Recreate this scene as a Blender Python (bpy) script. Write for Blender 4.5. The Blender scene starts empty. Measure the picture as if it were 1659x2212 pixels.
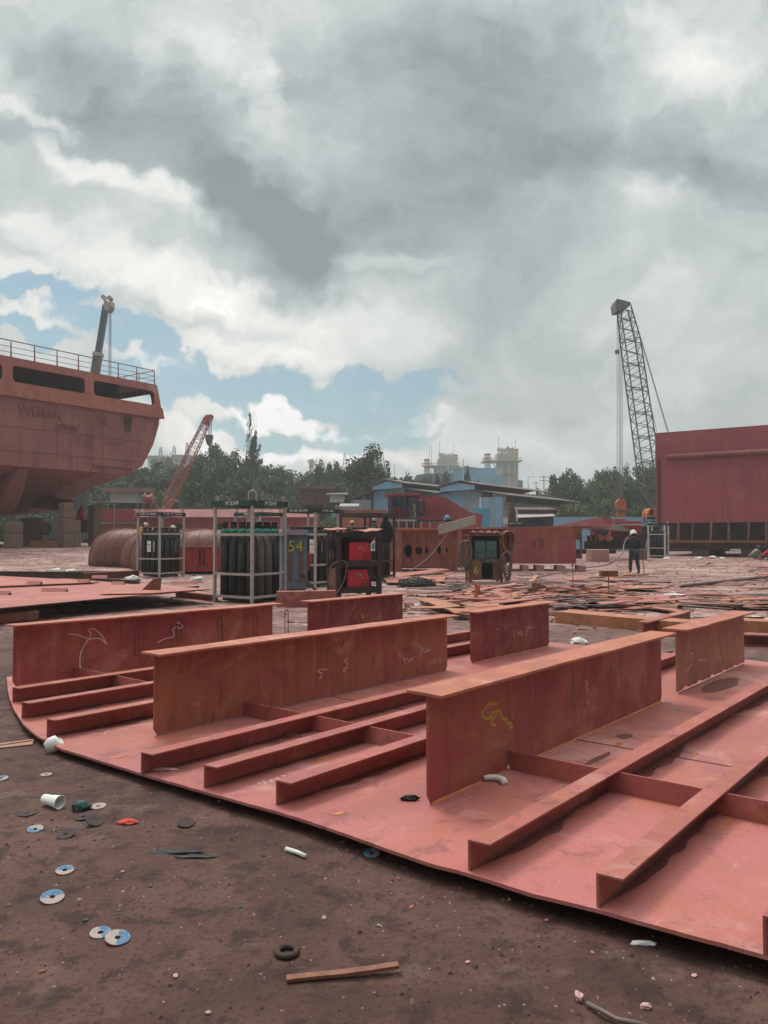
import bpy, bmesh, math, random
from mathutils import Vector, Matrix, noise as mnoise
random.seed(7)
R = math.radians
V = Vector
scene = bpy.context.scene
COL = scene.collection

# ------------------------------------------------------------------ camera and ground helpers
H = 1.55                    # eye height of the passenger taking the picture
F = 1662.0                  # focal length in units of a 1659 x 2212 picture
PITCH = math.atan(49.0 / F)
CAM = V((0, 0, H))

def ray(px, py):
    x, y, z = px - 829.5, F, -(py - 1106.0)
    c, s = math.cos(PITCH), math.sin(PITCH)
    return V((x, y * c - z * s, y * s + z * c))

def sst(a, b, t):
    t = max(0.0, min(1.0, (t - a) / (b - a)))
    return t * t * (3 - 2 * t)

def gz(x, y):
    """height of the yard"""
    h = 0.80 * sst(31, 43, y) * sst(3, -7, x)
    if y > 11.5:
        k = sst(11.5, 18, y)
        h += k * 0.030 * mnoise.noise(V((x * .45, y * .45, 3.1))) + k * 0.016 * mnoise.noise(V((x * 1.7, y * 1.7, 9.1)))
    h += 0.010 * mnoise.noise(V((x * 1.3, y * 1.3, 0))) + 0.004 * mnoise.noise(V((x * 6, y * 6, 5))) - 0.006
    return h

def gp(px, py, dz=0.0):
    """point of the ground seen in that direction"""
    d = ray(px, py); z = dz
    for _ in range(6):
        t = (z - H) / d.z
        p = CAM + d * t
        z = gz(p.x, p.y) + dz
    return V((p.x, p.y, z))

def zp(px, py, z):
    d = ray(px, py)
    return CAM + d * ((z - H) / d.z)

def yp(px, py, Y):
    d = ray(px, py)
    return CAM + d * (Y / d.y)

# ------------------------------------------------------------------ mesh builder
class MB:
    def __init__(self, off=(0, 0, 0), M=None):
        self.bm = bmesh.new(); self.off = V(off); self.M = M; self.mi = 0
    def v(self, p):
        p = V(p)
        if self.M is not None: p = self.M @ p
        return self.bm.verts.new(p - self.off)
    def face(self, vs):
        try:
            f = self.bm.faces.new(vs); f.material_index = self.mi; return f
        except ValueError:
            return None
    def poly(self, pts): return self.face([self.v(p) for p in pts])
    def hexa(self, c):   # 8 corners, bottom ring then top ring
        a = [self.v(p) for p in c]
        for q in ((3, 2, 1, 0), (4, 5, 6, 7), (0, 1, 5, 4), (1, 2, 6, 5), (2, 3, 7, 6), (3, 0, 4, 7)):
            self.face([a[i] for i in q])
    def box(self, c, s, T=None):
        x, y, z = s[0] / 2, s[1] / 2, s[2] / 2; c = V(c)
        pts = [V(p) for p in ((-x, -y, -z), (x, -y, -z), (x, y, -z), (-x, y, -z), (-x, -y, z), (x, -y, z), (x, y, z), (-x, y, z))]
        self.hexa([c + ((T @ p) if T is not None else p) for p in pts])
    def bx(self, x0, x1, y0, y1, z0, z1):
        self.box(((x0 + x1) / 2, (y0 + y1) / 2, (z0 + z1) / 2), (x1 - x0, y1 - y0, z1 - z0))
    def bar(self, p0, p1, w, h, up=(0, 0, 1)):
        p0, p1, up = V(p0), V(p1), V(up)
        d = (p1 - p0).normalized(); s = d.cross(up)
        if s.length < 1e-4: s = d.cross(V((1, 0, 0)))
        s.normalize(); t = s.cross(d); s = s * (w / 2); t = t * (h / 2)
        self.hexa([p0 - s - t, p0 + s - t, p1 + s - t, p1 - s - t, p0 - s + t, p0 + s + t, p1 + s + t, p1 - s + t])
    def tube(self, p0, p1, r, n=8, r1=None, cap=True):
        self.path([p0, p1], r, n, r1=r1, cap=cap)
    def path(self, pts, r, n=8, closed=False, r1=None, cap=True):
        pts = [V(p) for p in pts]; N = len(pts); rings = []; pu = None
        for i, p in enumerate(pts):
            a = pts[i - 1] if (i or closed) else p
            b = pts[(i + 1) % N] if (i < N - 1 or closed) else p
            d = (b - a).normalized()
            u = pu if pu is not None else (V((0, 0, 1)) if abs(d.z) < .95 else V((1, 0, 0)))
            s = d.cross(u)
            if s.length < 1e-4: s = d.cross(V((1, 0.3, 0)))
            s.normalize(); t = s.cross(d); pu = t
            rr = r if r1 is None else r + (r1 - r) * i / max(1, N - 1)
            rings.append([self.v(p + s * (rr * math.cos(2 * math.pi * k / n)) + t * (rr * math.sin(2 * math.pi * k / n))) for k in range(n)])
        for i in range(N if closed else N - 1):
            A, B = rings[i], rings[(i + 1) % N]
            for k in range(n): self.face([A[k], A[(k + 1) % n], B[(k + 1) % n], B[k]])
        if cap and not closed:
            self.face(rings[0][::-1]); self.face(rings[-1])
    def prism(self, poly, z0, z1):
        a = [self.v((p[0], p[1], z0)) for p in poly]; b = [self.v((p[0], p[1], z1)) for p in poly]; n = len(poly)
        self.face(a[::-1]); self.face(b)
        for i in range(n): self.face([a[i], a[(i + 1) % n], b[(i + 1) % n], b[i]])
    def extr(self, pts, d):  # any planar polygon swept along d
        d = V(d); a = [self.v(p) for p in pts]; b = [self.v(V(p) + d) for p in pts]; n = len(pts)
        self.face(a[::-1]); self.face(b)
        for i in range(n): self.face([a[i], a[(i + 1) % n], b[(i + 1) % n], b[i]])
    def lathe(self, prof, n=16, c=(0, 0, 0), T=None):
        c = V(c); rings = []
        for r, z in prof:
            ring = []
            for k in range(n):
                a = 2 * math.pi * k / n; p = V((r * math.cos(a), r * math.sin(a), z))
                ring.append(self.v(c + ((T @ p) if T is not None else p)))
            rings.append(ring)
        for A, B in zip(rings, rings[1:]):
            for k in range(n): self.face([A[k], A[(k + 1) % n], B[(k + 1) % n], B[k]])
        if prof[0][0] > 0: self.face(rings[0][::-1])
        if prof[-1][0] > 0: self.face(rings[-1])
    def holed(self, outer, holes, t, fr):
        """plate of thickness t with real holes; fr maps (a, b, c) to a point"""
        bm2 = bmesh.new(); loops = []
        for lp in [outer] + holes:
            vs = [bm2.verts.new((p[0], p[1], 0)) for p in lp]; loops.append(vs)
            for i in range(len(vs)): bm2.edges.new((vs[i], vs[(i + 1) % len(vs)]))
        bmesh.ops.triangle_fill(bm2, use_beauty=True, use_dissolve=False, edges=bm2.edges[:])
        bm2.verts.index_update()
        A = {}; B = {}
        for vtx in bm2.verts:
            A[vtx.index] = self.v(fr(vtx.co.x, vtx.co.y, 0)); B[vtx.index] = self.v(fr(vtx.co.x, vtx.co.y, t))
        for f in bm2.faces:
            ii = [q.index for q in f.verts]
            self.face([A[i] for i in ii]); self.face([B[i] for i in ii[::-1]])
        for vs in loops:
            for i in range(len(vs)):
                p, q = vs[i].index, vs[(i + 1) % len(vs)].index
                self.face([A[p], A[q], B[q], B[p]])
        bm2.free()
    def build(self, name, mat, parent=None, smooth=False, loc=None, bevel=0):
        bm = self.bm
        bmesh.ops.recalc_face_normals(bm, faces=bm.faces[:])
        me = bpy.data.meshes.new(name); bm.to_mesh(me); bm.free()
        for m in (mat if isinstance(mat, (list, tuple)) else [mat]): me.materials.append(m)
        if smooth:
            for p in me.polygons: p.use_smooth = True
        o = bpy.data.objects.new(name, me); COL.objects.link(o)
        if parent is not None: o.parent = parent
        if loc is not None: o.location = loc
        if bevel:
            b = o.modifiers.new('bevel', 'BEVEL'); b.width = bevel; b.segments = 2; b.limit_method = 'ANGLE'
        return o

def circ(cx, cy, rx, ry=None, n=20):
    ry = ry or rx
    return [(cx + rx * math.cos(2 * math.pi * k / n), cy + ry * math.sin(2 * math.pi * k / n)) for k in range(n)]

def rrect(x0, x1, y0, y1, r, n=5):
    out = []
    for cx, cy, a0 in ((x1 - r, y1 - r, 0), (x0 + r, y1 - r, 90), (x0 + r, y0 + r, 180), (x1 - r, y0 + r, 270)):
        for k in range(n + 1):
            a = R(a0 + 90 * k / n); out.append((cx + r * math.cos(a), cy + r * math.sin(a)))
    return out

def tag(o, label, cat, group=None, kind=None):
    o['label'] = label; o['category'] = cat
    if group: o['group'] = group
    if kind: o['kind'] = kind
    return o

def thing(name, label, cat, loc=(0, 0, 0), rotz=0.0, group=None, M=None):
    o = bpy.data.objects.new(name, None); COL.objects.link(o)
    o.empty_display_size = .2
    if M is not None: o.matrix_world = M
    else:
        o.location = loc; o.rotation_euler = (0, 0, rotz)
    return tag(o, label, cat, group)

def struct(o):
    o['kind'] = 'structure'; return o

def copy_tree(o, parent=None):
    c = o.copy(); COL.objects.link(c)
    if parent is not None: c.parent = parent
    for ch in list(o.children): copy_tree(ch, c)
    return c

def text(body, size, mat, parent, M, name='lettering', ext=.002, align='CENTER', shear=0, bold=0.0):
    cu = bpy.data.curves.new(name, 'FONT'); cu.body = body; cu.size = size; cu.extrude = ext
    cu.align_x = align; cu.align_y = 'CENTER'; cu.shear = shear; cu.offset = bold; cu.resolution_u = 3
    tmp = bpy.data.objects.new(name, cu); COL.objects.link(tmp)
    dg = bpy.context.evaluated_depsgraph_get(); dg.update()
    me = bpy.data.meshes.new_from_object(tmp.evaluated_get(dg))
    bpy.data.objects.remove(tmp); bpy.data.curves.remove(cu)
    me.transform(M); me.materials.clear(); me.materials.append(mat)
    o = bpy.data.objects.new(name, me); COL.objects.link(o); o.parent = parent
    return o

def onwall(p, xdir, zdir=(0, 0, 1)):
    """matrix that stands text on a wall: x along xdir, y up, z out of the wall"""
    x = V(xdir).normalized(); y = V(zdir).normalized(); z = x.cross(y)
    M = Matrix((x, y, z)).transposed().to_4x4(); M.translation = V(p); return M

# ------------------------------------------------------------------ materials
class NT:
    def __init__(self, tree): self.t = tree; self.n = tree.nodes; self.l = tree.links
    def new(self, t, **kw):
        n = self.n.new(t)
        for k, val in kw.items(): setattr(n, k, val)
        return n
    def put(self, sock, val):
        if hasattr(val, 'is_linked') or isinstance(val, bpy.types.NodeSocket): self.l.new(val, sock)
        else:
            if hasattr(sock, 'default_value'):
                try: sock.default_value = val
                except Exception: sock.default_value = tuple(val) + (1.0,)
    def math(self, op, a, b=0.0, c=None, clamp=False):
        n = self.new('ShaderNodeMath', operation=op); n.use_clamp = clamp
        self.put(n.inputs[0], a); self.put(n.inputs[1], b)
        if c is not None: self.put(n.inputs[2], c)
        return n.outputs[0]
    def noise(self, vec, scale, detail=4, rough=.55, dist=0.0, out=0):
        n = self.new('ShaderNodeTexNoise'); self.put(n.inputs['Vector'], vec)
        n.inputs['Scale'].default_value = scale; n.inputs['Detail'].default_value = detail
        n.inputs['Roughness'].default_value = rough; n.inputs['Distortion'].default_value = dist
        return n.outputs[out]
    def ramp(self, fac, lo, hi, smooth=True):
        n = self.new('ShaderNodeMapRange'); n.interpolation_type = 'SMOOTHSTEP' if smooth else 'LINEAR'
        self.put(n.inputs[0], fac); n.inputs[1].default_value = lo; n.inputs[2].default_value = hi
        return n.outputs[0]
    def mix(self, fac, a, b, mode='MIX'):
        n = self.new('ShaderNodeMix', data_type='RGBA', blend_type=mode)
        self.put(n.inputs[0], fac)
        for s, val in ((n.inputs[6], a), (n.inputs[7], b)):
            if isinstance(val, (tuple, list)): s.default_value = (val[0], val[1], val[2], 1)
            else: self.l.new(val, s)
        return n.outputs[2]
    def mapping(self, vec, scale=(1, 1, 1), loc=(0, 0, 0), rot=(0, 0, 0)):
        n = self.new('ShaderNodeMapping'); self.put(n.inputs[0], vec)
        n.inputs['Scale'].default_value = scale; n.inputs['Location'].default_value = loc; n.inputs['Rotation'].default_value = rot
        return n.outputs[0]

def newmat(name):
    m = bpy.data.materials.new(name); m.use_nodes = True
    t = NT(m.node_tree); b = m.node_tree.nodes['Principled BSDF']
    tc = t.new('ShaderNodeTexCoord'); oi = t.new('ShaderNodeObjectInfo')
    add = t.new('ShaderNodeVectorMath', operation='ADD')
    sc = t.new('ShaderNodeVectorMath', operation='SCALE'); comb = t.new('ShaderNodeCombineXYZ')
    t.l.new(oi.outputs['Random'], comb.inputs[0]); t.l.new(oi.outputs['Random'], comb.inputs[1]); t.l.new(oi.outputs['Random'], comb.inputs[2])
    t.l.new(comb.outputs[0], sc.inputs[0]); sc.inputs['Scale'].default_value = 37.0
    t.l.new(tc.outputs['Object'], add.inputs[0]); t.l.new(sc.outputs[0], add.inputs[1])
    return m, t, b, add.outputs[0], oi.outputs['Random'], tc

def bump(t, b, h, strength=.3, dist=.01):
    n = t.new('ShaderNodeBump'); n.inputs['Strength'].default_value = strength; n.inputs['Distance'].default_value = dist
    t.put(n.inputs['Height'], h); t.l.new(n.outputs[0], b.inputs['Normal'])

def steel(name, c, rust=(.30, .11, .045), dark=(.09, .035, .03), pale=None, s=1.0, a_rust=.5, a_dark=.45, a_pale=.35, rough=.55, streak=0.0, spec=.35, bstr=.25):
    """primed or painted plate with rust bloom, dirt and scuffs"""
    m, t, b, vec, rnd, tc = newmat(name)
    pale = pale or tuple(min(1, k * 1.5 + .05) for k in c)
    n1 = t.noise(vec, 1.1 * s, 9, .66, .8); n2 = t.noise(vec, 3.7 * s, 10, .7, .5); n3 = t.noise(vec, 45 * s, 5, .65)
    big = t.noise(t.mapping(vec, loc=(2, 7, 5)), .45 * s, 5, .6, 1.0)
    col = t.mix(t.math('MULTIPLY', t.ramp(big, .40, .60), .5), c, tuple(k * .62 for k in c))
    col = t.mix(t.math('MULTIPLY', t.ramp(n1, .46, .60), min(1, a_rust * 1.25)), col, rust)
    nb = t.noise(t.mapping(vec, loc=(5, 9, 2)), .8 * s, 9, .68, 1.0)
    col = t.mix(t.math('MULTIPLY', t.ramp(nb, .52, .66), a_pale), col, pale)
    col = t.mix(t.math('MULTIPLY', t.ramp(n2, .53, .66), min(1, a_dark * 1.25)), col, dark)
    # scuffs and drag marks, dark specks
    sc1 = t.noise(t.mapping(vec, (2.0 * s, 16 * s, 3 * s), (1, 4, 8), (0, 0, .6)), 1.0, 7, .7, .5)
    col = t.mix(t.math('MULTIPLY', t.ramp(sc1, .60, .70), .45), col, pale)
    sc2 = t.noise(t.mapping(vec, (13 * s, 2.2 * s, 3 * s), (6, 2, 1), (0, 0, -.3)), 1.0, 7, .7, .5)
    col = t.mix(t.math('MULTIPLY', t.ramp(sc2, .60, .70), .55), col, dark)
    sp = t.noise(vec, 16 * s, 6, .7)
    col = t.mix(t.math('MULTIPLY', t.ramp(sp, .63, .72), .35), col, dark)
    if streak:
        st = t.noise(t.mapping(vec, (7 * s, 7 * s, .55 * s)), 1.0, 6, .65, .3)
        col = t.mix(t.math('MULTIPLY', t.ramp(st, .5, .66), streak * 1.3), col, dark)
        st2 = t.noise(t.mapping(vec, (5 * s, 5 * s, .4 * s), (3, 1, 7)), 1.0, 6, .65, .3)
        col = t.mix(t.math('MULTIPLY', t.ramp(st2, .55, .7), streak), col, pale)
    col = t.mix(t.math('MULTIPLY', t.ramp(n3, .42, .66), .2), col, dark)
    t.l.new(col, b.inputs['Base Color'])
    rr = t.math('MULTIPLY_ADD', n2, .25, rough - .12); t.l.new(rr, b.inputs['Roughness'])
    b.inputs['Specular IOR Level'].default_value = spec
    bump(t, b, t.math('ADD', t.math('MULTIPLY', n3, .5), n2), bstr, .004)
    return m

def plain(name, c, rough=.6, var=.25, s=6.0, metal=0.0, spec=.4, dirt=None, bstr=.15):
    m, t, b, vec, rnd, tc = newmat(name)
    n = t.noise(vec, s, 6, .6, .3); d = dirt or tuple(k * .45 for k in c)
    col = t.mix(t.math('MULTIPLY', t.ramp(n, .45, .75), var * 2), c, d)
    t.l.new(col, b.inputs['Base Color']); b.inputs['Roughness'].default_value = rough
    b.inputs['Metallic'].default_value = metal; b.inputs['Specular IOR Level'].default_value = spec
    if bstr: bump(t, b, t.noise(vec, s * 8, 4), bstr, .003)
    return m

def corrugated(name, c, dirt, pitch=.22, a=.45, s=.6):
    """ribbed roofing sheet with stains running down; ribs follow local x"""
    m, t, b, vec, rnd, tc = newmat(name)
    sx = t.new('ShaderNodeSeparateXYZ'); t.l.new(tc.outputs['Object'], sx.inputs[0])
    w = t.math('SINE', t.math('MULTIPLY', t.math('ADD', sx.outputs[0], sx.outputs[1]), 2 * math.pi / pitch))
    st = t.noise(t.mapping(vec, (2.2 * s, 2.2 * s, .25 * s)), 1.0, 7, .65, .3); n = t.noise(vec, .5 * s, 6, .6)
    col = t.mix(t.math('MULTIPLY', t.ramp(st, .42, .68), a), c, dirt)
    col = t.mix(t.math('MULTIPLY', t.ramp(n, .5, .75), a), col, tuple(k * .6 for k in dirt))
    t.l.new(col, b.inputs['Base Color']); b.inputs['Roughness'].default_value = .55
    bump(t, b, w, .6, .02)
    return m

M_ = {}
PR = (.43, .105, .088)       # red oxide primer
M_['plate'] = steel('primed_deck_plate', (.45, .142, .128), rust=(.42, .135, .09), dark=(.19, .07, .06), pale=(.58, .31, .275), s=1.1, a_rust=.6, a_dark=.55, a_pale=.55, rough=.55)
M_['web'] = steel('primed_web', (.36, .078, .074), rust=(.38, .135, .075), dark=(.15, .045, .042), pale=(.52, .24, .18), s=1.3, a_rust=.6, a_dark=.35, a_pale=.5, streak=.35)
M_['web_rust'] = steel('rusted_web', (.37, .125, .068), rust=(.34, .085, .07), dark=(.16, .05, .038), pale=(.56, .30, .19), s=1.5, a_rust=.7, a_dark=.5, a_pale=.85, streak=.35)
M_['web_dark'] = steel('dark_red_web', (.27, .045, .045), rust=(.33, .11, .065), dark=(.10, .025, .028), pale=(.5, .25, .2), s=2.0, a_rust=.4, a_dark=.4, a_pale=.45, streak=.45)
M_['web_wood'] = steel('orange_rusted_web', (.42, .165, .105), rust=(.40, .125, .075), dark=(.16, .06, .045), pale=(.52, .27, .18), s=2.2, a_rust=.5, a_dark=.3, a_pale=.4, streak=.25)
M_['flange'] = steel('rusty_flange', (.47, .15, .10), rust=(.48, .165, .08), dark=(.2, .07, .05), pale=(.58, .30, .24), s=2.5, a_rust=.7, a_dark=.4, a_pale=.5)
M_['stiff'] = steel('primed_stiffener', (.42, .12, .105), rust=(.38, .13, .06), dark=(.13, .045, .04), pale=(.52, .26, .23), s=2.2, a_rust=.4, a_dark=.45, a_pale=.45)
M_['edge_rust'] = steel('fresh_rust', (.52, .15, .05), rust=(.58, .20, .06), dark=(.25, .08, .04), s=8)
M_['stain'] = plain('wet_dirt', (.155, .062, .05), .35, .3, 9, spec=.5)
M_['hull'] = steel('hull_primer', (.36, .148, .138), rust=(.32, .14, .10), dark=(.17, .055, .05), pale=(.45, .19, .16), s=.32, a_rust=.45, a_dark=.45, a_pale=.4, streak=.4)
M_['hull_up'] = steel('bulwark_primer', (.47, .155, .12), rust=(.42, .16, .075), dark=(.2, .07, .06), pale=(.55, .27, .2), s=.4, a_rust=.5, a_dark=.35, a_pale=.4, streak=.3)
M_['hull_low'] = steel('hull_bottom', (.16, .06, .055), rust=(.17, .07, .045), dark=(.06, .025, .025), pale=(.24, .12, .10), s=.4, streak=.3)
M_['bigred'] = steel('red_block_paint', (.37, .078, .095), rust=(.38, .10, .095), dark=(.22, .045, .055), pale=(.45, .14, .13), s=.28, a_rust=.4, a_dark=.35, a_pale=.45, streak=.25)
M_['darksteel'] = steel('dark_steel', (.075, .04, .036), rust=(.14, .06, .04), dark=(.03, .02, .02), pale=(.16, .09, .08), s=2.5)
M_['blackrust'] = steel('black_rusted_frame', (.045, .032, .03), rust=(.09, .045, .035), dark=(.02, .015, .015), pale=(.1, .07, .06), s=4)
M_['brown'] = steel('brown_rust', (.24, .085, .058), rust=(.27, .11, .055), dark=(.08, .03, .025), pale=(.35, .17, .12), s=1.3, a_rust=.6, streak=.35)
M_['shell'] = steel('shell_rust', (.17, .058, .045), rust=(.20, .085, .052), dark=(.08, .028, .025), pale=(.22, .10, .075), s=1.0, a_rust=.6, streak=.6)
M_['blockred'] = steel('block_rust', (.37, .11, .085), rust=(.36, .14, .08), dark=(.12, .04, .034), pale=(.42, .19, .14), s=.9, a_rust=.7, a_dark=.5, streak=.45)
M_['scrap'] = steel('scrap_primer', (.46, .15, .12), rust=(.40, .16, .09), dark=(.2, .075, .06), pale=(.56, .3, .25), s=2, a_rust=.5)
M_['scrapor'] = steel('scrap_orange', (.45, .17, .09), rust=(.46, .2, .09), dark=(.2, .08, .05), s=2)
M_['pink'] = steel('pink_band', (.42, .14, .135), rust=(.36, .12, .1), dark=(.2, .07, .07), s=.4, a_rust=.3)
M_['galv'] = plain('weathered_grey_frame', (.42, .38, .36), .55, .3, 14, spec=.4, dirt=(.2, .13, .1))
M_['galvcream'] = plain('cream_frame', (.62, .63, .54), .55, .2, 12)
M_['greenbeam'] = plain('dark_green_paint', (.012, .055, .035), .4, .3, 10)
M_['blackbeam'] = plain('black_painted_beam', (.02, .022, .022), .45, .3, 10)
M_['white'] = plain('white_paint', (.75, .74, .7), .6, .12, 12, dirt=(.5, .45, .4))
M_['lettering'] = plain('stencil_white', (.80, .78, .74), .7, .2, 30, dirt=(.2, .2, .18))
M_['cyl'] = plain('black_cylinder_paint', (.013, .011, .012), .5, .3, 7, spec=.3, dirt=(.028, .02, .018))
M_['cylbrown'] = plain('brown_cylinder_paint', (.085, .058, .046), .45, .4, 7, dirt=(.04, .03, .028))
M_['cylgrey'] = plain('grey_cylinder_paint', (.075, .06, .058), .45, .4, 7, dirt=(.03, .025, .025))
M_['cylgreen'] = plain('green_shoulder_paint', (.012, .16, .115), .35, .2, 12)
M_['binred'] = steel('red_bin_paint', (.44, .035, .032), rust=(.40, .06, .035), dark=(.16, .02, .02), pale=(.5, .1, .08), s=1.6, a_rust=.5, a_dark=.35, a_pale=.3, streak=.45)
M_['weldred'] = plain('red_machine_paint', (.58, .022, .048), .4, .12, 5, spec=.5)
M_['weldvent'] = plain('machine_vent', (.25, .02, .03), .6, .3, 60)
M_['black'] = plain('matte_black', (.014, .013, .013), .6, .2, 10)
M_['rubber'] = plain('tyre_rubber', (.02, .019, .019), .75, .4, 12, dirt=(.06, .045, .04))
M_['cable'] = plain('cable_rubber', (.035, .03, .03), .5, .3, 20)
M_['cablegrey'] = plain('dusty_cable', (.17, .125, .11), .6, .3, 20)
M_['concrete'] = plain('block_concrete', (.21, .135, .105), .85, .35, 3.5, dirt=(.13, .085, .068), bstr=.5)
M_['concred'] = plain('primer_stained_concrete', (.42, .22, .18), .85, .35, 3.5, dirt=(.25, .13, .1), bstr=.5)
M_['bluepanel'] = corrugated('blue_sheet', (.25, .46, .66), (.30, .40, .47), a=.3)
M_['bluestain'] = corrugated('stained_blue_sheet', (.32, .41, .47), (.20, .17, .15), a=.85)
M_['greysheet'] = corrugated('grey_sheet', (.27, .285, .30), (.19, .165, .15), a=.5)
M_['darksheet'] = corrugated('dark_brown_sheet', (.075, .055, .058), (.04, .03, .03), a=.5)
M_['roofsheet'] = corrugated('rusted_roof_sheet', (.17, .115, .105), (.09, .055, .05), a=.7)
M_['redroof'] = corrugated('red_roof_sheet', (.36, .15, .14), (.22, .1, .1), a=.4)
M_['hallblue'] = corrugated('hall_blue', (.07, .33, .50), (.06, .2, .3), pitch=.6, a=.25)
M_['hallnavy'] = corrugated('hall_navy', (.02, .05, .10), (.03, .05, .08), pitch=.6, a=.3)
M_['hallteal'] = plain('teal_roof_edge', (.12, .35, .38), .6)
M_['stackwhite'] = plain('stack_white', (.66, .64, .61), .6, .15, .4)
M_['stackred'] = plain('stack_red', (.55, .03, .035), .6, .1, .4)
M_['plantgrey'] = plain('plant_cladding', (.38, .36, .33), .55, .3, .3, dirt=(.2, .18, .16))
M_['plantyel'] = plain('plant_yellow_steel', (.45, .36, .2), .6, .3, .5)
M_['cabblue'] = steel('faded_blue_cabinet', (.13, .19, .26), rust=(.2, .19, .2), dark=(.06, .05, .05), pale=(.24, .28, .32), s=2.5, a_rust=.5)
M_['louvre'] = plain('rusted_louvre', (.23, .085, .05), .75, .3, 30)
M_['cabnavy'] = steel('navy_cabinet', (.035, .06, .10), rust=(.07, .07, .09), dark=(.015, .02, .03), pale=(.1, .15, .2), s=1.2)
M_['teal'] = plain('grey_green_panel', (.06, .115, .12), .4, .25, 9)
M_['yellow'] = plain('yellow_paint_mark', (.50, .36, .04), .7, .4, 40)
M_['ymark'] = plain('yellow_green_spray', (.48, .46, .06), .7, .35, 40)
M_['chalk'] = plain('white_chalk', (.62, .5, .46), .9, .45, 60)
M_['chalkdim'] = plain('faint_chalk', (.52, .3, .27), .9, .45, 60)
M_['slot'] = plain('burnt_slot_outline', (.15, .048, .042), .7, .3, 40)
M_['orange'] = plain('orange_machine_paint', (.60, .17, .03), .45, .2, 4)
M_['hook'] = plain('orange_hook_paint', (.50, .13, .05), .5, .35, 5)
M_['cranegrey'] = plain('grey_lattice_paint', (.16, .17, .175), .5, .25, 3)
M_['cranered'] = plain('red_lattice_paint', (.42, .15, .11), .55, .3, 3)
M_['cranepink'] = plain('pink_crane_head', (.46, .09, .10), .5, .2, 3)
M_['teleboom'] = plain('telescopic_boom_paint', (.10, .135, .14), .4, .2, 2)
M_['wire'] = plain('wire_rope', (.2, .2, .2), .5, .1, 3)
M_['navy'] = plain('navy_coverall', (.022, .026, .038), .85, .35, 9, dirt=(.05, .05, .055))
M_['navytrouser'] = plain('worn_navy_trousers', (.04, .05, .07), .85, .35, 9, dirt=(.08, .08, .09))
M_['greycloth'] = plain('grey_shirt', (.22, .19, .17), .9, .25, 9)
M_['redcloth'] = plain('red_shirt', (.55, .03, .06), .85, .15, 9)
M_['greytrouser'] = plain('grey_trousers', (.13, .12, .12), .9, .25, 9)
M_['blackcloth'] = plain('black_cloth', (.012, .011, .013), .9, .2, 9)
M_['skin'] = plain('brown_skin', (.26, .12, .075), .55, .1, 20)
M_['hair'] = plain('black_hair', (.01, .009, .008), .6, .1, 20)
M_['helwhite'] = plain('white_helmet', (.72, .70, .66), .35, .06, 10)
M_['helyellow'] = plain('yellow_helmet', (.62, .33, .06), .4, .1, 10)
M_['helblue'] = plain('blue_helmet', (.09, .28, .42), .4, .1, 10)
M_['helgrey'] = plain('grey_blue_helmet', (.12, .17, .24), .4, .1, 10)
M_['capblue'] = plain('blue_cap', (.06, .12, .26), .8, .1, 10)
M_['sheetwhite'] = plain('cream_roof_sheet', (.52, .47, .43), .45, .15, 3)
M_['card'] = plain('brown_cardboard', (.36, .20, .14), .85, .3, 14)
M_['paper'] = plain('white_litter', (.72, .68, .65), .8, .15, 14)
M_['discblue'] = plain('disc_blue_print', (.10, .18, .28), .95, .5, 60, spec=.05, dirt=(.3, .3, .32))
M_['discwhite'] = plain('disc_white_print', (.38, .31, .28), .95, .5, 60, spec=.05, dirt=(.34, .25, .22))
M_['discdark'] = plain('worn_disc', (.05, .032, .028), .8, .3, 30)
M_['ragred'] = plain('red_rag', (.50, .06, .045), .9, .25, 30)
M_['greenrag'] = plain('green_plastic', (.04, .09, .075), .7, .3, 20)
M_['trunk'] = plain('bark', (.085, .06, .045), .9, .3, 4)
M_['weldseam'] = plain('weld_seam', (.16, .055, .05), .6, .4, 30)

def leafmat(name, a, b_, c_):
    m, t, b, vec, rnd, tc = newmat(name)
    n = t.noise(vec, .35, 5, .6); n2 = t.noise(vec, 3.0, 3, .6)
    col = t.mix(t.ramp(n, .35, .65), a, b_); col = t.mix(t.math('MULTIPLY', t.ramp(n2, .5, .72), .6), col, c_)
    col = t.mix(t.math('MULTIPLY', rnd, .35), col, (.035, .05, .03))
    t.l.new(col, b.inputs['Base Color']); b.inputs['Roughness'].default_value = .7
    b.inputs['Specular IOR Level'].default_value = .2
    return m
M_['leaf'] = leafmat('green_leaves', (.085, .12, .052), (.125, .16, .07), (.17, .19, .10))
M_['leafpale'] = leafmat('pale_leaves', (.12, .155, .065), (.17, .20, .09), (.20, .22, .12))
M_['leafdark'] = leafmat('dark_leaves', (.068, .098, .045), (.10, .13, .06), (.14, .16, .085))
M_['needle'] = leafmat('grey_green_needles', (.09, .115, .07), (.13, .15, .095), (.17, .185, .13))
# ------------------------------------------------------------------ camera, sun, sky
cam = bpy.data.objects.new('camera', bpy.data.cameras.new('camera')); COL.objects.link(cam)
cam.location = CAM; cam.rotation_euler = (R(90) + PITCH, 0, 0)
cam.data.sensor_fit = 'HORIZONTAL'; cam.data.sensor_width = 36.0; cam.data.lens = 36.0 * F / 1659.0
cam.data.clip_end = 5000; cam.data.clip_start = .05
scene.camera = cam
scene.view_settings.view_transform = 'Standard'; scene.view_settings.look = 'None'
scene.view_settings.exposure = 0.38; scene.view_settings.gamma = 1.0

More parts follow.
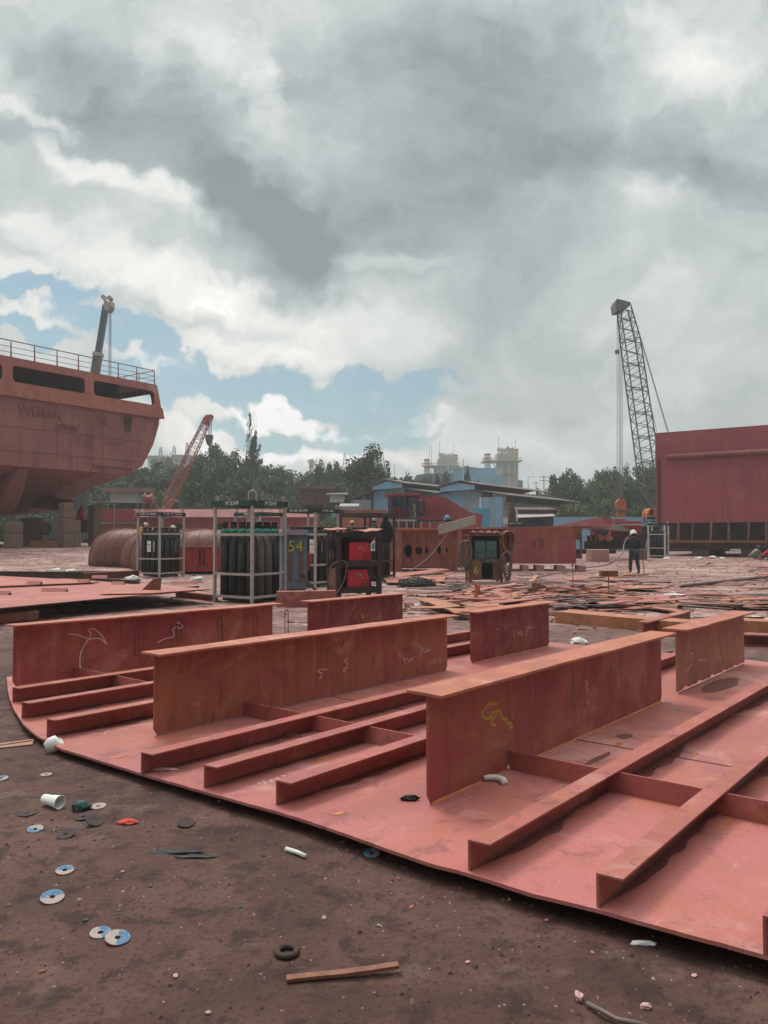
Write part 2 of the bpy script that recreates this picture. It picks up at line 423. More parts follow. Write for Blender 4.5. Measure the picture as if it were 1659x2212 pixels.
SUN_EL, SUN_AZ = 58.0, -32.0     # azimuth measured from +Y towards +X
sun = bpy.data.objects.new('sun', bpy.data.lights.new('sun', 'SUN')); COL.objects.link(sun)
sun.data.energy = 1.5; sun.data.angle = R(16); sun.data.color = (1, .95, .88)
sd = V((math.cos(R(SUN_EL)) * math.sin(R(SUN_AZ)), math.cos(R(SUN_EL)) * math.cos(R(SUN_AZ)), math.sin(R(SUN_EL))))
sun.rotation_euler = sd.to_track_quat('Z', 'Y').to_euler(); sun.location = sd * 60

world = bpy.data.worlds.new('World'); scene.world = world; world.use_nodes = True
t = NT(world.node_tree); t.n.clear()
tc = t.new('ShaderNodeTexCoord'); sep = t.new('ShaderNodeSeparateXYZ'); t.l.new(tc.outputs['Generated'], sep.inputs[0])
dx, dy, dz = sep.outputs
ay = t.math('MAXIMUM', t.math('ABSOLUTE', dy), .12)
# direction of the sky around north: P = (x / y, z / y); behind the viewer the pattern simply mirrors
PX = t.math('DIVIDE', dx, ay); PY = t.math('DIVIDE', dz, ay)
cp = t.new('ShaderNodeCombineXYZ'); t.l.new(PX, cp.inputs[0]); t.l.new(PY, cp.inputs[1])
# cloud-deck coordinates for perspective texture
zz = t.math('ADD', t.math('MAXIMUM', dz, 0.0), .22)
cd = t.new('ShaderNodeCombineXYZ'); t.l.new(t.math('DIVIDE', dx, zz), cd.inputs[0]); t.l.new(t.math('DIVIDE', dy, zz), cd.inputs[1])
deck = cd.outputs[0]
def n2d(*a, **k):
    o = t.noise(*a, **k); o.node.noise_dimensions = '2D'; return o
warp = n2d(cp.outputs[0], 3.2, 4, .6, 0, out=1)
ws = t.new('ShaderNodeVectorMath', operation='SUBTRACT'); t.l.new(warp, ws.inputs[0]); ws.inputs[1].default_value = (.5, .5, .5)
wm = t.new('ShaderNodeVectorMath', operation='MULTIPLY_ADD'); t.l.new(ws.outputs[0], wm.inputs[0]); wm.inputs[1].default_value = (.24, .17, 0); t.l.new(cp.outputs[0], wm.inputs[2])
wf = n2d(cp.outputs[0], 14.0, 4, .62, 0, out=1)
ws2 = t.new('ShaderNodeVectorMath', operation='SUBTRACT'); t.l.new(wf, ws2.inputs[0]); ws2.inputs[1].default_value = (.5, .5, .5)
wm2 = t.new('ShaderNodeVectorMath', operation='MULTIPLY_ADD'); t.l.new(ws2.outputs[0], wm2.inputs[0]); wm2.inputs[1].default_value = (.085, .06, 0); t.l.new(wm.outputs[0], wm2.inputs[2])
WP = wm2.outputs[0]
world.cycles.sampling_method = 'MANUAL'; world.cycles.sample_map_resolution = 256
def pxP(px, py):
    d = ray(px, py); return d.x / d.y, d.z / d.y
def blob(px, py, rx, ry, ang=0.0):
    """soft elliptical patch of sky; radii in picture units, returned 0..1"""
    cx, cy = pxP(px, py)
    n = t.new('ShaderNodeVectorMath', operation='SUBTRACT'); t.l.new(WP, n.inputs[0]); n.inputs[1].default_value = (cx, cy, 0)
    m = t.mapping(n.outputs[0], (1, 1, 1), rot=(0, 0, R(-ang)))
    m2 = t.new('ShaderNodeVectorMath', operation='MULTIPLY'); t.l.new(m, m2.inputs[0]); m2.inputs[1].default_value = (F / rx, F / ry, 0)
    l = t.new('ShaderNodeVectorMath', operation='LENGTH'); t.l.new(m2.outputs[0], l.inputs[0])
    return t.ramp(l.outputs['Value'], 1.25, .25)
def total(lst):
    out = None
    for w, a in lst:
        b = t.math('MULTIPLY', blob(*a), w)
        out = b if out is None else t.math('ADD', out, b)
    return out
n_big = n2d(WP, 2.6, 6, .58, .3); n_mid = n2d(WP, 7.5, 6, .62, .4); n_deck = n2d(deck, 1.3, 5, .6, .5)
n_puff = n2d(t.mapping(WP, (1, 1.7, 1)), 13.0, 5, .6, .2)
dark = total([(1.05, (600, 490, 310, 150, -20)), (.70, (330, 290, 400, 120, -36)), (.60, (850, 430, 260, 120, 14)), (.48, (1250, 320, 420, 120, -8)),
              (.45, (1580, 420, 220, 90, -10)), (.55, (40, 270, 150, 50, -20)), (.36, (860, 220, 460, 170, 0)), (.3, (1050, 520, 260, 130, 0)), (.22, (1150, 740, 260, 200, 0)), (.12, (1480, 850, 330, 300, 0)), (.35, (180, 110, 260, 80, -20)), (.55, (690, 570, 150, 70, 4)), (.3, (1000, 120, 300, 120, 0))])
light = total([(.75, (210, 370, 230, 42, -30)), (.45, (70, 235, 170, 28, -20)), (.85, (430, 655, 330, 58, -16)), (.6, (120, 505, 150, 42, -8)), (.6, (1420, 420, 120, 70, -15)),
              (.6, (1500, 90, 190, 100, -30)), (.95, (640, 905, 230, 28, -12)), (.8, (420, 930, 110, 50, 10)), (.5, (800, 585, 110, 30, 8)), (.5, (590, 190, 50, 130, 20)),
              (.3, (800, 720, 150, 90, 0)), (.5, (1080, 960, 330, 70, 0)), (.75, (560, 775, 250, 34, -6)), (.6, (380, 800, 120, 18, -10)), (.5, (60, 690, 150, 22, -6)), (.25, (1440, 640, 120, 60, 0)), (.8, (620, 985, 330, 26, -3)), (.5, (20, 590, 160, 40, -14)), (.3, (430, 100, 160, 60, -20)), (.4, (740, 880, 90, 10, -4)), (.5, (900, 930, 140, 14, 6))])
blue = total([(1.1, (90, 645, 200, 24, -6)), (1.1, (290, 735, 190, 34, -18)), (1.2, (470, 835, 300, 40, -8)), (1.2, (610, 945, 200, 34, -14)), (1.2, (760, 865, 230, 48, -6)), (1.1, (880, 945, 130, 44, 0)), (.8, (60, 725, 120, 22, -10)), (1.0, (330, 860, 150, 40, 0)), (.8, (900, 820, 120, 30, 0))])
# brightness of the cloud
val = t.math('ADD', t.math('MULTIPLY_ADD', n_big, .55, .24), t.math('MULTIPLY_ADD', n_mid, .32, -.16))
val = t.math('ADD', val, t.math('MULTIPLY_ADD', n_deck, .2, -.1))
val = t.math('SUBTRACT', val, t.math('MULTIPLY', dark, .42)); val = t.math('ADD', val, t.math('MULTIPLY', light, .40))
val = t.math('ADD', val, t.math('MULTIPLY', t.math('MULTIPLY_ADD', n_puff, 1.0, -.5), .16))
val = t.math('MULTIPLY_ADD', val, 1.15, -.06)
val = t.math('ADD', val, t.math('MULTIPLY_ADD', n_puff, .08, -.04))
cr = t.new('ShaderNodeValToRGB'); t.l.new(val, cr.inputs[0]); e = cr.color_ramp
e.elements[0].position = -.0; e.elements[0].color = (.215, .245, .26, 1)
k = e.elements.new(.14); k.color = (.30, .338, .352, 1)
e.elements[1].position = .95; e.elements[1].color = (.90, .87, .83, 1)
k = e.elements.new(.34); k.color = (.375, .425, .435, 1)
k = e.elements.new(.55); k.color = (.53, .58, .575, 1)
k = e.elements.new(.75); k.color = (.72, .735, .715, 1)
# unseen sky gain, shaped to darken the webs: brighter overhead, darker behind and right
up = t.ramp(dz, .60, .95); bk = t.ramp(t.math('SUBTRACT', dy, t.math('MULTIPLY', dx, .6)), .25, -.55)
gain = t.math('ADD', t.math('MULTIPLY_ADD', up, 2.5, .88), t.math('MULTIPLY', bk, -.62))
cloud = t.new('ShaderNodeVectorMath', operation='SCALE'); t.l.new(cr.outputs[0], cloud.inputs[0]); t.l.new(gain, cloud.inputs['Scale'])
sky = t.new('ShaderNodeTexSky', sky_type='NISHITA'); sky.sun_disc = False
sky.sun_elevation = R(SUN_EL); sky.sun_rotation = R(SUN_AZ); sky.air_density = 1.0; sky.dust_density = 1.5; sky.ozone_density = 1.3
gapm = t.math('ADD', blue, t.math('MULTIPLY_ADD', n_puff, 1.9, -1.15)); gapm = t.math('SUBTRACT', gapm, t.math('MULTIPLY', dark, .8)); gapm = t.math('ADD', gapm, t.math('MULTIPLY_ADD', n_mid, .9, -.45)); gapm = t.math('SUBTRACT', gapm, t.math('MULTIPLY', light, .62))
gapm = t.math('MULTIPLY', t.math('MULTIPLY', t.ramp(gapm, -.25, .55), t.ramp(blue, .04, .30)), .88)
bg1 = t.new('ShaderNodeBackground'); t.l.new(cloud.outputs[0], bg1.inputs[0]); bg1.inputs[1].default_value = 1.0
bg2 = t.new('ShaderNodeBackground'); t.l.new(t.mix(1.0, sky.outputs[0], (.95, 1.32, 1.28), 'MULTIPLY'), bg2.inputs[0]); bg2.inputs[1].default_value = .052
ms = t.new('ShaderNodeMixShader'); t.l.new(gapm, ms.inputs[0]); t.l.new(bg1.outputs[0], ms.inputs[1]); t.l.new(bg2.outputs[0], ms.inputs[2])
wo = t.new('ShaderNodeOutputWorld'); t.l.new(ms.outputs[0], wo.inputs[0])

# ------------------------------------------------------------------ the yard
def ground_material():
    m, t, b, vec, rnd, tc = newmat('yard_soil')
    P = tc.outputs['Object']; s = t.new('ShaderNodeSeparateXYZ'); t.l.new(P, s.inputs[0])
    nl = t.noise(P, .16, 6, .6, .6); nm = t.noise(P, .9, 8, .62, .5); nf = t.noise(P, 5.5, 9, .65, .3); ng = t.noise(P, 42, 5, .65)
    # damp dark earth by the track, paint dust and rust scale where the plates are cut
    dist = t.math('ADD', t.math('MULTIPLY_ADD', s.outputs[0], .20, s.outputs[1]), t.math('MULTIPLY_ADD', nl, 7.0, -3.5))
    dusty = t.ramp(dist, 7.0, 19.0)
    col = t.mix(t.ramp(nm, .36, .66), (.067, .030, .0235), (.130, .062, .048))
    col2 = t.mix(t.ramp(nm, .36, .66), (.29, .148, .128), (.48, .285, .25))
    # streaks of swept dust in the worked yard
    st = t.noise(t.mapping(P, (.28, .75, 1), rot=(0, 0, .25)), 1.0, 9, .62, 1.8)
    col2 = t.mix(t.math('MULTIPLY', t.ramp(st, .49, .56), .8), col2, (.21, .105, .09))
    st2 = t.noise(t.mapping(P, (.2, .6, 1), (7, 3, 0), (0, 0, -.2)), 1.0, 9, .62, 1.5)
    col2 = t.mix(t.math('MULTIPLY', t.ramp(st2, .52, .60), .75), col2, (.55, .375, .335))
    col = t.mix(dusty, col, col2)
    col = t.mix(t.math('MULTIPLY', t.ramp(nf, .50, .62), .75), col, (.036, .018, .015))
    col = t.mix(t.math('MULTIPLY', t.ramp(t.noise(t.mapping(P, loc=(4, 4, 4)), 2.4, 9, .68), .54, .68), .6), col, (.17, .10, .078))
    col = t.mix(t.math('MULTIPLY', t.ramp(ng, .52, .66), .75), col, (.032, .017, .014))
    vor = t.new('ShaderNodeTexVoronoi'); t.l.new(P, vor.inputs['Vector']); vor.inputs['Scale'].default_value = 30
    vs = t.new('ShaderNodeSeparateColor'); t.l.new(vor.outputs['Color'], vs.inputs[0])
    speck = t.math('MULTIPLY', t.ramp(vor.outputs['Distance'], .20, .08), t.math('GREATER_THAN', vs.outputs[0], .86))
    col = t.mix(t.math('MULTIPLY', speck, .75), col, (.36, .27, .22))
    far = t.ramp(s.outputs[1], 62, 90); col = t.mix(far, col, (.06, .065, .04))
    t.l.new(col, b.inputs['Base Color'])
    t.l.new(t.math('MULTIPLY_ADD', nf, .3, .6), b.inputs['Roughness']); b.inputs['Specular IOR Level'].default_value = .25
    bump(t, b, t.math('ADD', t.math('MULTIPLY', nf, 1.0), t.math('MULTIPLY', ng, .45)), .95, .03)
    return m
M_['soil'] = ground_material()
mb = MB()
ys = [-40, -15, -6, -2, -.5, .6, 1.1]
y = 1.5
while y < 12: ys.append(y); y += .07
while y < 60: ys.append(y); y *= 1.022
while y < 1500: ys.append(y); y *= 1.16
NX = 130; rows = []
for y in ys:
    w = 7 + 1.15 * max(y, 0); row = []
    for i in range(NX + 1):
        q = i / NX * 2 - 1; x = w * (q * .55 + .45 * q ** 3)
        row.append(mb.bm.verts.new((x, y, gz(x, y) if y < 130 else 0)))
    rows.append(row)
for A, B in zip(rows, rows[1:]):
    for i in range(NX): mb.face([A[i], A[i + 1], B[i + 1], B[i]])
struct(mb.build('ground', M_['soil'], smooth=True))

# gravel and paint flakes pressed into the earth beside the track
mb = MB(); rg = random.Random(3)
for i in range(9000):
    y = 1.75 + 7.5 * rg.random() ** 1.6; x = rg.uniform(-.62, .62) * (y + .5)
    s = rg.choice((.002, .003, .004, .005, .006, .010)) * rg.uniform(.7, 1.5); z = gz(x, y)
    mb.mi = rg.choices((0, 1, 2, 3), (60, 22, 12, 6))[0]
    a = rg.uniform(0, 6.28); k = [(math.cos(a + q * 2.09), math.sin(a + q * 2.09)) for q in range(3)]
    top = (x + rg.uniform(-.3, .3) * s, y + rg.uniform(-.3, .3) * s, z + s * rg.uniform(.4, .9))
    base = [(x + c * s * rg.uniform(.7, 1.6), y + d * s * rg.uniform(.7, 1.6), z - .002) for c, d in k]
    T = mb.v(top); B = [mb.v(p) for p in base]
    for q in range(3): mb.face([B[q], B[(q + 1) % 3], T])
g = mb.build('gravel', [plain('grit', (.10, .06, .05), .9, .3, 5), plain('pale_grit', (.2, .14, .115), .9, .3, 5), plain('dark_grit', (.04, .025, .022), .9, .3, 5), plain('paint_flake', (.42, .36, .32), .8, .3, 5)])
tag(g, 'loose grit and small pale chips scattered over the dark earth of the foreground', 'gravel', kind='stuff')

# ------------------------------------------------------------------ the welded deck panel
PZ0, PSL = .085, -.0095
def pplane(x, y): return PZ0 + PSL * (y - 2.6)
pu = V((.635, .772, PSL * .772)).normalized(); pn = V((0, -PSL, 1)).normalized(); pv = pn.cross(pu).normalized()
d0 = ray(600, 1755); O_ = V((0, 2.6, PZ0)); tt = (O_ - CAM).dot(pn) / d0.dot(pn); PO = CAM + d0 * tt
PM = Matrix((pu, pv, pn)).transposed().to_4x4(); PM.translation = PO; PMI = PM.inverted()
def PL(px, py, zl=0.0):
    d = ray(px, py); o = PO + pn * zl
    q = CAM + d * ((o - CAM).dot(pn) / d.dot(pn)); r = PMI @ q
    return r.x, r.y
panel = thing('welded_deck_panel', 'large pinkish red deck panel with tall T girders and low stiffeners, in the foreground', 'steel panel', M=PM)
# outline of the plate
edge = [PL(*p) for p in ((2080, 2186), (1659, 2064), (1288, 1963), (1152, 1930), (1013, 1887), (930, 1865), (823, 1829), (716, 1790), (597, 1752), (440, 1709), (304, 1670), (132, 1617), (84, 1592), (50, 1563), (28, 1530), (17, 1492), (14, 1462))]
ulen = PL(1606, 1425)[0]
vl = edge[-1][1] + .12; vr = edge[0][1]
fine = []
for (a0, b0), (a1, b1) in zip(edge, edge[1:]):
    n = max(1, int(math.hypot(a1 - a0, b1 - b0) / .05))
    for i in range(n):
        q = i / n; u_, v_ = a0 + (a1 - a0) * q, b0 + (b1 - b0) * q
        fine.append((u_ + .009 * mnoise.noise(V((v_ * 2.3, u_ * 2.3, 1))) + .004 * mnoise.noise(V((v_ * 11, u_ * 11, 4))), v_))
outline = fine + [edge[-1]] + [(edge[-1][0] + .5, vl), (ulen, vl), (ulen, vr)]
mb = MB(); mb.prism(outline, -.016, 0)
bp = mb.build('base_plate', M_['plate'], panel)

GH, GT, FW, FT = .60, .014, .24, .016; rng_f = random.Random(6)
def girder(near, far, mat, label, h=GH, fw=FW, scall=False):
    (u0, v0), (u1, v1) = near, far; v = (v0 + v1) / 2
    mb = MB()
    if scall:   # saw-toothed lower edge
        pts = [(u0, v, .02)]
        n = 11
        for i in range(1, n): pts += [(u0 + (u1 - u0) * (i - .3) / n, v, .02), (u0 + (u1 - u0) * i / n, v, .045 if i % 2 else .03)]
        pts += [(u1, v, .02), (u1, v, h), (u0, v, h)]
    else:
        pts = [(u0 + .035, v, 0), (u1 - .03, v, 0), (u1, v, .05), (u1, v, h), (u0, v, h), (u0, v, .05)]
    mb.extr([(p[0], p[1] - GT / 2, p[2]) for p in pts], (0, GT, 0))
    w = mb.build('girder', mat, panel); w['label'] = label
    mb = MB(); N = 44; prev = None; ph = rng_f.uniform(0, 90)
    for i in range(N + 1):   # flame cut flange, a little wavy along both edges
        u = u0 - .035 + (u1 - u0 + .125) * i / N; w0 = .006 * mnoise.noise(V((u * 3, ph, 0))) + .003 * mnoise.noise(V((u * 14, ph, 2))); w1 = .006 * mnoise.noise(V((u * 3, ph, 9))) + .003 * mnoise.noise(V((u * 14, ph, 7)))
        z0_ = h + .0005; dz_a = .006 * mnoise.noise(V((u * 1.5, ph, 4))); dz_b = .006 * mnoise.noise(V((u * 1.5, ph, 14)))
        c = [mb.v((u, v - fw / 2 + w0, z0_ + dz_a)), mb.v((u, v, z0_)), mb.v((u, v + fw / 2 + w1, z0_ + dz_b)), mb.v((u, v + fw / 2 + w1, z0_ + dz_b + FT)), mb.v((u, v, z0_ + FT)), mb.v((u, v - fw / 2 + w0, z0_ + dz_a + FT))]
        if prev:
            for q in range(6): mb.face([prev[q], prev[(q + 1) % 6], c[(q + 1) % 6], c[q]])
        else: mb.face(c)
        prev = c
    mb.face(prev[::-1])
    mb.build('flange', M_['flange'], w)
    mb = MB()
    mb.extr([(u0 + .03, v - GT / 2, 0), (u0 + .03, v - GT / 2 - .010, 0), (u0 + .03, v - GT / 2, .010)], (u1 - u0 - .06, 0, 0))
    mb.build('weld_seam', M_['edge_rust'] if mat is M_['web'] or mat is M_['web_dark'] else M_['weldseam'], w)
    return w, u0, u1, v, h
def far_u(px, py, h=GH): return PL(px, py, h + FT)
g3 = girder(PL(915, 1737), PL(1434, 1515), M_['web'], 'dull red girder nearest the viewer with a yellow scrawl')
g2 = girder(PL(338, 1592), PL(959, 1447), M_['web_rust'], 'orange brown rusted girder in the middle of the panel')
n1 = PL(27, 1484); g1 = girder(n1, (n1[0] + 3.45, n1[1]), M_['web'], 'dull red girder at the far left edge with white chalk loops')
n5 = PL(1005, 1432); f5 = PL(1196, 1397); g5 = girder(n5, f5, M_['web_dark'], 'dark red girder behind the middle one with chipped paint')
n7 = PL(1468, 1500); f7 = PL(1602, 1434); g7 = girder(n7, f7, M_['web_wood'], 'orange rusted girder at the right with a scalloped weld', scall=True)
n4u = g1[2] + .62; g4 = girder((n4u, g1[3] - .05), (n4u + 2.15, g1[3] - .05), M_['web_dark'], 'dark red girder at the back with yellow marks')

SH, SW = .125, .10; rw = random.Random(4)
def stiffener(near, u1, h=SH):
    u0, v = near; mb = MB()
    mb.bx(u0, u1, v - .005, v + .005, 0, h)
    mb.extr([(u0 + .0, v + .005, h), (u0 + .012, v - SW, h), (u0 + .012, v - SW, h + .009), (u0, v + .005, h + .009)], (u1 - u0, 0, 0))
    s = mb.build('stiffener', M_['stiff'], panel)
    mb = MB(); N = 60
    for i in range(N):   # lumpy stitch of weld along the foot
        a = u0 + (u1 - u0) * i / N; b = u0 + (u1 - u0) * (i + 1) / N; q = .006 + .004 * rw.random()
        mb.extr([(a, v - .005, 0), (a, v - .005 - q, 0), (a, v - .005, q)], (b - a, 0, 0))
    mb.build('weld_seam', M_['weldseam'], s)
    return s
sn = [PL(*p) for p in ((27, 1517), (47, 1552), (101, 1592), (305, 1672), (441, 1702), (597, 1739), (1013, 1881), (1291, 1961), (1652, 2063))]
for i, p in enumerate(sn): stiffener(p, ulen - .06 - .05 * (i % 3))
stiffener((PL(1750, 2130)[0], sn[8][1] - (sn[7][1] - sn[8][1]) * 1.0), ulen - .1)
# transverse flat bars, pieces between the stiffeners
def crossbars(u, vs):
    vs = sorted(vs)
    for a, b in zip(vs, vs[1:]):
        mb = MB(); mb.bx(u - .005, u + .005, a + .012, b - .012, 0, SH - .006)
        mb.build('cross_bar', M_['stiff'], panel)
ub = PL(1100, 1662)[0]
crossbars(ub, [g3[3], sn[6][1], sn[7][1], sn[8][1], sn[8][1] - .75])
ub2 = PL(537, 1548)[0]
crossbars(ub2, [g2[3], sn[3][1], sn[4][1], sn[5][1]])
ub3 = PL(195, 1473)[0]
crossbars(ub3, [g1[3], sn[0][1], sn[1][1]])
# seam of the plating and rough rust flecks and stains along the stiffeners
mb = MB(); us = PL(1200, 1590)[0]; mb.bx(us - .006, us + .006, vr + .02, g2[3] - .02, .0005, .004); mb.build('weld_seam', M_['weldseam'], bp)
rs = random.Random(11)
def patch(mb, u, v, ru, rv, z=.0016, n=14):
    ph = rs.uniform(0, 9)
    pts = []
    for k in range(n):
        a = 2 * math.pi * k / n; q = 1 + .35 * mnoise.noise(V((math.cos(a) * 1.3 + ph, math.sin(a) * 1.3, ph)))
        pts.append(mb.v((u + ru * q * math.cos(a), v + rv * q * math.sin(a), z)))
    mb.face(pts)
for p, a, b, m, nm in [((820, 1545), .10, .012, 'edge_rust', 'rust_fleck'), ((690, 1640), .10, .012, 'edge_rust', 'rust_fleck')] + [(p, a, b, 'edge_rust', 'rust_fleck') for p, a, b in (((733, 1757), .035, .02), ((1415, 1590), .05, .02), ((1335, 1608), .07, .02), ((1575, 1775), .05, .015), ((265, 1634), .07, .02), ((335, 1643), .05, .03), ((1040, 1812), .02, .02), ((1575, 1505), .08, .02), ((1500, 1630), .06, .012), ((862, 1555), .03, .014))] + [((1560, 1480), .5, .12, 'stain', 'dirt_stain'), ((1350, 1590), .10, .05, 'stain', 'dirt_stain'), ((1290, 1640), .25, .025, 'stain', 'dirt_stain')]:
    mb = MB(); u, v = PL(*p); patch(mb, u, v, a, b, .0022); mb.build(nm, M_[m], bp)
for i, q in enumerate(sn):   # wet dirt gathered along the side of the stiffeners, one ragged sheet each
    ph = rs.uniform(0, 50); prev = None; mb = MB(); u = q[0] + (.12 if i > 2 else .05); u1 = ulen - .4
    while u < u1:
        wd = .05 + .13 * max(-.25, mnoise.noise(V((u * 1.1, ph, 0)))) + .05 * mnoise.noise(V((u * 6, ph, 3)))
        wd = max(.006, wd) * min(1, (u - q[0]) * 1.5); c = (mb.v((u, q[1] - .008, .0012)), mb.v((u, q[1] - .012 - wd, .0012)))
        if prev: mb.face([prev[0], prev[1], c[1], c[0]])
        prev = c; u += .05
    mb.build('dirt_stain', M_['stain'], bp)

# chalk, paint and burnt marks on the webs (their side that faces the viewer)
def webpt(G, px, py):
    w, u0, u1, v, h = G; n = pv; o = PM @ V((0, v - GT / 2 - .0015, 0)); d = ray(px, py)
    return PMI @ (CAM + d * ((o - CAM).dot(n) / d.dot(n)))
def smoothline(pts, k=4):
    out = []
    for i in range(len(pts) - 1):
        p0 = pts[max(0, i - 1)]; p1 = pts[i]; p2 = pts[i + 1]; p3 = pts[min(len(pts) - 1, i + 2)]
        for j in range(k):
            s = j / k
            out.append(tuple(.5 * ((2 * b) + (-a + c) * s + (2 * a - 5 * b + 4 * c - d) * s * s + (-a + 3 * b - 3 * c + d) * s ** 3) for a, b, c, d in zip(p0, p1, p2, p3)))
    out.append(pts[-1]); return out
def ribbon(mb, pts, r, nrm, side):
    """flat brush stroke"""
    prev = None
    for i, p in enumerate(pts):
        a = pts[max(0, i - 1)]; b = pts[min(len(pts) - 1, i + 1)]
        d = (V(b) - V(a)); d = d.normalized() if d.length > 1e-6 else V((1, 0, 0))
        s = d.cross(V(nrm)).normalized() * r * rs.uniform(.75, 1.2)
        c = (mb.v(V(p) - s), mb.v(V(p) + s))
        if prev: mb.face([prev[0], prev[1], c[1], c[0]])
        prev = c
def webmarks(G, strokes, mat, r=.006, name='chalk_mark', smooth=True):
    for st in strokes:
        mb = MB(); pts = smoothline(st) if smooth and len(st) > 2 else st
        ribbon(mb, [webpt(G, *p) for p in pts], r, (0, 1, 0), 1); mb.build(name, mat, G[0])
def z8(s): return [(x * .7836 / 1.8228, (2350 + y * .7836) / 1.8228) for x, y in s]
def z1(s): return [((900 + x * .663) / 1.8228, (2300 + y * .663) / 1.8228) for x, y in s]
def z2(s): return [((1900 + x * .6775) / 1.8228, (2400 + y * .6775) / 1.8228) for x, y in s]
webmarks(g1, [z8([(345, 188), (385, 190), (420, 202), (450, 212), (490, 208), (520, 222), (537, 240)]), z8([(537, 240), (515, 200), (480, 165), (455, 162), (447, 172), (456, 185), (450, 210), (425, 240), (405, 290), (402, 340), (410, 378)]),
              z8([(790, 230), (830, 210), (868, 202), (875, 185), (868, 165), (885, 152), (910, 158), (917, 148), (905, 133), (885, 130)])], M_['chalk'], .007)
def slot(cx, y0, y1, w): return rr_(cx, y0, y1, w)
def rr_(cx, y0, y1, w):
    pts = []
    for k in range(7): a = math.pi * k / 6; pts.append((cx + w * math.cos(a), y0 - w * math.sin(a) + w))
    for k in range(7): a = math.pi + math.pi * k / 6; pts.append((cx + w * math.cos(a), y1 - w * math.sin(a) - w))
    return pts + [pts[0]]
webmarks(g1, [rr_(295, 1351, 1415, 4), rr_(386, 1335, 1388, 5), rr_(475, 1334, 1390, 4.5), rr_(552, 1326, 1382, 4), rr_(619, 1318, 1375, 3.5)], M_['slot'], .008, 'burn_mark', False)
webmarks(g2, [z1([(583, 507), (545, 508), (535, 520), (550, 530), (552, 548), (538, 564)]), z1([(708, 445), (690, 452), (702, 470), (705, 490), (690, 503), (683, 516), (697, 522)]),
              z1([(1040, 440), (1048, 460), (1050, 475), (1046, 440)]), z1([(1062, 440), (1072, 462), (1082, 440), (1090, 456), (1097, 432)]), z1([(1140, 355), (1142, 390), (1145, 432)]),
              z1([(1150, 375), (1155, 405)]), z1([(1165, 372), (1160, 395), (1172, 405), (1178, 380), (1184, 400), (1200, 385)])], M_['chalk'], .005)
webmarks(g3, [z2([(88, 548), (40, 550), (5, 590), (5, 625), (40, 632), (60, 600), (95, 590), (70, 620), (50, 660), (75, 672)]), z2([(75, 615), (100, 590), (120, 640), (140, 630), (145, 665), (165, 660), (160, 690), (178, 678)]),
              z2([(598, 418), (612, 430), (600, 450), (612, 470), (600, 490)]), z2([(605, 520), (612, 555)])], M_['yellow'], .008, 'paint_mark')
webmarks(g3, [z2([(527, 420), (530, 470), (532, 560)])], M_['stain'], .02, 'burn_mark', False)
webmarks(g5, [z2([(180, 120), (182, 160)]), z2([(205, 130), (212, 145), (220, 125), (228, 150), (236, 128)]), z2([(255, 100), (258, 150)]), z2([(258, 105), (275, 100), (268, 118)]), z2([(275, 110), (285, 102), (297, 108)]), z2([(78, 118), (86, 112)])], M_['chalk'], .005)
webmarks(g7, [z2([(1225, 250), (1205, 262), (1215, 280), (1210, 305)]), z2([(1252, 293), (1270, 290), (1280, 280), (1268, 300), (1290, 292), (1300, 280)]), z2([(1180, 355), (1200, 345), (1215, 318)])], M_['chalk'], .005)
webmarks(g7, [z2([(1375, 268), (1390, 285)]), z2([(1410, 230), (1418, 262)]), z2([(1470, 205), (1472, 225)])], M_['yellow'], .006, 'paint_mark')
webmarks(g4, [z1([(1045, 125), (1060, 118), (1064, 135), (1045, 145), (1052, 128)]), z1([(1030, 165), (1040, 150), (1042, 175), (1030, 182)]), z1([(792, 180), (802, 178), (804, 192), (790, 196), (792, 180)]), z1([(797, 195), (797, 212)])], M_['yellow'], .007, 'paint_mark')
webmarks(g4, [rr_(763, 1322, 1352, 3)], M_['slot'], .01, 'burn_mark', False)
# faint chalk on the plate
for st in (z1([(345, 1128), (372, 1128)]), z1([(310, 1140), (335, 1138), (320, 1150)]), z1([(285, 1150), (300, 1165), (265, 1160)]), z1([(245, 1160), (262, 1180), (235, 1172)]), z1([(200, 1165), (225, 1190)]), z1([(170, 1180), (195, 1192)]),
           z8([(520, 695), (540, 675)]), z8([(545, 700), (600, 690), (620, 700)]), z8([(640, 690), (700, 680)])):
    mb = MB(); ribbon(mb, [V((*PL(*p), .002)) for p in smoothline(st)], .006, (0, 0, 1), 1); mb.build('chalk_mark', M_['chalkdim'], bp)

# things lying on the panel
def on_panel(px, py, dz=0.0):
    u, v = PL(px, py); return PM @ V((u, v, dz))
def crumple(mb, c, s, rng, squash=.5, n=2):
    b2 = bmesh.new(); bmesh.ops.create_icosphere(b2, subdivisions=n, radius=1.0); ph = V((rng.uniform(0, 50), rng.uniform(0, 50), 1)); mp = {}
    for vv in b2.verts:
        q = vv.co.copy(); k = 1 + .55 * mnoise.noise(q * 1.4 + ph) + .25 * mnoise.noise(q * 3.3 + ph)
        q = V((q.x * k * s[0], q.y * k * s[1], max(q.z, -.6) * k * s[2])); mp[vv] = mb.v(V(c) + q)
    for f in b2.faces: mb.face([mp[q] for q in f.verts])
    b2.free()
p = on_panel(1072, 1692)
t_ = tag(MB().build('x', M_['paper']), 'x', 'x'); bpy.data.objects.remove(t_)
def solid(name, mb, mat, loc, label, cat, group=None, rotz=0, smooth=False):
    o = mb.build(name, mat, None, smooth); o.location = loc; o.rotation_euler = (0, 0, rotz); return tag(o, label, cat, group)
mb = MB(); mb.path([(-.07, .035, .02), (-.03, .045, .022), (.015, .03, .022), (.04, -.005, .02), (.042, -.045, .018)], .015, 10, r1=.022)
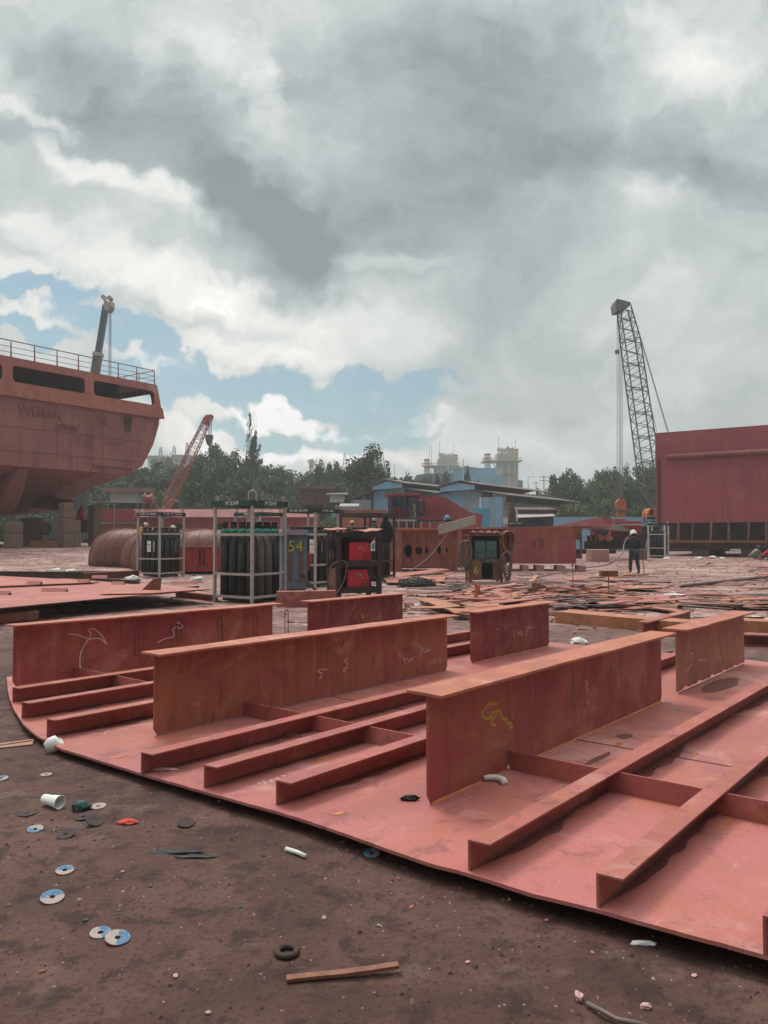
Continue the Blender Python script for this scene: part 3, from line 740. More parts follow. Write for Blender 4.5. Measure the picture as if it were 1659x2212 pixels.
solid('plastic_pipe_piece', mb, M_['paper'], p, 'curved white plastic offcut lying on the panel beside the nearest girder', 'litter', smooth=True)
mb = MB(); crumple(mb, (0, 0, .012), (.055, .022, .018), rs)
solid('rubber_scrap', mb, M_['black'], on_panel(884, 1729), 'small black lump lying on the panel at the foot of the nearest girder', 'litter')
mb = MB(); crumple(mb, (0, 0, .012), (.03, .02, .02), rs)
solid('plastic_scrap', mb, M_['paper'], on_panel(1091, 1662), 'tiny white scrap at the foot of the cross bar against the nearest girder', 'litter')
mb = MB()
for k in range(16):
    a = rs.uniform(0, 3.1); r = rs.uniform(.02, .13)
    mb.path([(r * math.cos(a), r * .6 * math.sin(a), .005), (r * math.cos(a) * .4 + rs.uniform(-.05, .05), .03, rs.uniform(.01, .04)), (-r * math.cos(a), -r * .6 * math.sin(a), .004)], .005, 5)
solid('twig_pile', mb, M_['brown'], on_panel(618, 1592), 'small heap of brown twigs and scale between two stiffeners', 'litter')
mb = MB(); crumple(mb, (0, 0, .006), (.10, .03, .012), rs); solid('paper_scrap', mb, M_['chalkdim'], on_panel(352, 1663, -.002), 'pale flat scrap of card on the panel edge below a stiffener end', 'litter')

# ------------------------------------------------------------------ litter on the dark earth in front
def disc(px, py, mats, label, r=.046, tilt=(0, 0), rot=0, hole=.011, split=True):
    r *= .88
    mb = MB(); n = 36; T = Matrix.Rotation(R(tilt[0]), 3, 'X') @ Matrix.Rotation(R(tilt[1]), 3, 'Y') @ Matrix.Rotation(R(rot), 3, 'Z')
    def ring(rad, z): return [mb.v(T @ V((rad * (1 + .015 * math.sin(5 * k + px)) * math.cos(2 * math.pi * k / n), rad * math.sin(2 * math.pi * k / n), z))) for k in range(n)]
    h = .002
    a, b, c, e, a2, b2 = ring(hole, h * .2), ring(hole * 1.9, h * .2), ring(r * .62, h), ring(r, h), ring(hole, -h), ring(r, -h)
    for A, B in ((a, b), (b, c), (c, e), (e, b2), (b2, a2), (a2, a)):
        for k in range(n):
            mb.mi = (1 if (k < n / 2) else 0) if split else 0
            mb.face([A[k], A[(k + 1) % n], B[(k + 1) % n], B[k]])
    p = gp(px, py); lift = r * (abs(math.sin(R(tilt[0]))) + abs(math.sin(R(tilt[1])))) * .8 + .003
    return solid('grinding_disc', mb, mats, p + V((0, 0, lift)), label, 'grinding disc', 'used grinding discs thrown on the ground')
BW = [M_['discwhite'], M_['discblue']]; DK = [M_['discdark'], M_['discdark']]
disc(76, 1794, BW, 'blue and white grinding disc below the tipped white cup', tilt=(8, 2), rot=170)
disc(140, 1883, BW, 'blue and white grinding disc lying alone at the left, second highest of the printed ones', tilt=(6, 3), rot=10)
disc(113, 1944, BW, 'mostly white printed disc just below a bluer one at the left', tilt=(10, 6), rot=30, r=.055)
disc(217, 2018, BW, 'blue and white grinding disc half overlapped by its neighbour', tilt=(4, 3), rot=-60)
disc(254, 2032, BW, 'blue and white grinding disc overlapping its neighbour, nearest of the pair', tilt=(6, 9), rot=-80, r=.053)
disc(803, 1846, BW, 'blue and white grinding disc close under the edge of the red panel', tilt=(10, 0), rot=100)
disc(3, 1683, BW, 'blue and white grinding disc cut by the left edge of the photo', tilt=(5, 0), rot=60)
disc(212, 1743, [M_['discwhite']] * 2, 'plain pale disc beside the dark green scrap', r=.05, tilt=(3, 0), split=False)
disc(100, 1674, [M_['discwhite']] * 2, 'faded pale disc on the earth at upper left, above the tipped cup', r=.04, split=False)
disc(58, 1758, DK, 'dull dark worn disc pressed into the earth under the tipped cup', r=.055, split=False)
disc(142, 1806, DK, 'dark brown worn disc right of the topmost blue disc', r=.05, tilt=(14, 0), split=False)
disc(204, 1781, DK, 'dark worn disc leaning under the dark green scrap', r=.055, tilt=(10, 20), split=False)
disc(180, 1768, DK, 'dark worn disc with a pale hub left of its leaning twin', r=.05, tilt=(6, -6), split=False)
disc(401, 1783, DK, 'thick dark disc lying alone below the panel edge', r=.05, tilt=(14, 10), split=False)
mb = MB()
n = 28
mb.path([(.036 * math.cos(2 * math.pi * k / n), .036 * math.sin(2 * math.pi * k / n), .010) for k in range(n)], .012, 8, closed=True)
solid('rubber_ring', mb, M_['discdark'], gp(620, 2061), 'dark rubber ring lying flat on the bare earth near the bottom', 'ring', smooth=True)
# tipped cup
cup = thing('paper_cup', 'white cup lying on its side with the open mouth facing right', 'cup', gp(112, 1729, .036), R(-28)); cup.scale = (.86, .86, .86)
T = Matrix.Rotation(R(90), 3, 'Y')
mb = MB(); mb.lathe([(.0, -.075), (.030, -.075), (.043, .075), (.046, .077), (.046, .081), (.041, .081), (.028, -.07), (0, -.07)], 28, (0, 0, 0), T); mb.build('cup_wall', M_['white'], cup, True)
mb = MB(); mb.lathe([(.0, -.069), (.0285, -.069), (.034, -.01), (.033, -.01), (.028, -.066), (0, -.066)], 24, (0, 0, 0), T); mb.build('cup_residue', M_['brown'], cup, True)
mb = MB(); mb.box((-.01, .012, .0385), (.03, .02, .003)); mb.build('cup_print', M_['navy'], cup)
# crumpled cup on the panel edge
cup2 = thing('crushed_cup', 'crumpled white paper cup lying against the curved corner of the panel', 'cup', gp(113, 1617, .03), R(10))
mb = MB(); mb.lathe([(.0, .05), (.045, .045), (.05, .0), (.038, -.04), (.030, -.045), (.036, 0), (.0, .03)], 18, (0, 0, .025), Matrix.Rotation(R(60), 3, 'Y') @ Matrix.Diagonal((1.15, .8, 1)))
mb.build('cup_wall', M_['white'], cup2, True)
mb = MB(); mb.extr([(.02, -.03, .02), (.075, -.005, .03), (.055, .02, .06), (.0, .0, .085), (-.02, -.02, .07)], (.004, .006, 0)); mb.build('cup_rim', M_['white'], cup2)
mb = MB(); crumple(mb, (0, 0, .008), (.05, .035, .013), rs); solid('rag', mb, M_['ragred'], gp(278, 1778), 'torn bright red rag on the dark earth', 'rag')
mb = MB(); crumple(mb, (0, 0, .02), (.05, .035, .035), rs); crumple(mb, (-.03, .03, .01), (.03, .03, .02), rs); solid('plastic_scrap', mb, M_['greenrag'], gp(174, 1750), 'dark green crumpled scrap among worn discs', 'litter')
mb = MB(); crumple(mb, (0, 0, .005), (.13, .03, .008), rs); crumple(mb, (.1, -.05, .004), (.09, .02, .006), rs); solid('plastic_sheet', mb, M_['black'], gp(700, 1847) if False else gp(385, 1842), 'flattened black scrap of plastic on the earth', 'litter')
mb = MB(); mb.path([(-.055, .04, .011), (0, 0, .012), (.05, -.045, .011)], .011, 10); solid('pipe_offcut', mb, M_['galvcream'], gp(640, 1846), 'short pale length of pipe lying below the panel edge', 'pipe', smooth=True)
mb = MB()
pts = [(-.19, -.028, .012), (-.1, -.012, .014), (.0, .0, .016), (.1, .013, .022), (.2, .03, .028)]
for a, b in zip(pts, pts[1:]): mb.bar(a, b, .03, .011)
solid('rusty_flat_bar', mb, M_['brown'], gp(738, 2112), 'rusty brown flat bar lying in the bottom foreground', 'scrap steel')
card = MB(); T = Matrix.Rotation(R(25), 3, 'Z')
card.hexa([T @ V(p) for p in ((-.18, -.05, .004), (.16, -.06, .004), (.17, .06, .005), (-.17, .07, .004), (-.18, -.05, .008), (.16, -.06, .012), (.17, .06, .02), (-.17, .07, .01))])
card.bar(T @ V((-.15, -.0, .014)), T @ V((.16, .03, .022)), .03, .006)
solid('cardboard_piece', card, M_['card'], gp(18, 1612), 'torn strip of brown cardboard at the left edge by the panel corner', 'cardboard')
mb = MB(); crumple(mb, (0, 0, .006), (.045, .012, .008), rs); crumple(mb, (.03, -.004, .005), (.02, .014, .007), rs); solid('paper_scrap', mb, M_['paper'], gp(1390, 2040), 'white torn scrap on the earth under the right part of the panel edge', 'litter')
mb = MB(); mb.path([(0, .0, .012), (.03, -.05, .02), (.07, -.09, .016), (.16, -.12, .014)], .008, 8); solid('hose_end', mb, M_['cablegrey'], gp(1268, 2175), 'grey rubber strip curling in the bottom right foreground', 'hose', smooth=True)
mb = MB(); crumple(mb, (0, 0, .012), (.012, .025, .014), rs); solid('stone', mb, M_['chalkdim'], gp(1250, 2160), 'pale pink chip beside the grey rubber strip', 'stone')
mb = MB(); crumple(mb, (0, 0, .008), (.02, .011, .009), rs); solid('stone', mb, M_['chalkdim'], gp(1395, 2178), 'pale pink chip at the bottom right, away from the rubber strip', 'stone')
lit = random.Random(21)
nn = 0
for px, py in [(570, 1850), (597, 1735), (185, 1990), (265, 1885), (820, 2002), (1100, 1945), (740, 1820), (325, 1915), (890, 1960), (480, 1700), (700, 1985), (980, 1880), (520, 1960), (1010, 2080), (1180, 1990), (1280, 2060), (845, 2090), (380, 2110), (90, 2100), (450, 2190), (1500, 2110), (300, 1700), (560, 1650), (860, 1900)]:
    mb = MB(); crumple(mb, (0, 0, .004), (lit.uniform(.008, .02), lit.uniform(.005, .012), lit.uniform(.004, .008)), lit, n=1)
    m = lit.choice(('scrap', 'chalkdim', 'discwhite', 'greenrag', 'brown'))
    solid('debris_chip', mb, M_[m], gp(px, py), {'scrap': 'pinkish chip of paint scale on the foreground earth', 'chalkdim': 'pale pink chip on the foreground earth', 'discwhite': 'off white chip on the foreground earth', 'greenrag': 'dark green chip of plastic on the foreground earth', 'brown': 'rust brown chip on the foreground earth'}[m], 'debris', 'small chips on the foreground earth', rotz=lit.uniform(0, 6))
# ------------------------------------------------------------------ gas cylinder racks
def gas_rack(label, fpx, fY, phi, s, post, beam, left_txt, right_txt, htop=2.36, loop=True, cyl_label=None, cyl_group=None, shoulder='cylgreen', special=None, cyl_h=1.46, zbase=0.0, gaps=(), closed=False, sh_h=None):
    fr = yp(fpx, 1155, fY); cs, sn_ = math.cos(R(phi)), math.sin(R(phi))
    c = V((fr.x + (s / 2) * (cs - sn_), fr.y + (s / 2) * (sn_ + cs), 0)); c.z = gz(c.x, c.y) + zbase
    root = thing('gas_cylinder_rack', label, 'gas rack', c, R(phi), 'steel racks of gas cylinders')
    h = s / 2; w = .062 if fY < 40 else .10
    for a in (-1, 1):
        for b in (-1, 1):
            mb = MB(); mb.bx(a * h - w / 2, a * h + w / 2, b * h - w / 2, b * h + w / 2, 0, htop - .13); mb.build('post', post, root)
    for nm, z, t_ in (('base_rail', .15, .06), ('rail', .67, .055), ('rail', 1.58, .06)):
        for k in range(4):
            T = Matrix.Rotation(k * math.pi / 2, 3, 'Z'); mb = MB(M=T.to_4x4())
            mb.bx(-h + w / 2, h - w / 2, -h - .02, -h + .02, z - t_ / 2, z + t_ / 2); mb.build(nm, post, root)
    mb = MB(); mb.bx(-h + .03, h - .03, -h + .03, h - .03, .125, .14)
    for q in (-.3, .3): mb.bx(q - .04, q + .04, -h + .03, h - .03, .03, .124)
    mb.build('floor_plate', M_['darksteel'], root)
    for k in range(4):
        T = Matrix.Rotation(k * math.pi / 2, 4, 'Z'); mb = MB(M=T); e = .001 * k
        mb.bx(-h - .05, h + .05 - .09 * (k % 2) , -h - .05 + e, -h + .035, htop - .13, htop - e); bo = mb.build('top_beam', beam, root)
        if k == 0 and right_txt: text(right_txt, .135 if len(right_txt) < 8 else .10, M_['lettering'], bo, onwall((0, -h - .053, htop - .068), (1, 0, 0)), ext=.001)
        if k == 3 and left_txt: text(left_txt, .135 if len(left_txt) < 8 else .10, M_['lettering'], bo, onwall((-h - .053, 0, htop - .068), (0, -1, 0)), ext=.001)
    # lifting lugs at two corners and a bent bar loop at the near one
    for a, b in ((1, -1), (-1, 1)):
        mb = MB(M=Matrix.Translation((a * (h - .03), b * (h - .03), htop)) @ Matrix.Rotation(R(-phi), 4, 'Z'))
        mb.holed(rrect(-.05, .05, -.04, .13, .045), [circ(0, .06, .018, n=10)], .02, lambda x, y, c: (x, c, y)); mb.build('lifting_lug', post, root)
    if loop:
        mb = MB(M=Matrix.Translation((-h + .03, -h + .03, htop)) @ Matrix.Rotation(R(-phi), 4, 'Z'))
        mb.path([(-.085, 0, -.02), (-.085, 0, .12)] + [(-.085 * math.cos(math.pi * k / 10), 0, .14 + .075 * math.sin(math.pi * k / 10)) for k in range(11)] + [(.085, 0, .12), (.085, 0, -.02)], .018, 8); mb.build('lifting_loop', post, root)
    # cylinders
    protos = {}
    rad = .114; rng = random.Random(int(fpx))
    for i in range(4):
        for j in range(4):
            if (i, j) in gaps: continue
            key = special(i, j) if special else ('cyl', cyl_label)
            mname, lab = key
            x = (i - 1.5) * (s - .24) / 3.35; y = (j - 1.5) * (s - .24) / 3.35
            p = root.matrix_basis @ V((x, y, 0)); p = V((c.x + x * cs - y * sn_, c.y + x * sn_ + y * cs, c.z + .141))
            if key not in protos:
                cy = thing('gas_cylinder', lab, 'gas cylinder', p, rng.uniform(0, 6), cyl_group)
                mb = MB(); mb.lathe([(rad * .9, 0), (rad, .02), (rad, cyl_h)], 20); mb.build('cylinder_body', M_[mname], cy, True)
                mb = MB(); mb.lathe([(rad, cyl_h), (rad * .97, cyl_h + .04), (rad * .80, cyl_h + .09), (rad * .45, cyl_h + .125), (.03, cyl_h + .14)], 20); mb.build('shoulder', M_[shoulder], cy, True)
                mb = MB(); q = sh_h or .135
                for a in range(3):
                    a0 = a * 2.094
                    pts = [(.062 * math.cos(a0 + u), .062 * math.sin(a0 + u)) for u in (0, .25, .5, .75, 1.0, 1.25, 1.5)]
                    pts += [(.056 * math.cos(a0 + u), .056 * math.sin(a0 + u)) for u in (1.5, 1.25, 1.0, .75, .5, .25, 0)]
                    mb.prism(pts, cyl_h + .11, cyl_h + .11 + q)
                mb.lathe([(.066, cyl_h + .11 + q), (.066, cyl_h + .14 + q), (.03, cyl_h + .15 + q)], 16)
                mb.build('valve_guard', M_['black'], cy)
                mb = MB(); mb.lathe([(.018, cyl_h + .13), (.018, cyl_h + .21), (.03, cyl_h + .22), (.03, cyl_h + .235)], 10); mb.bar((0, -.05, cyl_h + .18), (0, .03, cyl_h + .18), .025, .025); mb.build('valve', M_['galv'], cy)
                protos[key] = cy
            else:
                cy = copy_tree(protos[key]); cy.location = p; cy.rotation_euler = (0, 0, rng.uniform(0, 6))
    return root, c
def frontspecial(i, j):
    if j == 0 and i == 1: return 'cylbrown', 'brownish gas cylinder with green shoulder in the right face of the nearest rack'
    if j == 0 and i == 2: return 'cylgrey', 'dusty grey gas cylinder with green shoulder in the right face of the nearest rack'
    return 'cyl', 'black gas cylinder with green shoulder in the nearest rack with the green top beams'
rackA, cA = gas_rack('nearest grey gas rack with dark green top beams lettered M 0249', 545, 17.4, 58, 1.15, M_['galv'], M_['greenbeam'], 'M 0249', 'M 0249', special=frontspecial, cyl_group='gas cylinders in the nearest rack')
rackB, cB = gas_rack('grey gas rack with black top beams standing left by the curved rusty shells', 345, 27.7, 58, 1.15, M_['galv'], M_['blackbeam'], 'PL-100   D2  2564463', 'PL-100   D2  2564463', loop=False, cyl_label='black gas cylinder in the left rack beside the curved rusty shells', cyl_group='gas cylinders in the left rack', shoulder='black', sh_h=.06)
rackD, cD = gas_rack('grey gas rack with black top beams between the faded blue cabinet and the welding rack', 681, 22.8, 58, 1.15, M_['galv'], M_['blackbeam'], 'PL-100  D2 2304', 'PL-NO  2304', loop=False, cyl_label='black gas cylinder in the rack behind the faded blue cabinet', cyl_group='gas cylinders in the rack behind the blue cabinet', shoulder='black', sh_h=.06)
rackE, cE = gas_rack('gas rack with green top beam mostly hidden behind the nearest rack', 562, 27.0, 58, 1.15, M_['galv'], M_['greenbeam'], '0061', None, loop=True, cyl_label='gas cylinder in the rack hidden behind the nearest rack', cyl_group='gas cylinders in the hidden rack', shoulder='black', htop=2.34)
rackC, cC = gas_rack('cream framed gas rack standing far off before the big red block', 1436, 51.0, 58, 1.06, M_['galvcream'], M_['greenbeam'], None, None, htop=2.32, loop=False, cyl_label='dark gas cylinder in the far cream framed rack', cyl_group='gas cylinders in the far cream rack', shoulder='cyl', sh_h=.06)
# rack behind the welding rack, only its top shows
rackF, cF = gas_rack('dark gas rack rising behind the welding machine rack', 800, 25.5, 52, 1.3, M_['blackrust'], M_['blackrust'], None, None, htop=2.28, loop=False, cyl_label='black gas cylinder in the dark rack behind the welding machines', cyl_group='gas cylinders in the dark rack', shoulder='black', sh_h=.06)
# stickers and number strips on the cylinders of rack B and D
def sticker(c, phi, s, face, along, z, w, h, name, label, mat, red=True):
    """stuck to the cylinders of a rack; a thing of its own on the face (0 right, 3 left)"""
    a = R(phi) + (0 if face == 0 else -math.pi / 2); out = V((math.sin(a), -math.cos(a), 0)); al = V((math.cos(a), math.sin(a), 0))
    p = V((c.x, c.y, c.z)) + out * (s / 2 - .035) + al * along + V((0, 0, z))
    root = thing(name, label, 'sign', p, a)
    mb = MB(); mb.box((0, 0, 0), (w, .004, h)); mb.build('sign_plate', mat, root)
    if red:
        mb = MB(); mb.box((0, -.003, h * .16), (w * .7, .002, h * .10)); mb.build('red_band', M_['weldred'], root)
        mb = MB()
        for k in range(5): mb.box((0, -.003, h * (-.02 - .08 * k)), (w * .65, .002, h * .02))
        mb.build('small_print', M_['chalkdim'], root)
    return root
sticker(cB, 58, 1.15, 3, -.02, 1.12, .2, .4, 'notice_sheet', 'white notice with a red band on the left rack', M_['white'])
sticker(cB, 58, 1.15, 3, .24, 1.12, .07, .38, 'notice_sheet', 'narrow grey notice beside the white one on the left rack', M_['galv'], False)
sticker(cD, 58, 1.15, 3, .42, 1.22, .16, .42, 'notice_sheet', 'white notice with a red band on the rack behind the blue cabinet', M_['white'])
def vstack_text(c, phi, s, along, z, txt, label, size=.06):
    a = R(phi); out = V((math.sin(a), -math.cos(a), 0)); al = V((math.cos(a), math.sin(a), 0))
    p = V((c.x, c.y, c.z)) + out * (s / 2 - .037) + al * along + V((0, 0, z)); root = thing('stencilled_strip', label, 'lettering', p, a)
    mb = MB(); n = len(txt); mb.box((0, .003, -(n - 1) * size * .6), (size * 1.5, .003, n * size * 1.35)); mb.build('black_strip', M_['black'], root)
    text('\n'.join(txt), size, M_['lettering'], root, onwall((0, -.001, -(n - 1) * size * .5), (1, 0, 0)), ext=.0005)
vstack_text(cB, 58, 1.15, .22, 1.30, 'NITROGEN', 'white vertical stencil on the black cylinders of the left rack', .05)
vstack_text(cD, 58, 1.15, -.2, 1.42, 'NITROGEN', 'white vertical stencil on the black cylinders behind the blue cabinet', .05)

def solidw(name, mb, mat, label, cat, group=None, smooth=False, base=None):
    """mesh built in world coordinates; its origin is moved to base"""
    o = mb.build(name, mat, None, smooth); me = o.data
    if base is None:
        xs = [v.co for v in me.vertices]; base = V((sum(v.x for v in xs) / len(xs), sum(v.y for v in xs) / len(xs), min(v.z for v in xs)))
    me.transform(Matrix.Translation(-V(base))); o.location = base
    return tag(o, label, cat, group)

# yellow rubber glove and rags on the left rack
p = V((cB.x - .62, cB.y - .35, cB.z + 1.56))
mb = MB(); mb.path([(0, 0, .28), (0, -.03, .12), (0, -.05, -.05)], .05, 7, r1=.03); solid('rubber_glove', mb, M_['helyellow'], p, 'orange yellow cloth hanging over the rail of the left rack', 'cloth', smooth=True)
for k, (dx_, dz_) in enumerate(((-.2, 1.75), (.5, 1.83), (-.5, 1.92))):
    mb = MB(); crumple(mb, (0, 0, .0), (.09, .06, .07), rs); solid('white_rag', mb, M_['white'], V((cB.x + dx_, cB.y - .2, cB.z + dz_)), ['white rag lying on the cylinders of the left rack', 'white bird shaped rag at the right on the left rack', 'white rag hung high at the left of the left rack'][k], 'rag')

# ------------------------------------------------------------------ faded blue cabinet marked 54
cab = thing('welding_cabinet', 'faded blue steel cabinet with rusty louvres and yellow 54 sprayed on it', 'cabinet', gp(636, 1282) , R(14))
CW, CD, CH = .68, .75, 1.66
mb = MB(); mb.bx(-CW / 2, CW / 2, 0, CD, .12, CH - .06); mb.build('cabinet_body', M_['cabblue'], cab)
mb = MB(); mb.bx(-CW / 2 + .03, CW / 2 - .03, .03, CD - .03, 0, .119); mb.build('base_frame', M_['brown'], cab)
for x0 in (-.19, .1):
    mb = MB(); 
    for k in range(24): mb.hexa([V(q) for q in ((x0, -.002, .3 + k * .045), (x0 + .14, -.002, .3 + k * .045), (x0 + .14, .02, .33 + k * .045), (x0, .02, .33 + k * .045), (x0, -.016, .302 + k * .045), (x0 + .14, -.016, .302 + k * .045), (x0 + .14, .018, .334 + k * .045), (x0, .018, .334 + k * .045))])
    mb.build('louvre', M_['louvre'], cab)
mb = MB(); e = .07
mb.extr([(-CW / 2 - e, -e, CH - .10), (CW / 2 + e, -e, CH - .10), (CW / 2 + .0, -e + .02, CH + .04), (-CW / 2, -e + .02, CH + .04)], (0, CD + 2 * e, 0)); mb.build('roof', steel('patched_roof', (.16, .26, .34), rust=(.45, .16, .11), dark=(.3, .12, .1), pale=(.3, .4, .42), s=2.2, a_rust=.95, a_dark=.6), cab)
text('54', .42, M_['ymark'], cab, onwall((.02, -.022, 1.24), (1, 0, 0)), 'sprayed_number')
mb = MB(); mb.bx(CW / 2 + .002, CW / 2 + .03, .05, CD - .05, .2, CH - .16); mb.build('side_panel', M_['blackrust'], cab)
# beam lying in front of it
mb = MB(); a = gp(598, 1312); b = gp(726, 1309); a.z = gz(a.x, a.y); b.z = gz(b.x, b.y)
d = (b - a).normalized(); s_ = V((-d.y, d.x, 0))
mb.extr([a, a + s_ * .3, a + s_ * .3 + V((0, 0, .33)), a + V((0, 0, .33))], b - a); solidw('box_beam', mb, M_['stiff'], 'short pinkish box beam lying before the blue cabinet', 'steel beam')
mb = MB(); mb.path([gp(655, 1245, .9), gp(668, 1262, .4), gp(690, 1282, .05)], .035, 8); solidw('leaning_pole', mb, M_['blackrust'], 'dark pole leaning at the right of the blue cabinet', 'pole')
cone = thing('traffic_cone', 'orange red cone upside down between the blue cabinet and the rack', 'cone', yp(666, 1200, 22.3), 0)
mb = MB(); mb.lathe([(.03, -.45), (.12, .0), (.12, .08), (.10, .08), (.02, -.4)], 12); mb.build('cone_body', M_['binred'], cone, True)

# ------------------------------------------------------------------ rack with the two red welding machines
wr = thing('welding_rack', 'dark steel rack with two red welding machines on its shelves', 'rack', yp(731, 1155, 17.9) - V((0, 0, H)) , R(20))
wr.location.z = gz(wr.location.x, wr.location.y); WW, WD, WH = 1.0, .75, 1.66
for x in (0, WW):
    for y_ in (0, WD):
        mb = MB(); mb.bx(x - .055 , x + .055, y_ - .05, y_ + .05, 0, WH - .03); mb.build('post', M_['blackrust'], wr)
for z in (.30, .92):
    mb = MB(); mb.bx(.056, WW - .056, .0, WD, z - .02, z)
    mb.build('shelf', M_['blackrust'], wr)
    for y_ in (-.03, WD + .03):
        mb = MB(); mb.bx(.057, WW - .057, y_ - .02, y_ + .02, z - .10 , z + .04); mb.build('shelf_rail', M_['blackrust'], wr)
    for x in (0, WW):
        mb = MB(); mb.bx(x - .03, x + .03, .051, WD - .051, z - .09, z + .03); mb.build('shelf_rail', M_['blackrust'], wr)
mb = MB(); mb.bx(.056, WW - .056, -.04, .04, WH - .16, WH - .05); mb.build('top_rail', M_['blackrust'], wr)
mb = MB(); mb.bx(-.03, -.02, .051, WD - .051, .98, WH - .05); mb.bx(-.03, -.02, .051, WD - .051, .05, .8); mb.build('side_plate', M_['brown'], wr)
mb = MB(); mb.bx(.05, WW - .05, WD - .02, WD - .01, .3, WH - .05); mb.build('back_plate', M_['blackrust'], wr)
# wavy sheet roof
mb = MB(); N = 14; top = []; bot = []
for i in range(N + 1):
    x = -.14 + (WW + .2) * i / N; z = WH + .012 * math.sin(i * 1.9) + .03 * math.sin(i * .5)
    top.append((x, z))
for (x0, z0), (x1, z1_) in zip(top, top[1:]): mb.hexa([(x0, -.1, z0), (x1, -.1, z1_), (x1, WD + .1, z1_ + .03), (x0, WD + .1, z0 + .03), (x0, -.1, z0 + .012), (x1, -.1, z1_ + .012), (x1, WD + .1, z1_ + .042), (x0, WD + .1, z0 + .042)])
mb.build('sheet_roof', M_['scrap'], wr)
for i, z in enumerate((.302, .942)):
    m = thing('welding_machine', ['red welding machine on the lower shelf of the dark rack', 'red welding machine on the upper shelf of the dark rack'][i], 'welding machine', wr.location + Matrix.Rotation(R(20), 3, 'Z') @ V((.50 + .04 * i, .04, z)), R(20 - 3), 'red welding machines')
    mb = MB(); w, h = .52, .44
    mb.extr([(-w / 2, 0, .02), (w / 2, 0, .02), (w / 2 - .0, 0, h * .55), (w / 2 - .04, 0, h), (-w / 2 + .01, 0, h)], (0, .5, 0)); mb.build('case', M_['weldred'], m)
    mb = MB(); mb.bx(w / 2 + .001, w / 2 + .012, .02, .48, .03, h * .55); mb.build('side_grille', M_['black'], m)
    mb = MB()
    mb.holed(circ(0, 0, .036, n=20), [circ(0, 0, .028, n=16)], .003, lambda x, y_, c: (x + .02, -.004 - c, y_ + h * .73)); mb.build('badge_ring', M_['white'], m)
    mb = MB(); mb.holed(circ(0, 0, .026, n=16), [circ(0, 0, .008, n=8)], .003, lambda x, y_, c: (x + .02, -.002 - c, y_ + h * .73)); mb.build('badge', M_['black'], m)
    text('CORE', .045, M_['blackrust'], m, onwall((.0, -.003, h * .575), (1, 0, 0)), shear=.2)
    text('pro', .035, M_['white'], m, onwall((.085, -.003, h * .57), (1, 0, 0)), shear=.2)
    mb = MB()
    for k in range(8): mb.bx(.08, .155, -.006, -.001, .04 + k * .024, .052 + k * .024); mb.bx(.175, .235, -.006, -.001, .04 + k * .024, .052 + k * .024)
    mb.build('vent', M_['weldvent'], m)
    mb = MB()
    for sx in (-.2, .2): mb.bx(sx - .03, sx + .03, .03, .45, -.0, .019)
    mb.build('skid', M_['black'], m)
tagp = wr.location + Matrix.Rotation(R(20), 3, 'Z') @ V((WW - .16, -.02, 1.32))
tg = thing('paper_tag', 'white tag with a blue print hanging at the right post of the welding rack', 'tag', tagp, R(20))
mb = MB(); mb.extr([(-.05, 0, -.14), (.055, 0, -.14), (.055, 0, .12), (.0, 0, .1), (-.05, 0, .04)], (0, .004, 0)); mb.build('tag_sheet', M_['white'], tg)
mb = MB(); mb.extr([(-.03, -.003, -.08), (.03, -.003, -.1), (.045, -.003, .0), (.02, -.003, .06), (-.02, -.003, .02)], (0, .002, 0)); mb.build('blue_print', plain('cyan_print', (.03, .3, .42), .5, .1), tg)
mb = MB(); q = wr.location; T20 = Matrix.Rotation(R(20), 3, 'Z')
mb.path(smoothline([tuple(q + T20 @ V(k)) for k in ((-.02, -.09, .95), (-.2, -.1, .85), (-.26, -.1, .5), (-.2, -.1, .22))], 5), .014, 6); mb.path(smoothline([tuple(q + T20 @ V(k)) for k in ((.08, -.1, .98), (.17, -.11, .85), (.1, -.12, .5), (-.1, -.14, .2), (-.28, -.16, .04))], 5), .014, 6)
solidw('welding_cable', mb, M_['cablegrey'], 'thin grey cable looped round the left post of the welding rack', 'cable', smooth=True)
mb = MB()
for k in range(7):
    o_ = V((rs.uniform(-.05, .05), rs.uniform(-.05, .05), 0)); mb.path(smoothline([tuple(q + T20 @ (V(w_) + o_)) for w_ in ((-.06, .2, 1.66), (-.18, .1, 1.4), (-.26 + .03 * k, .1, 1.0), (-.16, .12, .78), (-.1 + .01 * k, .12, 1.05), (-.12, .16, 1.5))], 5), .013, 6)
solidw('cable_bundle', mb, M_['cable'], 'dark bundle of cables hanging on the left side of the welding rack', 'cable', smooth=True)

# black jacket hanging at the right corner of the dark gas rack
jk = thing('work_jacket', 'black hooded work jacket hanging on the dark rack behind the welding machines', 'jacket', yp(834, 1172, 25.0), R(-10)); jk.scale = (.8, .8, .93)
mb = MB(); rings = []
prof = [(.0, .16, .10), (.12, .20, .12), (.3, .20, .13), (.5, .19, .12), (.68, .17, .11), (.78, .10, .09), (.84, .10, .10), (.92, .11, .10), (.97, .06, .06)]
for z, a, b in prof:
    rings.append([mb.v((a * math.cos(u) * (1 + .10 * math.sin(3 * u + z * 7)) + .03 * math.sin(z * 5), b * math.sin(u) * (1 + .1 * math.sin(4 * u + z * 9)), z)) for u in [2 * math.pi * k / 18 for k in range(18)]])
for A, B in zip(rings, rings[1:]):
    for k in range(18): mb.face([A[k], A[(k + 1) % 18], B[(k + 1) % 18], B[k]])
mb.face(rings[0][::-1]); mb.face(rings[-1]); mb.build('jacket_body', M_['blackcloth'], jk, True)
for sx in (-1, 1):
    mb = MB(); mb.path([(sx * .15, 0, .66), (sx * .23, -.02, .4), (sx * .22, -.05, .12)], .07, 10, r1=.055); mb.build('sleeve', M_['blackcloth'], jk, True)

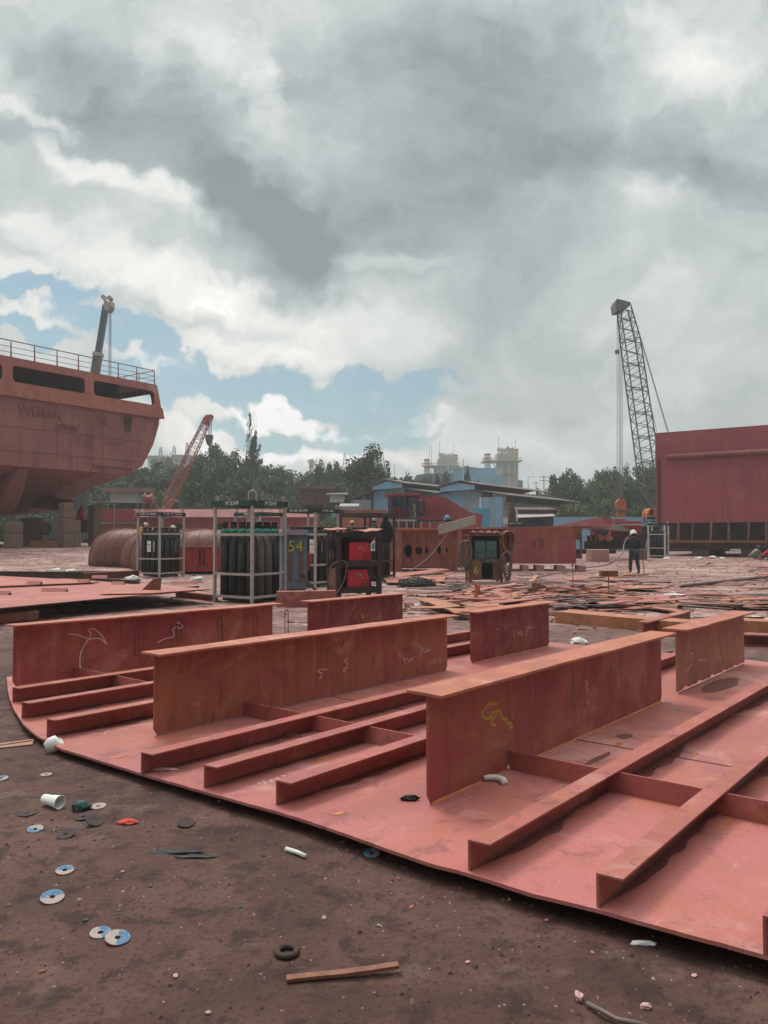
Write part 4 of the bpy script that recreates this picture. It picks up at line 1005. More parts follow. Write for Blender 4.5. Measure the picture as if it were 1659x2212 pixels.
# ------------------------------------------------------------------ rusty junction cabinet marked 6
jc = thing('junction_cabinet', 'rusty cabinet with two grey green boxes, an open bottom and a yellow 6', 'cabinet', gp(1050, 1259), R(4))
JW, JD, JH = 1.02, .7, 1.52
for sx in (-1, 1):
    mb = MB(); mb.bx(sx * JW / 2 - .04, sx * JW / 2 + .04, 0, .08, 0, JH); mb.build('post', M_['brown'], jc)
    mb = MB(); mb.bx(sx * JW / 2 - .04, sx * JW / 2 + .04, JD - .08, JD, 0, JH); mb.build('post', M_['brown'], jc)
    mb = MB(); mb.bx(sx * JW / 2 - .012, sx * JW / 2 + .012, .081, JD - .081, .12, JH - .02); mb.build('side_plate', M_['brown'], jc)
mb = MB(); mb.bx(-JW / 2 + .05, JW / 2 - .05, JD - .03, JD - .01, .1, JH); mb.build('back_plate', M_['black'], jc)
mb = MB(); mb.bx(-JW / 2 - .06, JW / 2 + .06, -.08, JD + .06, JH, JH + .035); mb.build('top_plate', M_['brown'], jc)
mb = MB(); mb.bx(-JW / 2 + .041, JW / 2 - .041, -.01, JD - .1, .72, .76); mb.build('shelf', M_['brown'], jc)
mb = MB(); mb.bx(-JW / 2 + .041, JW / 2 - .041, .02, JD - .04, .1, .14); mb.build('floor', M_['darksteel'], jc)
for k, x in enumerate((-.19, .19)):
    mb = MB(); mb.bx(x - .18, x + .18, .0, .4, .78, 1.36); bx_ = mb.build('control_box', M_['teal'], jc, bevel=.01)
    mb = MB(); mb.bx(x - .15, x + .15, -.012, -.001, 1.08, 1.32); mb.build('panel', plain('panel_face', (.09, .15, .155), .35, .2), bx_)
    mb = MB(); mb.lathe([(.02, 0), (.02, .03), (.0, .03)], 10, (x + .09, -.002, .9), Matrix.Rotation(R(90), 3, 'X')); mb.build('knob', M_['galv'], bx_)
for x0, x1, rz in ((-.50, -.16, -16), (.20, .48, 14)):
    mb = MB(M=Matrix.Translation(((x0 + x1) / 2, -.06, .43)) @ Matrix.Rotation(R(rz), 4, 'Z')); w = (x1 - x0) / 2
    mb.extr([(-w, 0, -.35), (w, 0, -.33), (w, 0, .20), (w - .08, 0, .32), (-w, 0, .34)], (0, .015, 0)); dd = mb.build('door_leaf', steel('door_rust', (.25, .12, .075), s=3), jc)
text('6', .36, M_['ymark'], jc, onwall((-.35, -.16, .40), (.96, -.27, 0)), 'sprayed_number')
def coil(label, c, w, h, n, r, mat, seed):
    rn = random.Random(seed); mb = MB()
    for k in range(n):
        a, b = rn.uniform(.6, 1) * w, rn.uniform(.75, 1) * h; ox, oy = rn.uniform(-.05, .05), rn.uniform(-.12, .05)
        mb.path([tuple(V(c) + V((ox + a * math.sin(u) * (.6 + .4 * math.sin(u / 2 + 1.6) ** 2), oy + .05 * math.cos(3 * u + k), -b + b * math.cos(u)))) for u in [2 * math.pi * q / 22 for q in range(22)]], r, 6, closed=True)
    return solidw('cable_coil', mb, M_[mat], label, 'cable', 'cable coils', smooth=True)
coil('grey coil of cable hanging on the left side of the junction cabinet', jc.location + V((-.68, -.05, 1.36)), .24, .5, 12, .018, 'cablegrey', 1)
coil('dark coil of cable hanging on the right side of the junction cabinet', jc.location + V((.66, -.05, 1.0)), .2, .48, 9, .018, 'cablegrey', 2)
coil('brown hose looped over the top right corner of the junction cabinet', jc.location + V((.7, .1, 1.66)), .26, .42, 6, .03, 'brown', 5)
mb = MB()
for k in range(4): mb.path(smoothline([tuple(jc.location + V(p)) for p in ((-.2 + .12 * k, .0, .80), (-.24 + .13 * k, -.1, .72), (-.1 + .14 * k, -.12, .66), (.2 + .1 * k, -.1, .74 - .1 * k), (.5, -.1, .45))], 5), .014, 6)
solidw('cable_tangle', mb, M_['cablegrey'], 'grey cables drooping from the two boxes of the junction cabinet', 'cable', smooth=True)
for k in range(4):
    mb = MB(); crumple(mb, (0, 0, .05), (.12, .12, .07), rs); solid('scrap_lump', mb, M_['brown'], jc.location + V((-.4 + .25 * k, .1, JH + .036)), 'rusty lump lying on top of the junction cabinet', 'scrap steel', 'rusty lumps on the junction cabinet')

# ------------------------------------------------------------------ the ship block in the middle
hb = thing('double_bottom_block', 'rusty ship block with an oval manhole and round holes in its side', 'ship block', (yp(838, 1155, 32.6) - V((0, 0, H))), R(3))
hb.location.z = 0.03
def wall(xa, xb, z0, z1, holes, y_, mat, name, tt=.03):
    mb = MB(); mb.holed([(xa, z0), (xb, z0), (xb, z1), (xa, z1)], holes, tt, lambda a, b, c: (a, y_ + c, b)); return mb.build(name, mat, hb)
PX_ = 32.6 / 1662.0
def hx(px): return (px - 838) * PX_
def hz(py): return H - (py - 1155) * PX_ - .03
wall(hx(838), hx(868), hz(1234), hz(1143), [circ(hx(851) + .02, hz(1163 + 20), .22, .40)] if False else [], -.10, M_['blockred'], 'end_web')
holes = [rrect(hx(874), hx(891), hz(1206), hz(1174), .30, 8), circ(hx(905.5), hz(1190), .15, .17), circ(hx(923), hz(1190), .07, .13), circ(hx(950), hz(1188), .09, .16), circ(hx(967), hz(1188), .05, .13)]
wall(hx(866), hx(990), hz(1226), hz(1145), holes, .15, M_['blockred'], 'floor_web')
wall(hx(948), hx(989), hz(1234), hz(1226) + .02, [], .12, M_['blockred'], 'web_foot')
mb = MB(); mb.bx(hx(838), hx(992), -.18, 1.9, hz(1145), hz(1140)); mb.build('top_plate', M_['scrap'], hb)
mb = MB(); mb.extr([(hx(838), -.12, hz(1145)), (hx(990), -.12, hz(1145)), (hx(990), .14, hz(1148)), (hx(838), .14, hz(1154))], (0, .01, 0)); mb.build('top_lip', M_['blockred'], hb)
mb = MB(); mb.bx(hx(838), hx(990), .2, 1.9, hz(1228), hz(1226)); mb.build('bottom_plate', M_['blockred'], hb)
mb = MB(); mb.bx(hx(838), hx(990), 1.88, 1.91, hz(1226), hz(1145)); mb.build('back_web', M_['darksteel'], hb)
for px in (868, 905, 932, 988): 
    mb = MB(); mb.bx(hx(px), hx(px) + .02, .19, 1.87, hz(1226), hz(1145)); mb.build('bracket', M_['brown'], hb)
mb = MB(); mb.bx(hx(1003), hx(1102), .5, .53, hz(1222), hz(1142)); mb.build('recess_web', M_['blockred'], hb)
mb = MB(); mb.bx(hx(992), hx(1104), -.1, 2.2, hz(1143), hz(1139)); mb.build('deck_plate', M_['scrap'], hb)
mb = MB(); mb.bx(hx(1102), hx(1249), -.05, -.02, hz(1218), hz(1139)); sp_ = mb.build('side_plate', steel('side_plate_paint', (.34, .075, .072), rust=(.36, .11, .08), dark=(.2, .06, .055), pale=(.45, .17, .15), s=.8, a_rust=.5, a_dark=.5, streak=.35), hb)
mb = MB()
for cx, y0, y1, w in ((1156, 1167, 1180, .05), (1172, 1162, 1186, .06)):
    pts = rrect(hx(cx) - w, hx(cx) + w, hz(y1), hz(y0), w * .95, 5); pts.append(pts[0]); ribbon(mb, [(a, -.055, b) for a, b in pts], .028, (0, 1, 0), 1)
mb.build('burn_mark', M_['slot'], sp_)
mb = MB(); mb.bx(hx(1102), hx(1249), -.01, 2.2, hz(1143), hz(1141)); mb.build('deck_plate', M_['scrap'], hb)
wall(hx(1249), hx(1269), hz(1208), hz(1139), [rrect(hx(1249.5), hx(1265), hz(1197), hz(1165), .16, 6)], .35, M_['brown'], 'end_web')
mb = MB(); mb.bx(hx(1250), hx(1269), .0, .345, hz(1165) + .06, hz(1165) + .09); mb.build('lip', M_['brown'], hb)
mb = MB(); mb.bx(hx(1102), hx(1269), 2.1, 2.2, .25, hz(1145)); mb.build('back_web', M_['darksteel'], hb)
for a, b in ((1080, 1100), (1130, 1142), (1160, 1176), (1205, 1222), (1252, 1266)):
    mb = MB(); mb.bx(hx(a), hx(b), .05, .9, 0, .24); solid('timber_support', mb, M_['concred'], hb.location - V((0, 0, .03)), 'squat support block under the red side plate of the ship block', 'support block', 'support blocks under the ship block')
# white ribbed sheet on top
sheet = MB(); A_ = yp(945, 1136, 32.2); Bq = yp(1026, 1113, 32.2); dn = V((.05, -.05, -.38)); N = 20; e = (Bq - A_)
prev = None
for i in range(N + 1):
    k = i / N; z = (0, 0, .05, .05, 0)[i % 5]
    p0 = A_ + dn * k + V((0, -z, z * .6)); p1 = p0 + e; c = (sheet.v(p0), sheet.v(p1), sheet.v(p0 + V((0, .01, .01))), sheet.v(p1 + V((0, .01, .01))))
    if prev:
        sheet.face([prev[0], prev[1], c[1], c[0]]); sheet.face([prev[2], prev[3], c[3], c[2]]); sheet.face([prev[0], c[0], c[2], prev[2]]); sheet.face([prev[1], c[1], c[3], prev[3]])
    prev = c
solidw('roof_sheet', sheet, M_['sheetwhite'], 'cream ribbed roofing sheet tilted on top of the ship block', 'sheet')
mb = MB(); mb.path(smoothline([tuple(yp(*p)) for p in ((968, 1150, 32.2), (950, 1175, 31.8), (925, 1205, 31.4), (895, 1228, 30.8), (870, 1243, 30))], 6), .02, 6); solidw('hose', mb, M_['cablegrey'], 'pale hose hanging from the ship block down to the cable heap', 'hose', smooth=True)
# plates and cable heap in front of the block
def plate(name, pts, z, tck, mat, label, cat='steel plate', group=None, sag=0):
    mb = MB(); P = [zp(px, py, z + (zz_ if False else 0)) for px, py in pts]; base = V((sum(p.x for p in P) / len(P), sum(p.y for p in P) / len(P), 0)); base.z = gz(base.x, base.y)
    mb.off = base; mb.prism([(p.x, p.y) for p in P], z - tck, z); o = mb.build(name, M_[mat], None); o.location = base
    o.data.transform(Matrix.Translation((0, 0, 0))); return tag(o, label, cat, group)
plate('steel_plate', [(828, 1247), (930, 1243), (968, 1240), (960, 1252), (905, 1259), (836, 1258)], .10, .012, 'scrap', 'lower pink plate lying in front of the ship block')
mb = MB(); pts = [yp(832, 1243, 29.5), yp(952, 1228.5, 31), yp(972, 1231, 30.3), yp(860, 1247, 29)]
mb.extr(pts, (0, 0, .015)); solidw('steel_plate', mb, M_['scrap'], 'pink plate tilted up on the heap before the manhole', 'steel plate')
mb = MB(); mb.extr([yp(905, 1240, 30.6), yp(975, 1236, 30.9), yp(975, 1241, 30.5), yp(905, 1248, 30.2)], (0, .05, -.05)); solidw('channel_offcut', mb, M_['stiff'], 'red channel offcut lying on the plates before the block', 'scrap steel')
mb = MB(); rn = random.Random(5); c0 = gp(900, 1266)
for k in range(26):
    a, b = rn.uniform(.2, .55), rn.uniform(.15, .4); ox, oy, oz = rn.uniform(-.15, .15), rn.uniform(-.2, .2), rn.uniform(.02, .34)
    mb.path([tuple(c0 + V((ox + a * math.cos(u), oy + b * math.sin(u), max(.02, oz * (1 - (a / .8)) + .05 * math.sin(2 * u + k))))) for u in [2 * math.pi * q / 20 for q in range(20)]], .016, 6, closed=True)
solidw('cable_heap', mb, M_['cable'], 'black heap of coiled cable before the pink plates', 'cable', smooth=True)
mb = MB()
for k in range(10):
    x0 = rn.uniform(850, 1000); y0 = rn.uniform(1252, 1275)
    mb.path(smoothline([tuple(gp(x0 + rn.uniform(-40, 40) + 26 * q, y0 + rn.uniform(-6, 6), rn.uniform(.02, .10))) for q in range(5)], 5), rn.uniform(.012, .02), 6)
solidw('hose_tangle', mb, M_['cablegrey'], 'tangle of dusty hoses on the ground before the ship block', 'hose', smooth=True)

# ------------------------------------------------------------------ curved rusty shells, red bin, beams and plates at the left
for k, (px, ry) in enumerate(((170, 1143), (236, 1146), (262, 1148), (290, 1146), (330, 1144))):
    Y = 34.0 - k * .8; b0 = yp(px, 1222, Y); b0.z = gz(b0.x, b0.y); ztop = H + (1155 - ry) / 1662 * Y - b0.z; mb = MB(); nu, nv = 22, 12; rx, ryd = 1.9, 1.25; e_ = 2.8
    cur = lambda q: math.copysign(abs(q) ** (2 / e_), q)
    for dd in (0, .03):   # outer and inner skin of a bilge plate pressed to a double curve
        grid = []
        for i in range(nu + 1):
            ph = math.pi * (1 + .95 * i / nu)   # from the left edge round the front
            grid.append([mb.v((rx + (rx - dd) * cur(math.cos(la)) * math.cos(ph), ryd + (ryd - dd) * cur(math.cos(la)) * math.sin(ph), (ztop - dd) * cur(math.sin(la)))) for la in [math.pi / 2 * j / nv for j in range(nv + 1)]])
        for i in range(nu):
            for j in range(nv): mb.face([grid[i][j], grid[i + 1][j], grid[i + 1][j + 1], grid[i][j + 1]])
        if dd == 0: g0 = grid
    for i in range(nu): mb.face([g0[i][0], g0[i + 1][0], grid[i + 1][0], grid[i][0]])
    for i in (0, nu):
        for j in range(nv): mb.face([g0[i][j], g0[i][j + 1], grid[i][j + 1], grid[i][j]])
    edge_pts = [(rx - (rx + .02) * cur(math.cos(la)) , ryd, ztop * cur(math.sin(la)) + .02) for la in [math.pi / 2 * j / nv for j in range(nv + 1)]]
    shp = solid('curved_shell_plate', mb, M_['shell'], b0, ['leftmost curved rusty shell plate standing under the ship stern', 'second curved rusty shell plate from the ship, in front of the leftmost', 'third curved rusty shell plate from the ship', 'fourth curved rusty shell plate, just left of the gas rack', 'rightmost curved rusty shell plate, showing behind the gas rack'][k], 'shell plate', 'row of curved rusty shell plates', rotz=0, smooth=True)
    mb = MB(); mb.path(edge_pts, .05, 6); mb.build('edge_flat', M_['blockred'], shp)
    for ph in (1.15, 1.3, 1.45, 1.6):
        mb = MB(); mb.path([(rx + (rx + .005) * cur(math.cos(la)) * math.cos(math.pi * ph), ryd + (ryd + .005) * cur(math.cos(la)) * math.sin(math.pi * ph), ztop * cur(math.sin(la))) for la in [math.pi / 2 * j / nv for j in range(nv + 1)]], .016, 5); mb.build('weld_seam', M_['brown'], shp)
# curved plates right of rack B
for k, px in enumerate((395, 440)):
    Y = 33.0 - k; b0 = yp(px, 1225, Y); b0.z = gz(b0.x, b0.y); mb = MB(); n = 14; pts = []
    for q in range(n + 1): a = math.pi - math.pi * .5 * q / n; pts.append((1.3 + 1.3 * math.cos(a), 1.72 * math.sin(a)))
    for (a0, b0_), (a1, b1) in zip(pts, pts[1:]): mb.hexa([(a0, 0, b0_), (a1, 0, b1), (a1, 1.2, b1), (a0, 1.2, b0_), (a0, 0, b0_ + .025), (a1, 0, b1 + .025), (a1, 1.2, b1 + .025), (a0, 1.2, b0_ + .025)])
    solid('curved_shell_plate', mb, M_['blockred'], b0, ['curved plate rising behind the left half of the red bin', 'curved plate rising behind the right half of the red bin'][k], 'shell plate', smooth=True)
bn = thing('scrap_bin', 'bright red steel scrap bin painted with a black 11', 'bin', gp(431, 1241), R(3))
mb = MB(); BW_, BD_, BH_ = 1.66, 1.1, 1.02
mb.hexa([(-BW_ / 2, 0, .12), (BW_ / 2, 0, .12), (BW_ / 2, BD_, .12), (-BW_ / 2, BD_, .12), (-BW_ / 2 - .03, -.04, BH_ + .05), (BW_ / 2 + .03, -.04, BH_ + .05), (BW_ / 2 + .03, BD_ + .04, BH_ + .05), (-BW_ / 2 - .03, BD_ + .04, BH_ + .05)]); mb.build('bin_body', M_['binred'], bn)
mb = MB(); mb.bx(-BW_ / 2 - .09, BW_ / 2 + .06, -.09, BD_ + .08, BH_ + .051, BH_ + .085); mb.build('rim', M_['brown'], bn)
for sx in (-1, 1):
    mb = MB(); mb.bx(sx * .6 - .06, sx * .6 + .06, .1, BD_ - .1, 0, .119); mb.build('skid', M_['darksteel'], bn)
for k, x in enumerate((.02, .18)):
    mb = MB(); mb.box((x, -.05, .68), (.06, .012, .56)); mb.box((x + .02, -.05, .39), (.10, .013, .06)); mb.box((x - .02, -.05, .95), (.09, .013, .06)); mb.build('painted_digit', M_['black'], bn)

# large pink plate at the left, propped up on beams, with angle clips on it
LP = [(-60, 1322), (0, 1313), (250, 1290), (380, 1279), (456, 1273), (395, 1268), (330, 1261), (285, 1262), (235, 1257), (120, 1250), (0, 1244), (-70, 1242)]
lz = .30
P = [zp(px, py, lz) for px, py in LP]
lpl = thing('large_deck_plate', 'large flat pink primed plate propped off the ground at the left', 'steel plate', V((P[1].x, P[1].y, 0)))
mb = MB(off=lpl.location); mb.prism([(p.x, p.y) for p in P], lz - .014, lz); mb.build('plate_sheet', M_['plate'], lpl)
mb = MB(); P2 = [zp(px, py, lz + .03) for px, py in ((215, 1283), (330, 1281), (452, 1272), (395, 1267.5), (330, 1260), (292, 1262), (262, 1272))]; mb.off = V((P2[0].x, P2[0].y, lz + .001)); mb.prism([(p.x, p.y) for p in P2], lz + .018, lz + .03); o_ = mb.build('steel_plate', M_['scrap']); o_.location = V((P2[0].x, P2[0].y, lz + .001)); tag(o_, 'smaller pink plate lying on the right end of the large pink plate', 'steel plate')
mb = MB(); P2 = [zp(px, py, lz + .05) for px, py in ((-60, 1268), (90, 1262), (215, 1257), (150, 1250), (-60, 1250))]; mb.off = V((P2[0].x, P2[0].y, lz + .001)); mb.prism([(p.x, p.y) for p in P2], lz + .03, lz + .05); o_ = mb.build('steel_plate', M_['plate']); o_.location = V((P2[0].x, P2[0].y, lz + .001)); tag(o_, 'thin pink plate lying along the far left side of the large pink plate', 'steel plate')
mb = MB(off=lpl.location)
mb.bar(zp(20, 1304, lz - .08), zp(430, 1271, lz - .08), .012, .13); mb.build('under_stiffener', M_['darksteel'], lpl)
for k, (px, py, l, lab) in enumerate(((118, 1278, .55, 'front'), (75, 1262, .35, ''), (180, 1258, .3, ''), (398, 1262.5, .62, ''), (2, 1285, .4, ''), (255, 1263, .32, ''), (215, 1249, .4, ''))):
    p = zp(px, py, lz + (.031 if k in (3,) else .051 if k in (1, 2, 6) else .001)); mb = MB(); r = .075
    mb.extr([(0, -r, 0), (0, -r + .012, 0), (0, 0, r - .012), (0, r - .012, 0), (0, r, 0), (0, 0, r + .006)], (l, 0, 0))
    solid('angle_offcut', mb, M_['stiff'], p - V((l / 2, 0, 0)), ['angle offcut nearest the front edge of the large pink plate', 'angle offcut left of the middle on the large pink plate', 'angle offcut near the back of the large pink plate', 'angle offcut at the right tip of the large pink plate', 'angle offcut cut by the left photo edge on the large pink plate', 'angle offcut right of the upright bracket on the large pink plate', 'angle offcut at the far edge of the large pink plate'][k], 'angle offcut', 'angle offcuts on the large pink plate', rotz=rs.uniform(-.15, .15))
p = zp(328, 1279, lz + .001) if False else zp(333, 1276, lz + .001)
p = zp(325, 1277, lz + .001)
mb = MB(); mb.extr([(-.22, 0, 0), (.22, 0, 0), (.24, 0, .30), (.06, 0, .27)], (0, .015, 0)); mb.extr([(-.22, .016, 0), (.22, .016, 0), (.22, .2, 0), (-.22, .2, 0)], (0, 0, .012))
solid('bracket', mb, M_['brown'], p, 'upright rusty bracket standing on the large pink plate', 'bracket')
def lbeam(a, b, w, h, mat, label, name='steel_beam', z=0, group=None):
    A, B = gp(*a), gp(*b); A.z = gz(A.x, A.y) + z; B.z = gz(B.x, B.y) + z
    d = (B - A).normalized(); s_ = V((-d.y, d.x, 0)).normalized(); mb = MB()
    t_ = .022
    pts = [(-w / 2, 0), (w / 2, 0), (w / 2, t_), (.012, t_), (.012, h - t_), (w / 2, h - t_), (w / 2, h), (-w / 2, h), (-w / 2, h - t_), (-.012, h - t_), (-.012, t_), (-w / 2, t_)]
    mb.extr([A + s_ * x + V((0, 0, q)) for x, q in pts], B - A); return solidw(name, mb, M_[mat], label, 'steel beam', group)
def cbox(a, b, w, h, mat, label, name='box_beam', z=0, hollow=False):
    A, B = gp(*a), gp(*b); A.z = gz(A.x, A.y) + z; B.z = gz(B.x, B.y) + z
    d = (B - A).normalized(); s_ = V((-d.y, d.x, 0)).normalized(); mb = MB()
    if hollow:
        mb.holed(rrect(-w / 2, w / 2, 0, h, .05, 3), [rrect(-w / 2 + .03, w / 2 - .03, .03, h - .03, .03, 3)], (B - A).length, lambda x, y_, c: A + s_ * x + V((0, 0, y_)) + d * c)
    else: mb.extr([A - s_ * w / 2, A + s_ * w / 2, A + s_ * w / 2 + V((0, 0, h)), A - s_ * w / 2 + V((0, 0, h))], B - A)
    return solidw(name, mb, M_[mat], label, 'steel beam')
cbox((-60, 1352), (72, 1340), .42, .20, 'brown', 'rusty hollow box beam under the corner of the large pink plate', hollow=True)
lbeam((182, 1254), (300, 1247), .22, .26, 'brown', 'rust brown beam with yellow smears lying before the curved shells')
lbeam((-30, 1248), (190, 1250), .2, .24, 'darksteel', 'dark beam lying at the far side of the large pink plate')
lbeam((300, 1262), (205, 1256), .12, .12, 'darksteel', 'thin dark bar lying between the pink plate and the left rack')
lbeam((380, 1290), (470, 1300), .25, .17, 'stiff', 'short red beam under the right tip of the large pink plate')
lbeam((140, 1238), (300, 1240), .1, .1, 'darksteel', 'low dark bar at the foot of the curved shells')
for k, (px, py, s3) in enumerate(((286, 1253, (.3, .12, .1)), (519 / 1.0 * 0 + 519, 1290, (.1, .06, .06)), (525, 1256, (.2, .1, .08)), (428, 1283, (.16, .06, .05)), (82, 1197, (.35, .12, .1)), (122, 1196, (.3, .12, .16)), (155, 1196, (.3, .12, .12)), (425, 1256, (.22, .1, .12)))):
    mb = MB(); crumple(mb, (0, 0, s3[2] * .4), s3, rs); solid('white_litter', mb, M_['paper'], gp(px, py, .0), ['white bent cup lying before the beam at the curved shells', 'tiny white scrap before the nearest gas rack', 'white knot of cloth lying near the left gas rack', 'white flat scrap under the large pink plate edge', 'leftmost white scrap on the ground under the ship', 'middle white scrap on the ground under the ship', 'rightmost white scrap on the ground under the ship', 'white rag in front of the red bin'][k], 'litter')

# ------------------------------------------------------------------ beams, plates and scrap on the worked ground to the right
lbeam((1389, 1373), (1490, 1343), .16, .21, 'web', 'short dull red beam lying behind the far end of the nearest girder')
cbox((1215, 1342), (1490, 1368), .5, .19, 'scrapor', 'long orange brown box beam lying across behind the panel')
cbox((1540, 1362), (1760, 1372), .4, .2, 'scrapor', 'pale orange box beam at the right edge behind the scalloped girder')
lbeam((1590, 1392), (1760, 1400), .3, .16, 'web_dark', 'dark red beam at the right edge, nearest of the pair there')
# torn stump, bracket, rods
p = gp(1027, 1303); mb = MB(); Ys = p.y
outl = [((1500 + x * .4822) / 1.8228, (1900 + y * .4822) / 1.8228) for x, y in ((742, 975), (800, 985), (796, 930), (790, 900), (812, 872), (808, 850), (832, 832), (812, 820), (785, 826), (760, 810), (736, 814), (748, 830), (768, 846), (766, 868), (775, 890), (758, 925))]
for k, (dy_, sx_) in enumerate(((0, 1), (.07, .96))):
    pts = [yp(px, py, Ys + dy_ + .05 * mnoise.noise(V((px * .1, py * .1, k)))) for px, py in outl]
    if k == 0: ra = [mb.v(q) for q in pts]
    else: rb_ = [mb.v(q) for q in pts]
mb.face(ra[::-1]); mb.face(rb_)
for i in range(len(ra)): mb.face([ra[i], ra[(i + 1) % len(ra)], rb_[(i + 1) % len(ra)], rb_[i]])
solidw('torn_steel_stump', mb, M_['scrapor'], 'torn orange rusted stump of steel standing in the scrap', 'scrap steel')
mb = MB(); mb.extr([yp(1147, 1279, 19.6), yp(1179, 1286, 19.6), yp(1181, 1266, 19.6), yp(1150, 1258, 19.6)], (0, .02, 0)); solidw('upright_plate', mb, M_['brown'], 'small rusty plate standing on edge among the scrap strips', 'steel plate')
st = thing('rod_stand', 'rusty box head on a thin upright rod in the scrap', 'stand', gp(1315, 1296), 0)
mb = MB(); mb.tube((0, 0, 0), (0, 0, .56), .012, 8); mb.build('rod', M_['brown'], st)
mb = MB(); mb.box((0, 0, .63), (.40, .2, .14)); mb.build('head_box', M_['brown'], st)
mb = MB(); q = gp(1238, 1290); mb.tube(q, q + V((0, 0, .85)), .012, 8); solidw('upright_rod', mb, M_['brown'], 'thin rusty rod standing upright left of the rod stand', 'rod')
sc = random.Random(40)
def strip(a, b, w, mat, label=None, curl=0.0, lift=.02, tck=.02, name='scrap_strip', group='scrap strips strewn across the yard'):
    A, B = gp(*a), gp(*b); d = (B - A); L = d.length; d.normalize(); s_ = V((-d.y, d.x, 0)).normalized(); N = 5; mb = MB(); prev = None
    for i in range(N + 1):
        k = i / N; p = A + d * L * k + s_ * curl * math.sin(math.pi * k); p.z = gz(p.x, p.y) + lift + .03 * math.sin(math.pi * k) * (1 if curl else .4)
        ww = w * (1 - .25 * abs(math.sin(i * 1.7 + a[0])))
        c = [mb.v(p - s_ * ww / 2), mb.v(p + s_ * ww / 2), mb.v(p + s_ * ww / 2 + V((0, 0, tck))), mb.v(p - s_ * ww / 2 + V((0, 0, tck)))]
        if prev:
            for q in range(4): mb.face([prev[q], prev[(q + 1) % 4], c[(q + 1) % 4], c[q]])
        else: mb.face(c)
        prev = c
    mb.face(prev[::-1]); return solidw(name, mb, M_[mat], label or {'scrap': 'thin pink primed offcut strip lying in the scrap across the yard', 'scrapor': 'thin orange rusted offcut strip lying in the scrap across the yard', 'brown': 'thin brown offcut strip lying in the scrap across the yard', 'darksteel': 'thin dark offcut strip lying in the scrap across the yard'}[mat], 'scrap steel', group)
strip((1010, 1289), (1420, 1318), .34, 'scrap', 'long wide pink strip running from the torn stump towards the right', lift=.05)
strip((1085, 1275), (1260, 1310), .25, 'scrapor', 'curved orange strip beside the torn stump', curl=.35)
strip((1330, 1310), (1480, 1330), .3, 'scrap', 'pink strip with a turned up end behind the girder with the chalk', lift=.06)
strip((1180, 1285), (1365, 1302), .3, 'scrap', 'pink strip crossing under the rod stand')
strip((1470, 1303), (1700, 1320), .3, 'scrap', 'long pink strip running off the right edge of the photo', lift=.03)
strip((1490, 1288), (1690, 1300), .3, 'scrap', 'upper pink strip near the right edge of the photo')
strip((1205, 1265), (1360, 1300), .18, 'scrap', 'narrow pink strip left of the rod stand')
strip((915, 1305), (1010, 1340), .5, 'scrapor', 'broad orange plate strip leaning down behind the dark red girder', lift=.12)
strip((975, 1300), (1180, 1312), .45, 'scrap', 'broad pink plate lying over the strips behind the dark red girder', lift=.1)
strip((1640, 1240), (1700, 1275), .25, 'scrap', 'pale pink plank at the right edge near the grey pipe')
mb = MB(); mb.path([tuple(gp(1470, 1266, .05)), tuple(gp(1560, 1256, .09)), tuple(gp(1690, 1243, .12))], .05, 8); solidw('steel_pipe', mb, M_['cablegrey'], 'long grey pipe lying at the right side of the yard', 'pipe', smooth=True)
mb = MB(); q = gp(1650, 1291); mb.lathe([(0, 0), (.62, 0), (.62, .02), (.55, .05), (.0, .06)], 24, q); solidw('manhole_cover', mb, M_['black'], 'black round plate lying at the right edge', 'steel plate')
def free(px, py):   # keep scattered pieces off the things already standing there
    if 1335 < px < 1395 and py < 1250: return False
    if px < 720 or py < 1208: return False
    if px < 850 and py < 1320: return False
    if 1000 < px < 1100 and py < 1268: return False
    if px < 1280 and py < 1240: return False
    if py > 1330 and px < 1230: return False
    return True
k = 0
while k < 170:
    cl = sc.random()
    if cl < .6: px, py = sc.gauss(1130, 130), sc.gauss(1290, 20)
    else: px, py = sc.uniform(900, 1659), 1215 + 120 * sc.random()
    if not free(px, py) or py > 1365: continue
    A = gp(px, py)
    ang = sc.gauss(0, .35) if sc.random() < .7 else sc.uniform(0, 3.1); L = sc.uniform(.35, 2.3); B = A + V((math.cos(ang), math.sin(ang) * .8, 0)) * L
    w = sc.choice((.05, .08, .12, .2, .3, .4)) * sc.uniform(.8, 1.2); mat = sc.choices(('scrap', 'scrapor', 'brown', 'darksteel'), (36, 16, 26, 22))[0]
    # back to picture units is not needed: build straight from the ground points
    mb = MB(); d = (B - A).normalized(); s_ = V((-d.y, d.x, 0)); N = 4; prev = None; cu = sc.uniform(-.15, .15); li = sc.uniform(.005, .14); til = sc.uniform(-.10, .16)
    for i in range(N + 1):
        q = i / N; p = A + (B - A) * q + s_ * cu * math.sin(math.pi * q); p.z = gz(p.x, p.y) + li + til * q; ww = w * sc.uniform(.75, 1.1); up_ = V((0, 0, .012)); tw = V((0, 0, sc.uniform(-.02, .02)))
        c = [mb.v(p - s_ * ww / 2 - tw), mb.v(p + s_ * ww / 2 + tw), mb.v(p + s_ * ww / 2 + up_ + tw), mb.v(p - s_ * ww / 2 + up_ - tw)]
        if prev:
            for r_ in range(4): mb.face([prev[r_], prev[(r_ + 1) % 4], c[(r_ + 1) % 4], c[r_]])
        else: mb.face(c)
        prev = c
    mb.face(prev[::-1])
    solidw('scrap_strip', mb, M_[mat], {'scrap': 'thin pink primed offcut strip lying in the scrap across the yard', 'scrapor': 'thin orange rusted offcut strip lying in the scrap across the yard', 'brown': 'thin brown offcut strip lying in the scrap across the yard', 'darksteel': 'thin dark offcut strip lying in the scrap across the yard'}[mat], 'scrap steel', 'scrap strips strewn across the yard'); k += 1
